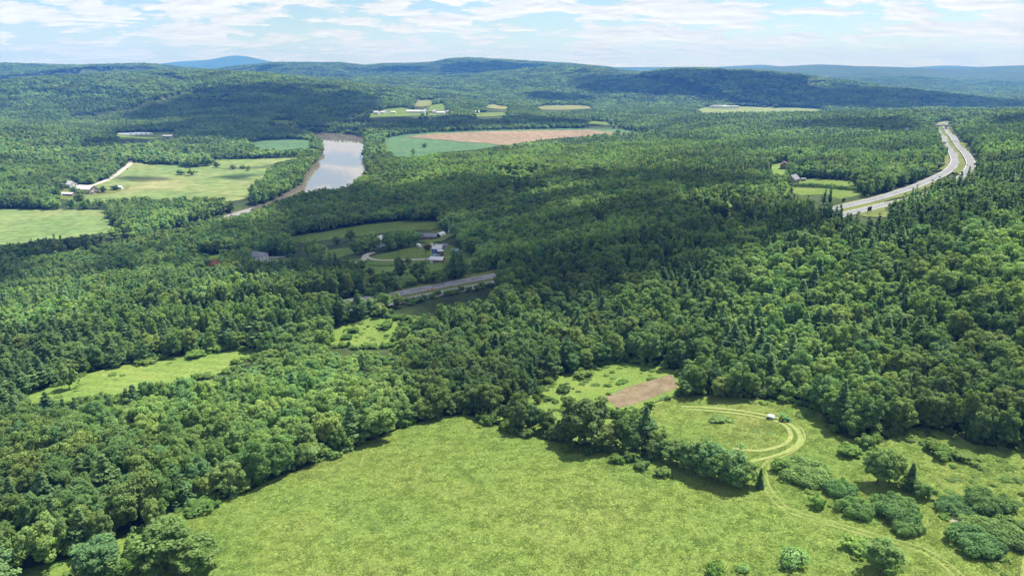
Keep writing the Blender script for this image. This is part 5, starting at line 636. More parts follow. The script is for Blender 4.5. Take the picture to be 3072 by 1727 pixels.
for nm, w, mt, lab in (('house_drive', 4.2, 'gravel', 'grey lane curving between the hedges'), ('garden_drive', 3.2, 'gravel', 'pale drive leading to the blue house'),
                       ('lane_far', 5.0, 'gravel', 'grey lane left of the curved drive'), ('field_road', 7.0, 'gravel', 'white gravel road along the valley field'),
                       ('village_road', 10.0, 'gravel', 'far pale road above the village'), ('median_link', 6.0, 'asphalt', 'turnaround across the highway median'),
                       ('ramp_link', 6.0, 'asphalt', 'short lay-by road at the highway bend')):
    ribbon(nm, LINES[nm], w, mt, .35 if math.hypot(*LINES[nm][0]) < 900 else .7, 5, lab, skirt=.6)
for nm, w, lab, sh in (('mow_outer', 1.5, 'outer mown swath round the tractor field', 0), ('mow_inner', 1.3, 'inner mown swath round the tractor field', 0), ('mow_rim', .5, 'thin tyre line outside the mown loop', 0)):
    ribbon('mown_swath', LINES[nm], w, 'mown', .10 + .01 * len(nm), 2.0, lab, wob=.35)
ribbon('wheel_track', LINES['track'], .55, 'track_grass', .10, 1.6, 'left wheel rut of the grassy track', shift=-.9, wob=.4)
ribbon('wheel_track', LINES['track'], .55, 'track_grass', .10, 1.6, 'right wheel rut of the grassy track', shift=.9, wob=.4)

# ---------------------------------------------------------------- leaves and trees
def sphere_dirs(n, r):
    v = r.normal(size=(n, 3)); return v / np.linalg.norm(v, axis=1)[:, None]

def quads_from(pos, nrm, size, r, tint, asp=(.7, 1.3), puff=None):
    """leaf sprays: one bent quad at each point"""
    n = len(pos)
    nrm = nrm / np.linalg.norm(nrm, axis=1)[:, None]
    a = np.cross(nrm, r.normal(size=(n, 3))); a /= np.linalg.norm(a, axis=1)[:, None] + 1e-9
    b = np.cross(nrm, a)
    s = size * r.uniform(.65, 1.35, n)[:, None]
    e = r.uniform(*asp, n)[:, None]
    ha, hb = a * s * .5 * e, b * s * .5
    bend = nrm * s * .16
    V = np.stack([pos - ha - hb * .6 - bend, pos + ha * .8 - hb - bend * .2, pos + ha + hb * .7 - bend, pos - ha * .7 + hb + bend * .2], 1).reshape(-1, 3)
    Q = np.arange(n * 4).reshape(n, 4)
    pn = nrm if puff is None else nrm * .8 + puff * .2
    pn = pn / (np.linalg.norm(pn, axis=1)[:, None] + 1e-9)
    return V, Q, np.column_stack([np.repeat(tint, 4), np.repeat(pn, 4, axis=0)])

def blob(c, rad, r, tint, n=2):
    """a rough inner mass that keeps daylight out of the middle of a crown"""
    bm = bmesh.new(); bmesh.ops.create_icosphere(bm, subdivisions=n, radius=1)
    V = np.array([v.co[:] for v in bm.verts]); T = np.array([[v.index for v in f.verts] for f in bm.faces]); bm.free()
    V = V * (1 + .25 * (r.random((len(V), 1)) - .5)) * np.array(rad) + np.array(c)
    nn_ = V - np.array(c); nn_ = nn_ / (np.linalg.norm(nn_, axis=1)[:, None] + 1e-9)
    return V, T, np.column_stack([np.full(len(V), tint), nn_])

def crown_mesh(name, parts, mat):
    V = []; Q = []; T = []; A = []; n = 0
    for kind, v, f, t in parts:
        V.append(v); A.append(t); (Q if kind == 'q' else T).append(f + n); n += len(v)
    me = np_mesh(name, np.vstack(V), np.vstack(Q) if Q else None, np.vstack(T) if T else None, False)
    A = np.vstack(A)
    add_attr(me, 'tint', A[:, 0])
    # leaves shade with the roundness of the spray they belong to
    me.polygons.foreach_set('use_smooth', np.ones(len(me.polygons), bool))
    me.normals_split_custom_set_from_vertices(A[:, 1:].astype(np.float32))
    me.materials.append(MATS[mat])
    return me

def broad_crown(seed, H, Rr, npuff, nq, size, mat='broad_leaf', low=.07, dome=False, core=True, extra=None):
    r = np.random.default_rng(seed); parts = []
    zc = H * (.53 if not dome else .36); zv = H - zc if not dome else H * .55
    for i in range(npuff):
        d = sphere_dirs(1, r)[0]
        if d[2] < -.72: d[2] *= -.6
        d /= np.linalg.norm(d)
        k = r.uniform(.5, .95) * (1 + .2 * math.sin(3 * math.atan2(d[1], d[0]) + seed) + .12 * math.sin(5 * d[2] + seed * 2))
        if dome:
            d[2] = abs(d[2]) * .8 + .0; k = r.uniform(.5, .95)
        c = np.array([d[0] * Rr * k, d[1] * Rr * k, zc + d[2] * (zv * .86 if d[2] > 0 else (zc - H * low) * .9) * k])
        pr = Rr * r.uniform(.13, .32) * (.85 if dome else 1)
        ct = c - np.array([0, 0, zc - .15 * H]); outd = ct / (np.linalg.norm(ct) + 1e-6)
        dd = sphere_dirs(int(nq * 1.7), r)
        keep = (dd @ outd + dd[:, 2] * .35) > -.25
        dd = dd[keep][:nq]
        pos = c + dd * pr * r.uniform(.72, 1.08, (len(dd), 1)) * np.array([1, 1, .82])
        nr = dd + r.normal(size=dd.shape) * .5 + np.array([0, 0, .6])
        base = r.uniform(.82, 1.18)
        tint = base * (r.uniform(.78, 1.22, len(dd)))
        up_ = dd + np.array([0, 0, .45]); up_ /= np.linalg.norm(up_, axis=1)[:, None]
        parts.append(('q',) + quads_from(pos, nr, size, r, tint, puff=up_))
    if core:
        v, t, a = blob((0, 0, zc - .03 * H), (Rr * .6, Rr * .6, (zv if dome else (zc - low * H)) * .74), r, .8)  # core tinted darker: shade inside the crown put into its colour
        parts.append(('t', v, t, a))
    if extra: parts += extra(r)
    return crown_mesh(name_of(mat), parts, mat)

def name_of(mat): return mat.replace('_leaf', '_crown')

def pine_crown(seed, H, Rr, nlev, nbr, nq, size, mat='pine_leaf', droop=.0, dense=.5, power=.62, base=.16):
    """branch layers: sprays spread along each bough"""
    r = np.random.default_rng(seed); parts = []; P = []; NV = []; TI = []
    for i in range(nlev):
        t = (i + r.uniform(0, .6)) / nlev
        z = H * (base + (1 - base) * t)
        rad = Rr * ((1 - t) ** power) * r.uniform(.72, 1.15) + .12
        if mat == 'pine_leaf': rad *= (.72 + .5 * math.sin(math.pi * min(1, t * 1.35)))
        nb = max(3, int(nbr * (1 - .45 * t)))
        a0 = r.uniform(0, 6.28)
        for b in range(nb):
            a = a0 + 6.283 * b / nb + r.uniform(-.3, .3)
            L = rad * r.uniform(.7, 1.15)
            m = max(2, int(nq * (.35 + .65 * L / Rr)))
            s = np.sqrt(r.uniform(.06, 1, m)) * L
            wd = .16 * L + .2
            off = r.normal(size=m) * wd * .6
            up = (.10 if mat == 'pine_leaf' else -.18) + droop
            pos = np.column_stack([np.cos(a) * s - np.sin(a) * off, np.sin(a) * s + np.cos(a) * off, z + s * up + r.normal(size=m) * .06 * H / nlev * 3])
            P.append(pos); NV.append(np.column_stack([np.cos(a) * np.ones(m) * .35, np.sin(a) * np.ones(m) * .35, np.ones(m)]) + r.normal(size=(m, 3)) * .35)
            TI.append(r.uniform(.8, 1.2) * r.uniform(.82, 1.18, m))
    P = np.vstack(P); NV = np.vstack(NV); TI = np.concatenate(TI)
    rd = P * np.array([1, 1, 0]); rd /= np.linalg.norm(rd, axis=1)[:, None] + 1e-6; rd = rd * .8 + np.array([0, 0, .75]); rd /= np.linalg.norm(rd, axis=1)[:, None]
    parts.append(('q',) + quads_from(P, NV, size, r, TI, (.5, 1.1), puff=rd))
    v, t, a = blob((0, 0, H * .42), (Rr * .3, Rr * .3, H * .34), r, .55); v[:, :2] *= np.clip(1.5 - v[:, 2:3] / H * 1.3, .1, 1.3)  # dark tint paints the inner shade of the boughs into the core
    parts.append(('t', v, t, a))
    return crown_mesh(name_of(mat), parts, mat)

def trunk_mesh(H, rad, limbs, seed, n=7):
    r = random.Random(seed); mb = MB()
    pts = [(0, 0, -.6), (0, 0, .4), (r.uniform(-.1, .1), r.uniform(-.1, .1), H * .3), (r.uniform(-.25, .25), r.uniform(-.25, .25), H * .6), (0, 0, H * .92)]
    mb.tube(pts, [rad * 1.5, rad, rad * .8, rad * .5, rad * .12], n)
    for i in range(limbs):
        z = H * r.uniform(.22, .6); a = r.uniform(0, 6.28); L = H * r.uniform(.16, .27)
        mb.tube([(0, 0, z), (math.cos(a) * L * .5, math.sin(a) * L * .5, z + L * .45), (math.cos(a) * L, math.sin(a) * L, z + L * .8)], [rad * .42, rad * .28, rad * .08], 5)
    me = bpy.data.meshes.new('trunk'); me.from_pydata(mb.v, [], mb.f); me.update(); me.materials.append(MATS['bark'])
    return me

BH, BR = 14.0, 5.0
PH, PR = 18.0, 4.2
SH, SR = 15.0, 3.0
broad_hi = [broad_crown(100 + i, BH, BR * (1, .92, 1.05, .85, 1, .95)[i], (112, 120, 104, 116, 128, 108)[i], 72, .44) for i in range(6)]
broad_mid = [broad_crown(120 + i, BH, BR, 46, 17, 1.0) for i in range(4)]
broad_low = [broad_crown(140 + i, BH, BR, 13, 9, 2.3) for i in range(3)]
pine_hi = [pine_crown(200 + i, PH, PR, 17, 8, 40, .5) for i in range(4)]
pine_mid = [pine_crown(220 + i, PH, PR, 12, 6, 9, 1.05) for i in range(3)]
pine_low = [pine_crown(240 + i, PH, PR, 7, 4, 5, 2.0) for i in range(2)]
spruce_hi = [pine_crown(300 + i, SH, SR, 22, 9, 24, .46, 'spruce_leaf', power=.9, base=.08) for i in range(4)]
spruce_mid = [pine_crown(320 + i, SH, SR, 13, 6, 7, .95, 'spruce_leaf', power=.9, base=.08) for i in range(3)]
spruce_low = [pine_crown(340 + i, SH, SR, 7, 4, 4, 1.8, 'spruce_leaf', power=.9, base=.08) for i in range(2)]
bush_hi = [broad_crown(400 + i, 3.0, 2.4, 26, 46, .36, 'bush_leaf', .05) for i in range(3)]
sumac_hi = [broad_crown(420 + i, 4.4, 7.0, 70, 150, .40, 'sumac_leaf', .0, True) for i in range(3)]
def blossoms(r):
    d = sphere_dirs(420, r); d[:, 2] = np.abs(d[:, 2]); p = d * np.array([2.35, 2.35, 1.35]) * r.uniform(.9, 1.04, (420, 1)) + np.array([0, 0, 1.65])
    return [('q',) + quads_from(p, d, .20, r, r.uniform(1.5, 2.0, 420))]
flower_hi = [broad_crown(440, 3.0, 2.4, 26, 46, .36, 'bush_leaf', .05, extra=blossoms)]
red_hi = [broad_crown(450, 3.0, 2.4, 22, 40, .42, 'red_leaf', .05)]
trunk_b = [trunk_mesh(BH, .26, 5, i) for i in range(3)]
trunk_p = trunk_mesh(PH, .24, 0, 11)
trunk_s = trunk_mesh(SH, .18, 0, 12)
stem_m = trunk_mesh(2.2, .07, 4, 13, 5)

KINDS = {
 'broad': ('broadleaf_tree', BH, BR, broad_hi, trunk_b, 'broadleaf tree'),
 'pine': ('pine_tree', PH, PR, pine_hi, [trunk_p], 'pine tree'),
 'spruce': ('spruce_tree', SH, SR, spruce_hi, [trunk_s], 'spruce tree'),
}
def plant_tree(kind, x, y, h, rad, label, group, crowns=None, z=None):
    nm, H0, R0, cr, tr, cat = KINDS[kind]
    cr = crowns or cr
    o = empty(nm, (x, y, (hz(x, y) if z is None else z) - .15), random.uniform(0, 6.28), (rad / R0, rad / R0 * random.uniform(.92, 1.08), h / H0))
    tag(o, label, cat, group)
    i = random.randrange(len(cr))
    link('crown', cr[i], o); link('trunk', tr[i % len(tr)], o)
    return o

SHK = {'sumac': ('sumac_thicket', 5.0, 7.0, sumac_hi, 'thicket'), 'bush': ('bush', 3.0, 2.4, bush_hi, 'bush'), 'flower': ('flowering_bush', 3.0, 2.4, flower_hi, 'bush'), 'red': ('red_shrub', 3.0, 2.4, red_hi, 'shrub')}
bush_objs = []
for k, x, y, h, rad, lab in SHRUBS:
    nm, H0, R0, cr, cat = SHK[k]
    o = empty(nm, (x, y, hz(x, y) - .1), random.uniform(0, 6.28), (rad / R0, rad / R0 * random.uniform(.85, 1.0), h / H0))
    tag(o, lab, cat)
    link('crown', random.choice(cr), o); link('stem', stem_m, o)
SPECIAL = {0: 'great dark oak standing highest in the hedgerow at the top of the meadow', 6: 'dark flat-topped pine in the hedgerow right of the great oak', 13: 'small dark cedar at the right end of the hedgerow',
 14: 'rounded dark tree alone at the upper left meadow edge', 15: 'low round tree at the very top of the meadow', 19: 'yellow-green sapling clump left of the dark cedar', 20: 'yellow-green sapling clump touching the dark cedar', 21: 'dark upright cedar among the sumac thickets',
 22: 'lone dark tree on the near meadow at the bottom right', 23: 'tall greyish larch-like pine at the wood edge right of the tractor', 27: 'tall slim tree with bare stem at the right-hand wood edge', 28: 'slender tree near the right edge of the picture above the meadow',
 31: 'large dark tree cut by the bottom edge left of the meadow', 32: 'right half of the tree pair cut by the bottom edge', 33: 'dark round tree in the lower left corner', 34: 'vine-draped slim tree at the left corner of the meadow', 35: 'broad dark tree left of the vine-draped one',
 36: 'lone tree with bare trunk at the left end of the hay meadow', 37: 'bright round tree on the lawn right of the blue house', 38: 'small round tree beside the bright one right of the blue house', 39: 'tree with clear trunk just above the highway', 40: 'broad dark tree between the highway and the blue house drive',
 41: 'round tree above the left end of the visible highway', 42: 'tall dark pine in front of the blue house', 43: 'second dark pine in front of the blue house', 49: 'tiny spruce in the lawn beside the pale drive',
 54: 'dark lone tree on the green margin of the ploughed field', 55: 'lone tree at the near tip of the ploughed field'}
for i, (k, x, y, h, rad) in enumerate(TREES):
    r_ = math.hypot(x, y)
    lab = SPECIAL.get(i)
    if lab is None:
        if k == 'broad' and h == 12.5 and rad == 6.2: lab = 'dark tree in the row on the far river bank beside the striped field'
        elif k == 'broad' and h == 13.5 and rad == 6.4: lab = 'tall tree in the row between the two valley fields'
        elif r_ > 900: lab = 'rounded tree standing in the far valley field' if y > 1050 else 'rounded tree in the valley farm'
        elif r_ > 450: lab = 'leafy tree standing beside the lawns of the houses'
        elif x > 60 and r_ < 300: lab = 'leafy tree on the edge of the right-hand meadow'
        elif r_ < 260: lab = 'leafy tree in the hedgerow round the meadow'
        else: lab = 'leafy tree above the highway verge'
        grp = lab.replace('tree', 'trees', 1)
    else: grp = None
    plant_tree(k, x, y, h, rad, lab, grp, (broad_mid if k == 'broad' else None) if 300 < r_ < 1200 else (broad_low if r_ > 1200 else None))

# ---------------------------------------------------------------- the woods
ALL_OPEN = []
for nm, L_ in OPEN.items():
    for P in L_:
        ALL_OPEN.append([tuple(p) for p in P])
ROADS = [LINES['carriageway_far'], LINES['carriageway_near'], LINES['field_road'], LINES['house_drive'], LINES['garden_drive'], LINES['lane_far'], LINES['lower_drive']]
SITES = [SPOTS[n] for n in ('red_house', 'wood_house', 'mid_house', 'top_house', 'brown_house', 'grey_barn', 'hall_a', 'hall_b', 'hall_c', 'array_w', 'array_x', 'array_y', 'far_a', 'far_b', 'far_c', 'blue_van', 'tarp')]
def blocked(x, y, pad=3.0):
    m = inpoly(x, y, RIVER) | (poly_dist(x, y, RIVER) < 1.2)
    for P in ALL_OPEN:
        m |= inpoly(x, y, P)
    for P in ROADS:
        d = seg_dist(x, y, [(a, b, 0) for a, b in P])[0]
        m |= np.where(x < -62, d < (6.5 if len(P) > 20 else 5), d < (9.5 if len(P) > 20 else 5))
    for bx, by in SITES:
        m |= (x - bx) ** 2 + (y - by) ** 2 < 81
    return m

def grid_pts(r0, r1, sp, jit=.42):
    X = r1
    gx, gy = np.meshgrid(np.arange(-X, X, sp), np.arange(40, X, sp))
    gx = gx.ravel(); gy = gy.ravel()
    gx = gx + ((np.round(gy / sp) % 2) * .5) * sp
    k = (np.abs(gx) < gy * .80 + 70); gx, gy = gx[k], gy[k]
    rr = np.hypot(gx, gy); k = (rr >= r0) & (rr < r1); gx, gy = gx[k], gy[k]
    gx = gx + rng.uniform(-jit, jit, gx.size) * sp; gy = gy + rng.uniform(-jit, jit, gy.size) * sp
    return gx, gy

def conifer_share(x, y):
    n = fbm(x / 120 + 3, y / 120, 41, 3)
    p = sstep(.48, .68, n) * .6
    p = np.where((x > 70) & (y > 240) & (y < 620), .28 + .62 * sstep(.44, .62, n), p)
    p = np.where((x < -50) & (x > -230) & (y > 215) & (y < 330), .08 + .6 * sstep(.45, .64, n), p)
    p = np.where((x < -190) & (y > 340) & (y < 460), .42, p)
    p = np.where((x > 150) & (y > 620), .08 + .45 * sstep(.45, .62, n), p)
    p = np.where((x < 0) & (y > 550) & (y < 1900), .05 + .12 * n, p)
    p = np.where((x > -75) & (x < 75) & (y < 420), .02 + .22 * sstep(.5, .7, n), p)
    p = np.where((x > -60) & (y < 232), .02, p)
    return np.clip(p, 0, .92)

def pick(x, y):
    """0 broadleaf, 1 pine, 2 spruce"""
    p = conifer_share(x, y); u = rng.random(x.size); v = rng.random(x.size)
    spr = np.where((x > 60) & (y < 620), .68, .25)
    return np.where(u < p, np.where(v < spr, 2, 1), 0)

def in_frame(x, y, z, mx=60):
    c, s = math.cos(PITCH), math.sin(PITCH)
    dz = z - CAMZ
    w = y * c - dz * s; v = y * s + dz * c
    px = 1536 + 2114 * x / w; py = 863.5 - 2114 * v / w
    return (px > -mx) & (px < 3072 + mx) & (py > -mx) & (py < 1727 + mx * 2)

def hidden(x, y, ztop):
    """behind a hill as seen from the camera's neighbourhood"""
    h = np.zeros(x.shape, bool)
    for f in np.linspace(.12, .97, 44):
        h |= hfast(x * f, y * f) > CAMZ + (ztop - CAMZ) * f + 6
    return h

tree_spots = np.array([(t[1], t[2], t[4]) for t in TREES])
def clear_of_specials(x, y):
    k = np.ones(x.size, bool)
    for tx, ty, tr in tree_spots:
        k &= (x - tx) ** 2 + (y - ty) ** 2 > (tr * .75 + 1.5) ** 2
    return k

# ring of full-detail trees
x, y = grid_pts(60, 560, 5.0, .5)
k = ~blocked(x, y) & clear_of_specials(x, y); x, y = x[k], y[k]
sp = pick(x, y); z = height(x, y)
big = fbm(x / 45, y / 45, 77, 2)
hh = np.where(sp == 0, rng.uniform(7.5, 15.0, x.size) + 7 * (big - .5), np.where(sp == 1, rng.uniform(10, 16, x.size), rng.uniform(8.5, 14.5, x.size)))
rr = np.where(sp == 0, hh * rng.uniform(.24, .38, x.size), np.where(sp == 1, hh * rng.uniform(.28, .38, x.size), hh * rng.uniform(.27, .36, x.size)))
young = (x < -45) & (x > -190) & (y > 245) & (y < 305)
hh = np.where(young, hh * .68, hh); rr = np.where(young, rr * .8, rr)
screen = (seg_dist(x, y, [(a, b, 0) for a, b in LINES['carriageway_near']])[0] < 34) & (y < 480) & ((x < -62) | (x > -6))
hh = np.where(screen, np.maximum(hh, rng.uniform(13.5, 17.5, x.size)), hh)
dist = np.hypot(x, y)
vis = in_frame(x, y, z + 6)
order = np.argsort(dist)
chosen = np.zeros(x.size, bool)
n_left = {0: 300 - sum(t[0] == 'broad' for t in TREES), 1: 300 - sum(t[0] == 'pine' for t in TREES), 2: 300 - sum(t[0] == 'spruce' for t in TREES)}
REG = [
 (lambda x, y: x < -70 and y < 175, 'wood in the lower left corner'),
 (lambda x, y: x < -40 and y < 215, 'wood halfway along the left edge of the meadow'),
 (lambda x, y: x < -55 and y < 262, 'wood between the meadow and the hay meadow'),
 (lambda x, y: x < -120 and y < 360, 'wood behind the left end of the hay meadow'),
 (lambda x, y: x < -40 and y < 360, 'wood behind the right end of the hay meadow'),
 (lambda x, y: x < 10 and y < 300, 'wood beyond the top corner of the meadow'),
 (lambda x, y: x < 60 and y < 300, 'wood beyond the weedy clearing'),
 (lambda x, y: 60 <= x < 110 and y < 300, 'wood edge beyond the tractor field'),
 (lambda x, y: x >= 110 and y < 300, 'wood edge above the right-hand thickets'),
 (lambda x, y: x < -100, 'wood on the left below the houses'),
 (lambda x, y: x < 60, 'wood just below the highway'),
 (lambda x, y: x < 160, 'middle of the hillside wood on the right'),
 (lambda x, y: True, 'hillside wood at the right edge of the picture'),
]
KN = {0: ('broad', 'broadleaf tree'), 1: ('pine', 'pine tree'), 2: ('spruce', 'spruce tree')}
ORD = 'first second third fourth fifth sixth seventh eighth ninth tenth eleventh twelfth thirteenth fourteenth fifteenth sixteenth seventeenth eighteenth nineteenth twentieth'.split()
picked = []
for i in order:
    s_ = int(sp[i])
    if not vis[i] or n_left[s_] <= 0: continue
    n_left[s_] -= 1; chosen[i] = True; picked.append(i)
dm = poly_dist(x, y, [tuple(p) for p in OPEN['meadow'][0]])
row_left = sorted([i for i in picked if dm[i] < 5.5 and x[i] < -12 and y[i] > 118], key=lambda i: y[i])
row_right = sorted([i for i in picked if dm[i] < 5.5 and x[i] > 55 and y[i] > 150], key=lambda i: x[i])
named = {}
for k_, i in enumerate(row_left[:20]): named[i] = ORD[k_] + ' tree up the front row of the wood along the left meadow edge'
for k_, i in enumerate(row_right[:20]): named[i] = ORD[k_] + ' tree from the soil patch in the wood front behind the tractor'
for i in picked:
    kd, pre = KN[int(sp[i])]
    if i in named:
        plant_tree(kd, x[i], y[i], hh[i], rr[i], named[i], 'trees in the front rows round the meadow', z=z[i]); continue
    reg = next(t for f, t in REG if f(x[i], y[i]))
    size = 'tall ' if hh[i] > 13.5 else ('small ' if hh[i] < 9.5 else 'mid-sized ')
    lab = size + pre + ' in the ' + reg
    plant_tree(kd, x[i], y[i], hh[i], rr[i], lab, lab.replace('tree', 'trees', 1), z=z[i])
rest = ~chosen

def scatter(name, label, sets, cat='forest'):
    """one woodland object: points carrying copies of the trees' own crowns and trunks. sets: (x, y, z, rot, sx, sz, variant) and the variants' meshes"""
    X = np.concatenate([s['x'] for s in sets]); n = X.size
    Y = np.concatenate([s['y'] for s in sets]); Z = np.concatenate([s['z'] for s in sets])
    var = []; protos = []; 
    for s in sets:
        m = s['x'].size; k = len(s['protos'])
        var.append(len(protos) + rng.integers(0, k, m)); protos += s['protos']
    me = bpy.data.meshes.new(name); me.vertices.add(n); me.vertices.foreach_set('co', np.column_stack([X, Y, Z]).astype(np.float32).ravel())
    add_attr(me, 'rot', np.column_stack([rng.normal(0, .03, n), rng.normal(0, .03, n), rng.uniform(0, 6.28, n)]), typ='FLOAT_VECTOR')
    add_attr(me, 'scl', np.vstack([s['scl'] for s in sets]), typ='FLOAT_VECTOR')
    add_attr(me, 'variant', np.concatenate(var), typ='INT')
    o = link(name, me); tag(o, label, cat, None, 'stuff')
    ng = bpy.data.node_groups.new(name, 'GeometryNodeTree')
    ng.interface.new_socket('Geometry', in_out='INPUT', socket_type='NodeSocketGeometry')
    ng.interface.new_socket('Geometry', in_out='OUTPUT', socket_type='NodeSocketGeometry')
    L = ng.links.new
    gi = ng.nodes.new('NodeGroupInput'); go = ng.nodes.new('NodeGroupOutput'); join = ng.nodes.new('GeometryNodeJoinGeometry')
    def attr(nm, typ):
        a = ng.nodes.new('GeometryNodeInputNamedAttribute'); a.data_type = typ; a.inputs['Name'].default_value = nm
        return a.outputs['Attribute']
    rot, scl, va = attr('rot', 'FLOAT_VECTOR'), attr('scl', 'FLOAT_VECTOR'), attr('variant', 'INT')
    for v, objs in enumerate(protos):
        cmp_ = ng.nodes.new('FunctionNodeCompare'); cmp_.data_type = 'INT'; cmp_.operation = 'EQUAL'
        ia = [s for s in cmp_.inputs if s.type == 'INT']
        L(va, ia[0]); ia[1].default_value = v
        iop = ng.nodes.new('GeometryNodeInstanceOnPoints')
        L(gi.outputs[0], iop.inputs['Points']); L(cmp_.outputs[0], iop.inputs['Selection']); L(rot, iop.inputs['Rotation']); L(scl, iop.inputs['Scale'])
        jj = ng.nodes.new('GeometryNodeJoinGeometry')
        for ob in objs:
            oi = ng.nodes.new('GeometryNodeObjectInfo'); oi.inputs['Object'].default_value = ob; oi.transform_space = 'ORIGINAL'
            L(oi.outputs['Geometry'], jj.inputs[0])
        L(jj.outputs[0], iop.inputs['Instance']); L(iop.outputs[0], join.inputs[0])
    L(join.outputs[0], go.inputs[0])
    md = o.modifiers.new('trees', 'NODES'); md.node_group = ng
    return o

def find(mesh):
    for o in COL.objects:
        if o.data is mesh: return o
def owner(mesh, kind, spot, h, rad, label):
    """every crown that the woods repeat belongs to a tree that stands in the scene"""
    o = find(mesh)
    if o is None:
        t = plant_tree(kind, spot[0], spot[1], h, rad, label, label.replace('tree', 'trees', 1), [mesh]); o = [c for c in t.children if c.data is mesh][0]
    return o
def protos(kind, meshes, spots, label):
    out = []
    for m, s in zip(meshes, spots):
        cr = owner(m, kind, s, {'broad': 13, 'pine': 16, 'spruce': 13}[kind], {'broad': 4.6, 'pine': 3.8, 'spruce': 2.6}[kind], label)
        tr = [c for c in cr.parent.children if c is not cr]
        out.append([cr] + tr)
    return out
P_bh = protos('broad', broad_hi, [(-60, 300)] * 6, 'broadleaf tree in the wood just below the highway')
P_ph = protos('pine', pine_hi, [(-90, 300)] * 4, 'pine tree in the wood just below the highway')
P_sh = protos('spruce', spruce_hi, [(100, 320)] * 4, 'spruce tree in the hillside wood on the right')
P_bm = protos('broad', broad_mid, [(-30, 470), (-5, 480), (-180, 480), (-170, 500)], 'leafy tree standing beside the lawns of the houses')
P_pm = protos('pine', pine_mid, [(160, 620), (185, 640), (205, 650)], 'pine tree in the wood left of the grey barn')
P_sm = protos('spruce', spruce_mid, [(226, 600), (232, 606), (238, 598)], 'spruce tree in the row below the olive field')
P_bl = protos('broad', broad_low, [(-700, 1500), (-690, 1530), (-300, 1500)], 'rounded tree on the far river bank')
P_pl = protos('pine', pine_low, [(600, 1500), (640, 1560)], 'far pine on the plateau beside the highway bridge')
P_sl = protos('spruce', spruce_low, [(560, 1480), (620, 1600)], 'far spruce on the plateau beside the highway bridge')
P_bush = [[find(m), find(m).parent.children[1]] for m in bush_hi if find(m)]

def mk(x, y, z, h, rad, H0, R0, protos_):
    return {'x': x, 'y': y, 'z': z - .2, 'scl': np.column_stack([rad / R0, rad / R0, h / H0]), 'protos': protos_}
def wood(name, label, x, y, z, h, rad, sp, Pb, Pp, Ps):
    S = []
    for v, H0, R0, pr in ((0, BH, BR, Pb), (1, PH, PR, Pp), (2, SH, SR, Ps)):
        k = sp == v
        if k.any(): S.append(mk(x[k], y[k], z[k], h[k], rad[k], H0, R0, pr))
    return scatter(name, label, S)
m = rest & (dist < 400)
wood('woodland', 'mixed wood closing round the meadow and the highway', x[m], y[m], z[m], hh[m], rr[m], sp[m], P_bh, P_ph, P_sh)
m = rest & (dist >= 400)
wood('woodland', 'mixed wood between the highway and the houses', x[m], y[m], z[m], hh[m], rr[m], sp[m], P_bm, P_pm, P_sm)
# saplings and low growth under the near canopy
ux, uy = grid_pts(70, 470, 5.6, .5)
k = ~blocked(ux, uy); ux, uy = ux[k], uy[k]
uh = rng.uniform(4, 8.5, ux.size)
scatter('understory', 'saplings filling the gaps between the near trees', [mk(ux, uy, height(ux, uy), uh, uh * rng.uniform(.34, .5, ux.size), BH, BR, P_bm)], 'saplings')
# middle distance
def ring(name, label, r0, r1, sp_, Pb, Pp, Ps, hs=1.0, rs=1.0, cull=False):
    x, y = grid_pts(r0, r1, sp_)
    if cull:
        z = hfast(x, y); k = ~hidden(x, y, z + 22); x, y = x[k], y[k]
    k = ~blocked(x, y); x, y = x[k], y[k]
    z = height(x, y); k = z > .1; x, y, z = x[k], y[k], z[k]
    sp = pick(x, y); big = fbm(x / 70, y / 70, 78, 2)
    h = hs * np.where(sp == 0, rng.uniform(10, 15.5, x.size) + 8 * (big - .5), rng.uniform(11, 17.5, x.size))
    rad = rs * np.where(sp == 0, rng.uniform(3.0, 5.6, x.size), np.where(sp == 1, rng.uniform(3, 4.4, x.size), rng.uniform(2.8, 4.2, x.size)))
    vb = np.where((x < 150) & (y < 1500) & (sp == 0), 1.28, 1.0)   # the old riverside trees are the broadest
    wood(name, label, x, y, z, h * np.sqrt(vb) , rad * vb, sp, Pb, Pp, Ps)
    return x.size
n1 = ring('woodland', 'woods on the valley floor and the plateau in the middle distance', 560, 1350, 6.6, P_bm, P_pm, P_sm)
n2 = ring('forest', 'woods on the lower valley sides beyond the river', 1350, 3000, 11.5, P_bl, P_pl, P_sl, 1.05, 1.3, True)
n3 = ring('forest', 'wooded far hillsides under patches of cloud shade', 3000, FARR, 19.0, P_bl, P_pl, P_sl, 1.15, 2.3, True)

# undergrowth along the wood edges
x, y = grid_pts(80, 520, 3.4)
d = np.full(x.size, 1e9)
near_open = [OPEN[n][0] for n in ('meadow', 'clearing', 'hay_meadow', 'old_field', 'verge_left', 'house_lawn', 'roadside_lawn')]
for P in near_open: d = np.minimum(d, poly_dist(x, y, [tuple(p) for p in P]))
k = (d < 4.5) & ~inpoly(x, y, [tuple(p) for p in OPEN['meadow'][0]]) & (rng.random(x.size) < .8)
for P in near_open[1:]: k &= ~(inpoly(x, y, [tuple(p) for p in P]) & (d > 1.5))
x, y = x[k], y[k]; h = rng.uniform(1.2, 3.4, x.size); rad = rng.uniform(1.1, 2.6, x.size)
scatter('undergrowth', 'leafy undergrowth along the edges of the near woods', [mk(x, y, height(x, y), h, rad, 3.0, 2.4, P_bush)], 'undergrowth')
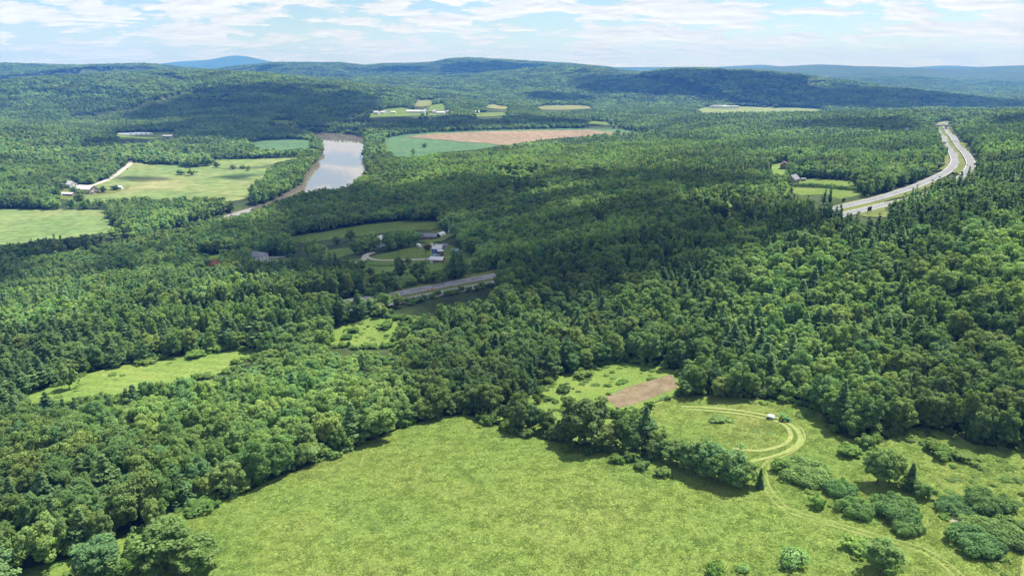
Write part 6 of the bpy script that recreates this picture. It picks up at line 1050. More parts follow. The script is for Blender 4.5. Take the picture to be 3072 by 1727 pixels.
# weeds dotted over the rough ground
x, y = grid_pts(90, 360, 3.2)
k = np.zeros(x.size, bool)
for nme, dens in (('clearing', .35), ('rough_strip', .4), ('corner_brush', .5), ('old_field', .3), ('hay_meadow', .02)):
    k |= inpoly(x, y, [tuple(p) for p in OPEN[nme][0]]) & (rng.random(x.size) < dens)
k |= inpoly(x, y, [tuple(p) for p in OPEN['meadow'][0]]) & (x > 78) & (fbm(x / 14, y / 14, 55, 3) > .47) & (rng.random(x.size) < .6) & (seg_dist(x, y, [(a, b, 0) for a, b in LINES['track']])[0] > 4) & (seg_dist(x, y, [(a, b, 0) for a, b in LINES['mow_outer']])[0] > 6)
k &= ~inpoly(x, y, [tuple(p) for p in OPEN_SOIL])
x, y = x[k], y[k]; h = rng.uniform(.35, 1.1, x.size); rad = rng.uniform(.6, 1.9, x.size)
x2, y2 = grid_pts(95, 250, 1.5, .5)   # streaks of taller weeds in the mown meadow
k = inpoly(x2, y2, [tuple(p) for p in OPEN['meadow'][0]]) & (fbm((x2 * .88 + y2 * .47) / 26, (y2 * .88 - x2 * .47) / 7, 57, 4) > .585) & (rng.random(x2.size) < .42) & (seg_dist(x2, y2, [(a, b, 0) for a, b in LINES['track']])[0] > 2) & (seg_dist(x2, y2, [(a, b, 0) for a, b in LINES['mow_outer']])[0] > 5)
x2, y2 = x2[k], y2[k]
x = np.concatenate([x, x2]); y = np.concatenate([y, y2]); h = np.concatenate([h, rng.uniform(.18, .42, x2.size)]); rad = np.concatenate([rad, rng.uniform(.3, .75, x2.size)])
scatter('weeds', 'low weedy clumps dotting the rough meadow and clearings', [mk(x, y, height(x, y), h, rad, 3.0, 2.4, P_bush)], 'weeds')

# ---------------------------------------------------------------- meadow grass
def grass():
    P = [tuple(p) for p in OPEN['meadow'][0]]
    N0 = 560000
    ax = np.array(P); x0, y0 = ax.min(0); x1, y1 = ax.max(0)
    x = rng.uniform(x0, x1, N0); y = rng.uniform(max(y0, 95), y1, N0)
    k = inpoly(x, y, P) & (np.abs(x) < y * .8 + 8); x, y = x[k], y[k]
    for nm, w in (('mow_outer', .8), ('mow_inner', .7)):
        k = seg_dist(x, y, [(a, b, 0) for a, b in LINES[nm]])[0] > w; x, y = x[k], y[k]
    d = seg_dist(x, y, [(a, b, 0) for a, b in LINES['track']])[0]; k = np.abs(d - .9) > .4; x, y = x[k], y[k]
    n = x.size
    z = height(x, y) + .03
    pat = fbm(x / 3.2, y / 2.2, 61, 3); pat2 = fbm(x / 30, y / 22, 67, 3); clump = fbm(x / 1.6, y / 1.6, 71, 2)
    h = .09 + .09 * sstep(.4, .75, clump) + .08 * sstep(.56, .7, pat)
    tint = .90 + .12 * (rng.random(n) - .5) - .05 * sstep(.55, .7, pat)
    V = []; A = []
    for b in range(3):
        a = rng.uniform(0, 6.28, n); w = rng.uniform(.07, .17, n); ln = rng.uniform(.5, 1.4, n) * h; hb = h * rng.uniform(.7, 1.2, n)
        ox, oy = rng.normal(0, .16, n), rng.normal(0, .16, n)
        ca, sa = np.cos(a), np.sin(a)
        V.append(np.stack([np.stack([x + ox - ca * w, y + oy - sa * w, z], -1), np.stack([x + ox + ca * w, y + oy + sa * w, z], -1), np.stack([x + ox - sa * ln, y + oy + ca * ln, z + hb], -1)], 1))
        A.append(np.repeat(tint * rng.uniform(.85, 1.15, n), 3))
    V = np.concatenate(V).reshape(-1, 3)
    me = np_mesh('meadow_grass', V, None, np.arange(len(V)).reshape(-1, 3))
    add_attr(me, 'tint', np.concatenate(A)); me.materials.append(MATS['meadow_blade'])
    tag(link('meadow_grass', me), 'tufts of tall grass and weeds covering the foreground meadow', 'grass', None, 'stuff')
    return n
ng_ = grass()
print('trees', n1, n2, n3, 'grass', ng_)


# ---------------------------------------------------------------- buildings
def spot(n, dz=0.0):
    x, y = SPOTS[n]; return (x, y, hz(x, y) + dz)

def house(name, label, at, length, depth, h, rise, rot, wall='white_wall', roof='grey_roof', cat='house', wins=(), doors=(), chimney=None, over=.35, hip=False, base=1.0):
    """gabled or hipped building, ridge along its own y; wins/doors: (side, along, sill, width, height) with side in 'f' (-y gable), 'b', 'l' (-x), 'r' (+x)"""
    o = empty(name, (at[0], at[1], at[2]), rot); tag(o, label, cat)
    a, b = depth / 2, length / 2
    if hip:
        MB().box(-a, a, -b, b, -base, h).build('wall', MATS[wall], o)
        e = over; k = min(a, b) * .95
        v = [(-a - e, -b - e, h - .05), (a + e, -b - e, h - .05), (a + e, b + e, h - .05), (-a - e, b + e, h - .05), (0, -b + k, h + rise), (0, b - k, h + rise),
             (-a - e, -b - e, h - .25), (a + e, -b - e, h - .25), (a + e, b + e, h - .25), (-a - e, b + e, h - .25)]
        f = [(0, 1, 4), (1, 2, 5, 4), (2, 3, 5), (3, 0, 4, 5), (6, 7, 1, 0), (7, 8, 2, 1), (8, 9, 3, 2), (9, 6, 0, 3), (9, 8, 7, 6)]
        rf = MB().add(v, f).build('roof', MATS[roof], o)
    else:
        MB().prism([(-a, -base), (a, -base), (a, h), (0, h + rise), (-a, h)][::-1], -b, b).build('wall', MATS[wall], o)
        sl = rise / a; e = over; t = .22
        rf = MB().prism([(-a - e, h - e * sl + .04), (0, h + rise + .04), (a + e, h - e * sl + .04), (a + e, h - e * sl + .04 + t), (0, h + rise + .04 + t), (-a - e, h - e * sl + .04 + t)][::-1], -b - e, b + e).build('roof', MATS[roof], o)
    if chimney:
        cx, cy, ch = chimney
        MB().box(cx - .35, cx + .35, cy - .35, cy + .35, h, h + rise + ch).build('chimney', MATS['red_wall'], rf)
    def panel(nm, mat, side, al, z0, w, hgt, t, parent, grow=0.0):
        w2 = w / 2 + grow; z0_, z1_ = z0 - grow, z0 + hgt + grow
        if side == 'f': bx = (al - w2, al + w2, -b - t, -b + .05, z0_, z1_)
        elif side == 'b': bx = (al - w2, al + w2, b - .05, b + t, z0_, z1_)
        elif side == 'l': bx = (-a - t, -a + .05, al - w2, al + w2, z0_, z1_)
        else: bx = (a - .05, a + t, al - w2, al + w2, z0_, z1_)
        return MB().box(*bx).build(nm, MATS[mat], parent)
    for s, al, z0, w, hgt in wins:
        wo = panel('window', 'glass', s, al, z0, w, hgt, .09, o)
        panel('window_frame', 'white_wall', s, al, z0, w, hgt, .05, wo, .14)
    for d in doors:
        s, al, z0, w, hgt = d[:5]
        panel('door', d[5] if len(d) > 5 else 'door_paint', s, al, z0, w, hgt, .08, o)
    return o

def vehicle(name, label, at, rot, L=4.6, W=1.85, H=1.5, mat='car_dark', cat='car', box=False):
    o = empty(name, at, rot); tag(o, label, cat)
    if box:
        MB().prism([(-L / 2, .45), (L / 2, .45), (L / 2, H * .62), (L / 2 - .25, H * .95), (L / 2 - .6, H), (-L / 2 + .3, H), (-L / 2, H * .92)][::-1], -W / 2, W / 2).build('body', MATS[mat], o)
        MB().box(L / 2 - .03, L / 2 + .04, -W * .4, W * .4, H * .5, H * .66).build('windscreen', MATS['glass'], o)
        MB().box(-L * .2, L * .12, -W / 2 - .03, -W / 2 + .02, H * .5, H * .75).build('side_window', MATS['glass'], o)
        MB().box(-L * .02, L * .02 + .6, -W / 2 - .035, -W / 2 + .02, .5, H * .46).build('door', MATS['grey_wall'], o)
    else:
        MB().prism([(-L / 2, .3), (L / 2, .3), (L / 2, .7), (L / 2 - .3, .86), (L * .18, .92), (-L / 2 + .1, .95), (-L / 2, .8)][::-1], -W / 2, W / 2).build('body', MATS[mat], o)
        MB().prism([(-L * .42, .94), (L * .2, .92), (L * .06, H), (-L * .32, H)][::-1], -W * .44, W * .44).build('cabin', MATS[mat], o)
        MB().prism([(-L * .38, 1.0), (L * .165, 1.0), (L * .055, H - .08), (-L * .3, H - .08)][::-1], -W * .448, W * .448).build('side_window', MATS['glass'], o)
    for sx in (-.32, .32):
        for sy in (-1, 1):
            wh = MB().wheel((sx * L, sy * (W / 2 - .1), .33), .33, .24).build('wheel', MATS['rubber'], o)
            MB().wheel((sx * L, sy * (W / 2 + .0), .33), .19, .1, 10).build('rim', MATS['pale_metal'], wh)
    return o

wn = lambda side, zs, als, w=1.0, h=1.3: tuple((side, a, z, w, h) for z in zs for a in als)
# the white house with its fence and car
house('white_house', 'white two-storey house with grey hip roof and garage doors', spot('white_house'), 16, 11, 6.0, 2.6, R(72), 'white_wall', 'grey_roof',
      wins=wn('l', (1.0, 3.6), (-2.6, .2, 2.6, 5.4)) + wn('f', (1.0, 3.6), (-2.6, 2.4)), doors=(('l', -5.2, 0, 2.3, 2.2, 'grey_wall'), ('f', 0, 0, 1.0, 2.1)), hip=True)
fp = spot('white_fence_a'); fo = empty('white_fence', fp, R(4)); tag(fo, 'white board fence stretching right of the white house', 'fence')
for i in range(6):
    MB().box(i * 2.4 + .1, i * 2.4 + 2.3, -.03, .03, .15, 1.75).build('fence_panel', MATS['white_wall'], fo)
for i in range(7):
    MB().box(i * 2.4 - .08, i * 2.4 + .08, -.08, .08, -.4, 1.95).build('fence_post', MATS['white_wall'], fo)
vehicle('parked_car', 'dark car parked on the forecourt of the white house', spot('dark_car', .45), R(20))
house('red_roofed_house', 'cream house with red roof half hidden in trees', spot('red_house', 1.0), 10, 8, 4.6, 3.2, R(60), 'white_wall', 'red_roof', wins=wn('l', (1.0,), (-3, 0, 3)) + wn('f', (1.2, 3.6), (-1.8, 1.8)), doors=(('l', 4.2, 0, 1.0, 2.1),), chimney=(0.6, 1.5, .9))
# the blue house and its outbuildings
bh = house('blue_house', 'tall dark blue house with grey metal gable roof', spot('blue_house'), 7.5, 7.2, 6.2, 2.6, R(84), 'blue_wall', 'light_roof', wins=wn('l', (3.7, 1.0), (-2.4, -1.4, 1.4, 2.4), .8, 1.2), doors=(('l', 0, 0, 1.0, 2.1, 'white_wall'),), chimney=(-.9, 2.4, .6))
house('white_lean_to', 'small white flat-roofed lean-to at the right side of the blue house', spot('blue_annex', 0.2), 4.0, 4.0, 4.2, .5, R(84), 'brown_wall', 'white_roof', 'shed', wins=wn('l', (1.2,), (0,)))
house('glass_porch', 'teal glazed porch with pale roof before the blue house', spot('glass_room', .1), 5, 3.6, 1.5, .8, R(84), 'teal_glass', 'teal_glass', 'porch', wins=wn('l', (.4,), (-1.5, 0, 1.5), 1.0, .9))
house('low_annex', 'low brick-red outbuilding with wide grey roof below the blue house', spot('low_house', .2), 10, 8.5, 2.5, 1.5, R(80), 'red_wall', 'light_roof', 'outbuilding', wins=wn('l', (.9,), (-3.5, -1.2, 1.2), 1.0, 1.0), doors=(('l', 3.4, 0, 2.2, 2.1, 'white_wall'),))
house('gabled_cottage', 'small white cottage with steep white gable among trees', spot('white_gable'), 9, 7.5, 5.4, 4.0, R(-28), 'white_wall', 'white_roof', wins=wn('f', (1.2, 4.0), (-1.6, 1.6)), doors=(('f', 0, 0, 1.0, 2.1),))
vehicle('camper', 'white camper van parked on the lawn', spot('camper'), R(-60), 6.4, 2.3, 2.9, 'car_white', 'camper', True)
house('ranch_house', 'long low grey-roofed ranch house behind the camper', spot('grey_ranch'), 15, 8, 2.8, 2.2, R(84), 'brown_wall', 'grey_roof', wins=wn('l', (1.0,), (-5, -2, 2, 5)), doors=(('l', 0, 0, 1.0, 2.1),))
# barrel shed
bo = empty('barrel_shed', spot('barrel_shed'), R(-28)); tag(bo, 'round-topped grey shed with dark round opening', 'shed')
arc = [(3.2 * math.cos(t), .6 + 3.2 * math.sin(t)) for t in np.linspace(-.2, math.pi + .2, 13)]
MB().prism(arc[::-1], -4.5, 4.5).build('shell', MATS['light_roof'], bo)
arc2 = [(2.5 * math.cos(t), .6 + 2.5 * math.sin(t)) for t in np.linspace(-.2, math.pi + .2, 13)]
MB().prism(arc2[::-1], -4.56, -4.3).build('opening', MATS['dark_metal'], bo)  # flat dark panel painted in place of the shade inside the open end
house('pale_house', 'pale house glimpsed between trees above the round-topped shed', spot('pale_house'), 9, 7, 4.5, 2.4, R(75), 'white_wall', 'light_roof', wins=wn('l', (1.0,), (-2.5, 0, 2.5)))
house('garden_greenhouse', 'small bluish glass greenhouse right of the blue house', spot('green_house'), 6, 3.6, 1.9, 1.2, R(80), 'teal_glass', 'teal_glass', 'greenhouse', over=.05, doors=(('f', 0, 0, .9, 1.8, 'white_wall'),))
house('garden_shed', 'small grey shed behind the blue house', spot('small_shed'), 4.5, 3.2, 2.2, 1.1, R(80), 'grey_wall', 'grey_roof', 'shed', doors=(('l', 0, 0, 1.2, 1.9),))
to = empty('water_tank', spot('white_tank')); tag(to, 'small white tank on the lawn behind the camper', 'tank')
MB().tube([(0, 0, 0), (0, 0, .2), (0, 0, 1.3), (0, 0, 1.6)], [.9, 1.0, 1.0, .5], 14).build('shell', MATS['white_roof'], to, True)
MB().tube([(0, 0, 1.55), (0, 0, 1.8)], .25, 10).build('lid', MATS['grey_wall'], to)
# valley farm
house('hay_barn', 'big barn with white metal roof at the valley farm', spot('barn'), 26, 15, 6.0, 4.2, R(70), 'barn_wall', 'white_roof', 'barn', wins=wn('f', (2.2, 5.5), (-3, 3), 1.4, 1.4), doors=(('f', 0, 0, 4.0, 4.2, 'brown_wall'),))
house('barn_annex', 'low white-roofed annex beside the big barn', spot('lean_to'), 10, 7, 2.6, 1.4, R(70), 'barn_wall', 'white_roof', 'shed', doors=(('f', 0, 0, 2.0, 2.1),))
house('farmhouse', 'farmhouse with pale red-tinged roof above the big barn', spot('farmhouse'), 15, 11, 5.5, 4.0, R(62), 'white_wall', 'light_roof', wins=wn('l', (1.2, 3.6), (-5, -2, 2, 5)) + wn('f', (1.2, 3.6), (-2.5, 2.5)), chimney=(0.5, 2, 1.0))
house('low_shed', 'low white-roofed shed in the farm yard', spot('low_shed'), 17, 7, 2.6, 1.4, R(82), 'barn_wall', 'white_roof', 'shed', doors=(('l', 0, 0, 3, 2.2),))
house('machine_shed', 'small white shed at the left end of the farm', spot('trailer_shed'), 16, 7, 2.8, 1.5, R(80), 'white_wall', 'white_roof', 'shed', doors=(('l', 2, 0, 3, 2.4),))
house('field_shed', 'small white shed standing out in the valley field', spot('field_shed'), 10, 6, 3, 1.8, R(80), 'white_wall', 'white_roof', 'shed', doors=(('l', 0, 0, 2, 2.2),))
# far greenhouses and the village
for i, n in enumerate('abcde'):
    p = spot('array_' + n); go_ = empty('hoop_greenhouse', p, R(74)); tag(go_, ['leftmost', 'second', 'middle', 'fourth', 'rightmost'][i] + ' white hoop greenhouse of the far row of five', 'greenhouse', 'far row of white greenhouses')
    arc = [(7.5 * math.cos(t), 4.6 * math.sin(t)) for t in np.linspace(0, math.pi, 11)]
    MB().prism([(7.5, -1.5)] + arc + [(-7.5, -1.5)], -17, 17).build('cover', MATS['poly_sheet'], go_)
    MB().box(-1.4, 1.4, -17.15, -16.9, -1, 2.6).build('door', MATS['grey_wall'], go_)
def far_house(n, label, L, D, h, rise, rot, wall='white_wall', roof='light_roof', cat='house'):
    house('far_house' if cat == 'house' else 'far_' + cat, label, spot(n), L, D, h, rise, R(rot), wall, roof, cat, wins=wn('l', (1.3,), (-L * .3, 0, L * .3), 1.5, 1.6), base=2.5)
far_house('array_w', 'far white shed above the row of greenhouses', 22, 10, 4, 2, 85, cat='shed')
far_house('array_x', 'far beige shed left of the row of greenhouses', 24, 9, 4, 2, 85, 'brown_wall', 'white_roof', 'shed')
far_house('array_y', 'far long white shed just left of the greenhouses', 30, 8, 4, 2, 88, cat='shed')
far_house('array_z', 'far pinkish farm shed right of the greenhouses', 26, 12, 4, 2.5, 80, 'barn_wall', 'light_roof', 'shed')
far_house('hall_a', 'far white house left of the village by itself', 16, 10, 5, 3, 80)
far_house('hall_b', 'far white house just right of the solitary one', 14, 9, 4.5, 3, 86)
far_house('hall_c', 'far white house at the left end of the village fields', 22, 11, 5, 3, 85)
far_house('vil_a', 'far white farmhouse at the foot of the village slope', 18, 11, 7, 4, 70)
far_house('vil_b', 'far small white house on the village slope', 13, 9, 5, 3, 85)
far_house('vil_c', 'far grey-roofed house on the village slope', 14, 10, 5, 3.5, 60, roof='light_roof')
far_house('vil_d', 'far white house under the pale village road', 15, 9, 5, 3, 88)
far_house('vil_e', 'long white barn at the left of the village row', 46, 14, 6, 4, 87, cat='barn')
far_house('vil_f', 'white house with steep roof in the village row', 18, 10, 7, 4, 80)
far_house('vil_g', 'tall white house in the village row', 16, 11, 8, 5, 30)
far_house('vil_h', 'white gabled house right of the village trees', 18, 12, 7, 5, 40)
far_house('vil_i', 'long low white house in the village row', 30, 11, 5, 3, 87)
far_house('vil_j', 'grey-roofed house near the right end of the village', 18, 11, 6, 4, 75, roof='grey_roof')
far_house('vil_k', 'pinkish house at the right end of the village', 16, 12, 7, 4, 20, 'barn_wall', 'light_roof')
far_house('far_a', 'far white-roofed shed below the shaded hill', 24, 12, 5, 3, 85, cat='shed')
far_house('far_b', 'far white house on a small clearing below the shaded hill', 22, 12, 7, 4, 70)
far_house('far_c', 'far lone white house right of the village', 16, 10, 5, 3, 85)
for n, lab, L, D, h in (('plant_a', 'small grey block at the left of the far plant', 16, 16, 9), ('plant_b', 'left white hall of the far long plant building', 56, 26, 11), ('plant_c', 'right pale hall of the far long plant building', 66, 26, 10)):
    p = spot(n); o = empty('plant_hall', p, R(2)); tag(o, lab, 'hall', 'far plant buildings')
    MB().box(-L / 2, L / 2, -D / 2, D / 2, -3, h).build('wall', MATS['white_wall'], o)
    MB().box(-L / 2 - .4, L / 2 + .4, -D / 2 - .4, D / 2 + .4, h + .01, h + .8).build('roof', MATS['white_roof'], o)
    for i in range(max(1, int(L / 14))):
        MB().box(-L / 2 + 5 + i * 13, -L / 2 + 9 + i * 13, -D / 2 - .1, -D / 2 + .1, 0, 4.2).build('door', MATS['grey_wall'], o)
p = spot('plant_sheet'); o = empty('plastic_tunnel', p, R(2)); tag(o, 'long white plastic tunnel below the far plant', 'tunnel')
MB().prism([(-46, -2), (46, -2), (46, 3.6), (42, 5), (-42, 5), (-46, 3.6)][::-1], -7, 7).build('cover', MATS['poly_sheet'], o)
MB().box(-2, 2, -7.1, -6.9, 0, 3).build('door', MATS['grey_wall'], o)
# buildings on the plateau
house('grey_barn', 'old grey barn with pale metal roof beside the hedge', spot('grey_barn', .3), 13, 9, 4.2, 4.0, R(-42), 'barn_wall', 'grey_roof', 'barn', doors=(('f', 0, 0, 2.6, 2.8, 'brown_wall'),), wins=wn('f', (4.4,), (0,), .9, .9))
house('brown_house', 'small brown house on the bright upper lawn', spot('brown_house', .3), 11, 9, 4.6, 3.2, R(-20), 'brown_wall', 'brown_wall', wins=wn('f', (1.2, 3.5), (-2, 2)))
house('top_house', 'pale-roofed house at the edge of the plateau wood', spot('top_house', .3), 17, 9, 4.2, 2.6, R(84), 'grey_wall', 'light_roof', wins=wn('l', (1.2,), (-5, -1.5, 2, 5.5)))
house('wood_house', 'tall pinkish house alone in the dark wood near the highway', spot('wood_house', 0), 8, 8, 11, 3, R(10), 'barn_wall', 'grey_roof', wins=wn('f', (5.0, 8.2), (-1.8, 1.8)))
house('mid_house', 'white-roofed house hidden in the wood right of the river', spot('mid_house', 2.5), 12, 8, 5, 3, R(84), 'white_wall', 'light_roof', wins=wn('l', (1.2,), (-3, 0, 3)))
house('tiny_shed', 'tiny shed at the left end of the field behind the hedge', spot('tiny_shed', .2), 4, 3, 2.0, .8, R(80), 'brown_wall', 'grey_roof', 'shed', doors=(('l', 0, 0, 1.2, 1.8),))
vehicle('blue_van', 'pale blue van under the dark trees left of the grey barn', spot('blue_van', 1.5), R(80), 5.6, 2.1, 2.4, 'car_blue', 'van', True)
vehicle('highway_car', 'dark car driving round the highway bend', (SPOTS['car'][0], SPOTS['car'][1], hz(*SPOTS['car']) + .45), R(65), mat='car_dark')
# hedge below the farm field
def hedge(name, label, pts, h, w, seed):
    C_, s_ = resample(pts, 1.1); r = np.random.default_rng(seed); parts = []
    zs = height(C_[:, 0], C_[:, 1]); c0 = C_[0]
    for p, z_ in zip(C_, zs):
        for _ in range(2):
            c = np.array([p[0] - c0[0], p[1] - c0[1], z_ - zs[0] + h * r.uniform(.3, .7)]) + np.append(r.normal(0, w * .25, 2), 0)
            dd = sphere_dirs(26, r); dd[:, 2] = np.abs(dd[:, 2]) * 1.1 - .25
            parts.append(('q',) + quads_from(c + dd * np.array([w * .5, w * .5, h * .5]) * r.uniform(.8, 1.2), dd + r.normal(size=dd.shape) * .3, .8, r, r.uniform(.75, 1.15, 26)))
    me = crown_mesh('foliage', parts, 'broad_leaf')
    o = empty(name, (c0[0], c0[1], zs[0])); tag(o, label, 'hedge'); link('foliage', me, o)
    mb = MB()
    for p, z_ in list(zip(C_, zs))[::5]: mb.tube([(p[0] - c0[0], p[1] - c0[1], z_ - zs[0] - .3), (p[0] - c0[0], p[1] - c0[1], z_ - zs[0] + h * .7)], [.12, .05], 5)
    mb.build('stem', MATS['bark'], o)
hedge('hedge', 'long dark hedge between the two fields by the grey barn', LINES['hedge'], 3.2, 3.4, 3)
hedge('hedge', 'thin hedge line crossing the lawn below the pale drive', LINES['lawn_hedge'], .9, 1.2, 4)

# ---------------------------------------------------------------- highway things
a, b = np.array(SPOTS['bridge_a']), np.array(SPOTS['bridge_b'])
c = (a + b) / 2; d = b - a; rot = math.atan2(d[1], d[0]); Lb = 78.0; zb = hz(*c) + 7.0
br = empty('overpass_bridge', (c[0], c[1], zb), rot); tag(br, 'pale concrete road bridge crossing above the highway', 'bridge')
MB().box(-Lb / 2, Lb / 2, -5, 5, -1.3, 0).build('deck', MATS['concrete'], br)
for s_ in (-1, 1):
    MB().box(-Lb / 2, Lb / 2, s_ * 5.0 - .18, s_ * 5.0 + .18, .004, 1.1).build('parapet', MATS['concrete'], br)
for px_ in (-14, 0, 14):
    pr = MB().box(px_ - 1, px_ + 1, -4.5, 4.5, -2.3, -1.31).build('pier', MATS['concrete'], br)
    for s_ in (-3, 0, 3):
        MB().tube([(px_, s_, -9.5), (px_, s_, -2.31)], .55, 8).build('column', MATS['concrete'], pr)
for n, lab, rz in (('board_a', 'dark back of a road sign above the far carriageway', 40), ('board_b', 'dark back of a road sign below the near carriageway', 35)):
    o = empty('road_sign', spot(n), R(rz)); tag(o, lab, 'road sign', 'dark road signs by the highway')
    MB().box(-2.4, 2.4, -.06, .06, 1.6, 4.4).build('panel', MATS['board_back'], o)
    for s_ in (-1.5, 1.5):
        MB().box(s_ - .1, s_ + .1, .07, .25, -.5, 4.3).build('post', MATS['dark_metal'], o)
for n, lab in (('orange_a', 'left one of two small orange work signs in the highway median'), ('orange_b', 'right one of two small orange work signs in the highway median')):
    o = empty('work_sign', spot(n, .2), R(30)); tag(o, lab, 'road sign', 'orange work signs in the median')
    MB().box(-.55, .55, -.04, .04, .8, 1.7).build('panel', MATS['orange_paint'], o)
    for s_ in (-.3, .3): MB().box(s_ - .05, s_ + .05, .05, .15, -.3, 1.5).build('leg', MATS['dark_metal'], o)
for n, lab in (('pole_a', 'utility pole at the mouth of the curved drive'), ('pole_b', 'dark utility pole standing in the lawn'), ('pole_c', 'utility pole at the end of the pale drive')):
    o = empty('utility_pole', spot(n), R(25)); tag(o, lab, 'utility pole', 'utility poles by the houses')
    hgt = 11.0 if n == 'pole_a' else (6.0 if n == 'pole_b' else 7.5)
    MB().tube([(0, 0, -.5), (0, 0, hgt)], [.2, .14], 8).build('pole', MATS['dead_wood' if n == 'pole_a' else 'bark'], o)
    MB().box(-1.1, 1.1, -.07, .07, hgt - .8, hgt - .62).build('crossarm', MATS['bark'], o)
    for s_ in (-.9, 0, .9): MB().tube([(s_, 0, hgt - .61), (s_, 0, hgt - .4)], .06, 6).build('insulator', MATS['grey_wall'], o)
# blue tarp and the boat
o = empty('covered_pile', spot('tarp')); tag(o, 'heap under a bright blue tarp beside the shaded field', 'tarp')
v, t, _ = blob((0, 0, .6), (4.2, 2.4, 2.0), np.random.default_rng(5), 1)
link('tarp', np_mesh('tarp', v, None, t), o, MATS['blue_tarp'])
MB().tube([(-4, -1, .15), (0, -2.5, .12), (4, -1, .15)], .12, 6).build('tie_down', MATS['dead_wood'], o)
bx, by = SPOTS['boat']; o = empty('motor_boat', (bx, by, .15), R(70)); tag(o, 'small white boat on the shaded brown river', 'boat')
hull = [(-3, -.9, 0), (1.6, -.9, 0), (3.4, 0, .2), (1.6, .9, 0), (-3, .9, 0), (-3.1, -1.2, .9), (1.9, -1.2, 1.0), (4.0, 0, 1.2), (1.9, 1.2, 1.0), (-3.1, 1.2, .9)]
MB().add(hull, [(4, 3, 2, 1, 0), (0, 1, 6, 5), (1, 2, 7, 6), (2, 3, 8, 7), (3, 4, 9, 8), (4, 0, 5, 9), (5, 6, 7, 8, 9)]).build('hull', MATS['white_wall'], o)
MB().prism([(-.6, .95), (1.2, .95), (.8, 1.8), (-.6, 1.9)][::-1], -.8, .8).build('cabin', MATS['white_roof'], o)
# mast on the far ridge
mx, my = -472.0 + 0.0, 7000.0
mx = (1392 - 1536) / 2114.0 * 7000.0 / math.cos(PITCH) * .985
o = empty('radio_mast', (mx, my, hz(mx, my))); tag(o, 'thin radio mast on the highest far ridge', 'mast')
MB().tube([(0, 0, -5), (0, 0, 55)], [1.6, .6], 6).build('mast', MATS['dark_metal'], o)
MB().box(-1.8, 1.8, -1.8, 1.8, 40, 43).build('antenna', MATS['grey_wall'], o)

# ---------------------------------------------------------------- tractor and mower
tx, ty = SPOTS['tractor']; o = empty('tractor', (tx, ty, hz(tx, ty) + .1), R(-38)); tag(o, 'green open tractor with yellow wheels on the mown loop', 'tractor')
hood = MB().prism([(.1, .75), (1.75, .75), (1.8, 1.15), (1.7, 1.38), (.1, 1.45)][::-1], -.38, .38).build('hood', MATS['tractor_green'], o)
MB().box(1.79, 1.83, -.3, .3, .8, 1.25).build('grille', MATS['dark_metal'], hood)
for s_ in (-.22, .22): MB().box(1.78, 1.85, s_ - .08, s_ + .08, 1.16, 1.28).build('headlight', MATS['white_roof'], hood)
MB().tube([(.9, .2, 1.4), (.9, .2, 2.1)], .05, 6).build('exhaust', MATS['dark_metal'], hood)
MB().box(-1.0, 1.5, -.28, .28, .5, .76).build('chassis', MATS['dark_metal'], o)
MB().prism([(-.75, .78), (.05, .78), (.05, .9), (-.75, .95)][::-1], -.6, .6).build('platform', MATS['tractor_green'], o)
st = MB().box(-.75, -.25, -.25, .25, .96, 1.12).build('seat', MATS['yellow_paint'], o)
MB().box(-.85, -.74, -.25, .25, 1.0, 1.55).build('backrest', MATS['yellow_paint'], st)
MB().tube([(.1, 0, 1.3), (-.08, 0, 1.5)], .03, 6).build('steering_column', MATS['dark_metal'], o)
MB().tube([(-.08 + .0, .2 * math.cos(q), 1.5 + .2 * math.sin(q) * .5) for q in np.linspace(0, 6.28, 13)], .025, 5).build('steering_wheel', MATS['rubber'], o)
MB().tube([(-1.0, -.55, .9), (-1.05, -.55, 2.3), (-1.05, .55, 2.3), (-1.0, .55, .9)], .05, 6).build('roll_bar', MATS['dark_metal'], o)
MB().box(-1.15, .1, -.62, .62, 2.31, 2.38).build('canopy', MATS['tractor_green'], o)
for s_ in (-1, 1):
    w_ = MB().wheel((-.75, s_ * .75, .66), .66, .42, 18).build('rear_wheel', MATS['rubber'], o); MB().wheel((-.75, s_ * .84, .66), .36, .28, 12).build('rim', MATS['yellow_paint'], w_)
    w_ = MB().wheel((1.25, s_ * .62, .42), .42, .28, 16).build('front_wheel', MATS['rubber'], o); MB().wheel((1.25, s_ * .68, .42), .22, .2, 12).build('rim', MATS['yellow_paint'], w_)
    MB().prism([(-1.35, 1.1), (-.2, 1.1), (-.25, 1.32), (-.6, 1.42), (-1.2, 1.38)][::-1], s_ * .75 - .24, s_ * .75 + .24).build('fender', MATS['tractor_green'], o)
    MB().tube([(.4, s_ * .5, 1.35), (1.9, s_ * .5, .95), (2.3, s_ * .5, .5)], .06, 6).build('loader_arm', MATS['tractor_green'], o)
MB().prism([(2.25, .2), (2.75, .18), (2.7, .28), (2.35, .3), (2.3, .75), (2.22, .75)][::-1], -.85, .85).build('bucket', MATS['tractor_green'], o)
mx_, my_ = SPOTS['mower']; o = empty('hay_mower', (mx_, my_, hz(mx_, my_) + .1), R(-30)); tag(o, 'pale green-white flat hay mower behind the tractor', 'mower')
MB().prism([(-1.2, .35), (1.2, .35), (1.2, .75), (.7, 1.05), (-.7, 1.1), (-1.2, .8)][::-1], -1.1, 1.1).build('deck', MATS['pale_metal'], o)
for i in range(4): MB().box(-.05 + .3 * i - .5, .02 + .3 * i - .5, -1.05, 1.05, 1.06 - .01 * i, 1.14).build('cover_rib', MATS['grey_wall'], o)
MB().tube([(1.2, -.4, .5), (2.6, 0, .55), (3.1, 0, .55)], .08, 6).build('drawbar', MATS['dark_metal'], o)
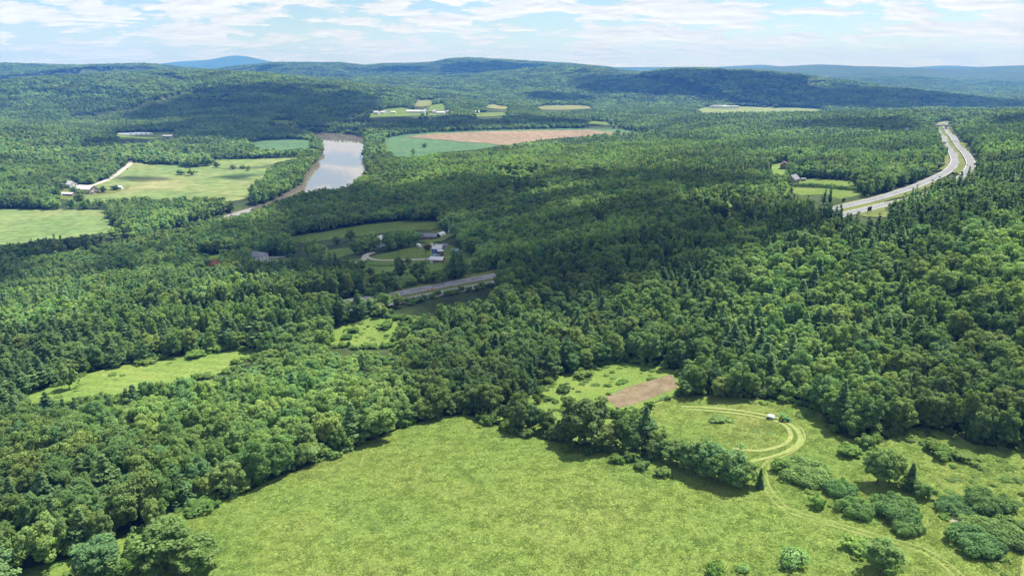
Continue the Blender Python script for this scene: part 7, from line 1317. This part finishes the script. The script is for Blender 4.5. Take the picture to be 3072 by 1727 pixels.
for s_ in (-1, 1):
    w_ = MB().wheel((-.6, s_ * 1.23, .36), .36, .22, 14).build('wheel', MATS['rubber'], o); MB().wheel((-.6, s_ * 1.27, .36), .18, .2, 10).build('rim', MATS['pale_metal'], w_)

# ---------------------------------------------------------------- dead tree at the left
def dead_tree(n, label, h):
    o = empty('dead_tree', spot(n)); tag(o, label, 'dead tree')
    r = random.Random(3); tr_ = MB(); br_ = MB()
    tr_.tube([(0, 0, -.5), (.1, 0, h * .3), (.3, .1, h * .6), (.2, 0, h)], [.3, .24, .15, .03], 7)
    def grow(p, d, L, rad, lev):
        q = p + d * L * .55 + Vector((r.uniform(-.1, .1), r.uniform(-.1, .1), .05)) * L; e = p + d * L
        br_.tube([p, q, e], [rad, rad * .7, rad * .35], 5)
        if lev < 3:
            for k in range(3):
                nd = (d + Vector((r.uniform(-.8, .8), r.uniform(-.8, .8), r.uniform(-.1, .7)))).normalized(); grow(p + (e - p) * r.uniform(.4, 1), nd, L * r.uniform(.4, .65), rad * .5, lev + 1)
    for i in range(9):
        a_ = i * 2.4; z_ = h * (.25 + .07 * i)
        grow(Vector((.15, 0, z_)), Vector((math.cos(a_), math.sin(a_), .6)).normalized(), h * .34, .09, 0)
    tr_.build('trunk', MATS['dead_wood'], o); br_.build('branch', MATS['dead_wood'], o)
dead_tree('dead_tree', 'bare grey dead tree in the wood left of the hay meadow', 12.5)

# ---------------------------------------------------------------- clouds overhead (they throw the patches of shade) and the haze
def cloud_mat():
    m, t, L = new_mat('cloud')
    out = NN(t, 'ShaderNodeOutputMaterial'); d = NN(t, 'ShaderNodeBsdfDiffuse'); d.inputs[0].default_value = (.92, .92, .92, 1)
    tl = NN(t, 'ShaderNodeBsdfTranslucent'); tl.inputs[0].default_value = (.92, .92, .92, 1)
    mx = NN(t, 'ShaderNodeMixShader'); mx.inputs[0].default_value = .3; L(d.outputs[0], mx.inputs[1]); L(tl.outputs[0], mx.inputs[2])
    tp = NN(t, 'ShaderNodeBsdfTransparent'); at = NN(t, 'ShaderNodeAttribute', attribute_name='thick'); m2 = NN(t, 'ShaderNodeMixShader')
    th = NN(t, 'ShaderNodeMath', operation='MULTIPLY'); th.inputs[1].default_value = .71; L(at.outputs['Fac'], th.inputs[0]); L(th.outputs[0], m2.inputs[0]); L(tp.outputs[0], m2.inputs[1]); L(mx.outputs[0], m2.inputs[2]); L(m2.outputs[0], out.inputs[0])
    return m
cloud_mat()
def cloud(alt, poly, label, seed):
    P = [tuple(p) for p in poly]; A_ = np.array(P)
    ext = max(A_.max(0) - A_.min(0)); cell = max(14.0, min(60.0, ext / 90)); soft = cell * 2.2
    x0, y0 = A_.min(0) - soft * 3; x1, y1 = A_.max(0) + soft * 3
    gx, gy = np.meshgrid(np.arange(x0, x1 + cell, cell), np.arange(y0, y1 + cell, cell))
    d = poly_dist(gx.ravel(), gy.ravel(), P).reshape(gx.shape); d = np.where(inpoly(gx.ravel(), gy.ravel(), P).reshape(gx.shape), d, -d)
    n_ = fbm(gx / (cell * 5), gy / (cell * 5), seed, 4) - .5
    big_ = fbm(gx / (cell * 13), gy / (cell * 13), seed + 3, 3) - .5
    m_ = np.clip(d / soft, -4, 1.5) + n_ * 3.2 + big_ * 3.4 - .15
    th = np.clip(m_, 0, 1.0)
    top = alt + np.clip(m_, 0, 9) * cell * .8 * (1 + .5 * n_); bot = alt - np.clip(m_, 0, 2) * cell * .12
    ny_, nx_ = gx.shape; ii = np.arange(nx_ * ny_).reshape(ny_, nx_)
    q = np.stack([ii[:-1, :-1], ii[:-1, 1:], ii[1:, 1:], ii[1:, :-1]], -1).reshape(-1, 4)
    act = np.maximum.reduce([th[:-1, :-1], th[:-1, 1:], th[1:, 1:], th[1:, :-1]]).ravel() > 0
    q = q[act]; N_ = nx_ * ny_
    V = np.vstack([np.stack([gx, gy, top], -1).reshape(-1, 3), np.stack([gx, gy, bot], -1).reshape(-1, 3)])
    Q = np.vstack([q, q[:, ::-1] + N_])
    used = np.unique(Q); rem = np.zeros(len(V), np.int64); rem[used] = np.arange(len(used))
    me = np_mesh('cloud', V[used], rem[Q], None, True)
    add_attr(me, 'thick', np.concatenate([(th * th * (3 - 2 * th)).ravel()] * 2)[used]); me.materials.append(MATS['cloud'])
    tag(link('cloud', me), label, 'cloud', 'clouds drifting over the valley')
CL_LAB = ['large ragged cloud shading the middle woods and the houses', 'thin cloud shading a strip of the left-hand hillside', 'cloud shading the left-hand hill and the far river bank', 'cloud shading the tree belt behind the ploughed field',
 'cloud shading the long dark hill at the right', 'small cloud shading the foot of the dark hill', 'cloud shading the highest far ridge', 'small cloud shading the ridge below the mountain', 'cloud shading the highway and plateau at the right',
 'wispy cloud shading the valley field', 'small wisp shading the top of the valley field']
for i, (alt, P) in enumerate(CLOUDS):
    cloud(alt, P, CL_LAB[i], 900 + i * 7)

def haze():
    m, t, L = new_mat('haze')
    out = NN(t, 'ShaderNodeOutputMaterial'); v = NN(t, 'ShaderNodeVolumePrincipled')
    v.inputs['Color'].default_value = (.07, .26, .84, 1); v.inputs['Absorption Color'].default_value = (.65, .65, .65, 1); v.inputs['Density'].default_value = HAZE; v.inputs['Anisotropy'].default_value = 0.0
    L(v.outputs[0], out.inputs['Volume'])
    o = MB().box(-16200, 16200, -400, 20400, -6, 620).build('haze', m)
    tag(o, 'pale blue summer haze over the valley and hills', 'haze', None, 'stuff')
HAZE = 1.2e-4
haze()


# trees that share a description are told apart by their place in the row
def number_word(n):
    ones = 'first second third fourth fifth sixth seventh eighth ninth tenth eleventh twelfth thirteenth fourteenth fifteenth sixteenth seventeenth eighteenth nineteenth'.split()
    if n < 20: return ones[n - 1]
    tens = {2: ('twentieth', 'twenty-'), 3: ('thirtieth', 'thirty-')}[n // 10]
    return tens[0] if n % 10 == 0 else tens[1] + ones[n % 10 - 1]
by_label = {}
for o in COL.objects:
    if o.parent is None and o.type == 'EMPTY' and 'label' in o and 'group' in o:
        by_label.setdefault(o['label'], []).append(o)
for lab, objs in by_label.items():
    if 1 < len(objs) <= 26:
        objs.sort(key=lambda o: o.location.x / max(o.location.y, 1))
        for i, o in enumerate(objs):
            o['label'] = (('leftmost ' if i == 0 else 'rightmost ' if i == len(objs) - 1 else number_word(i + 1) + '-from-left ') + lab)
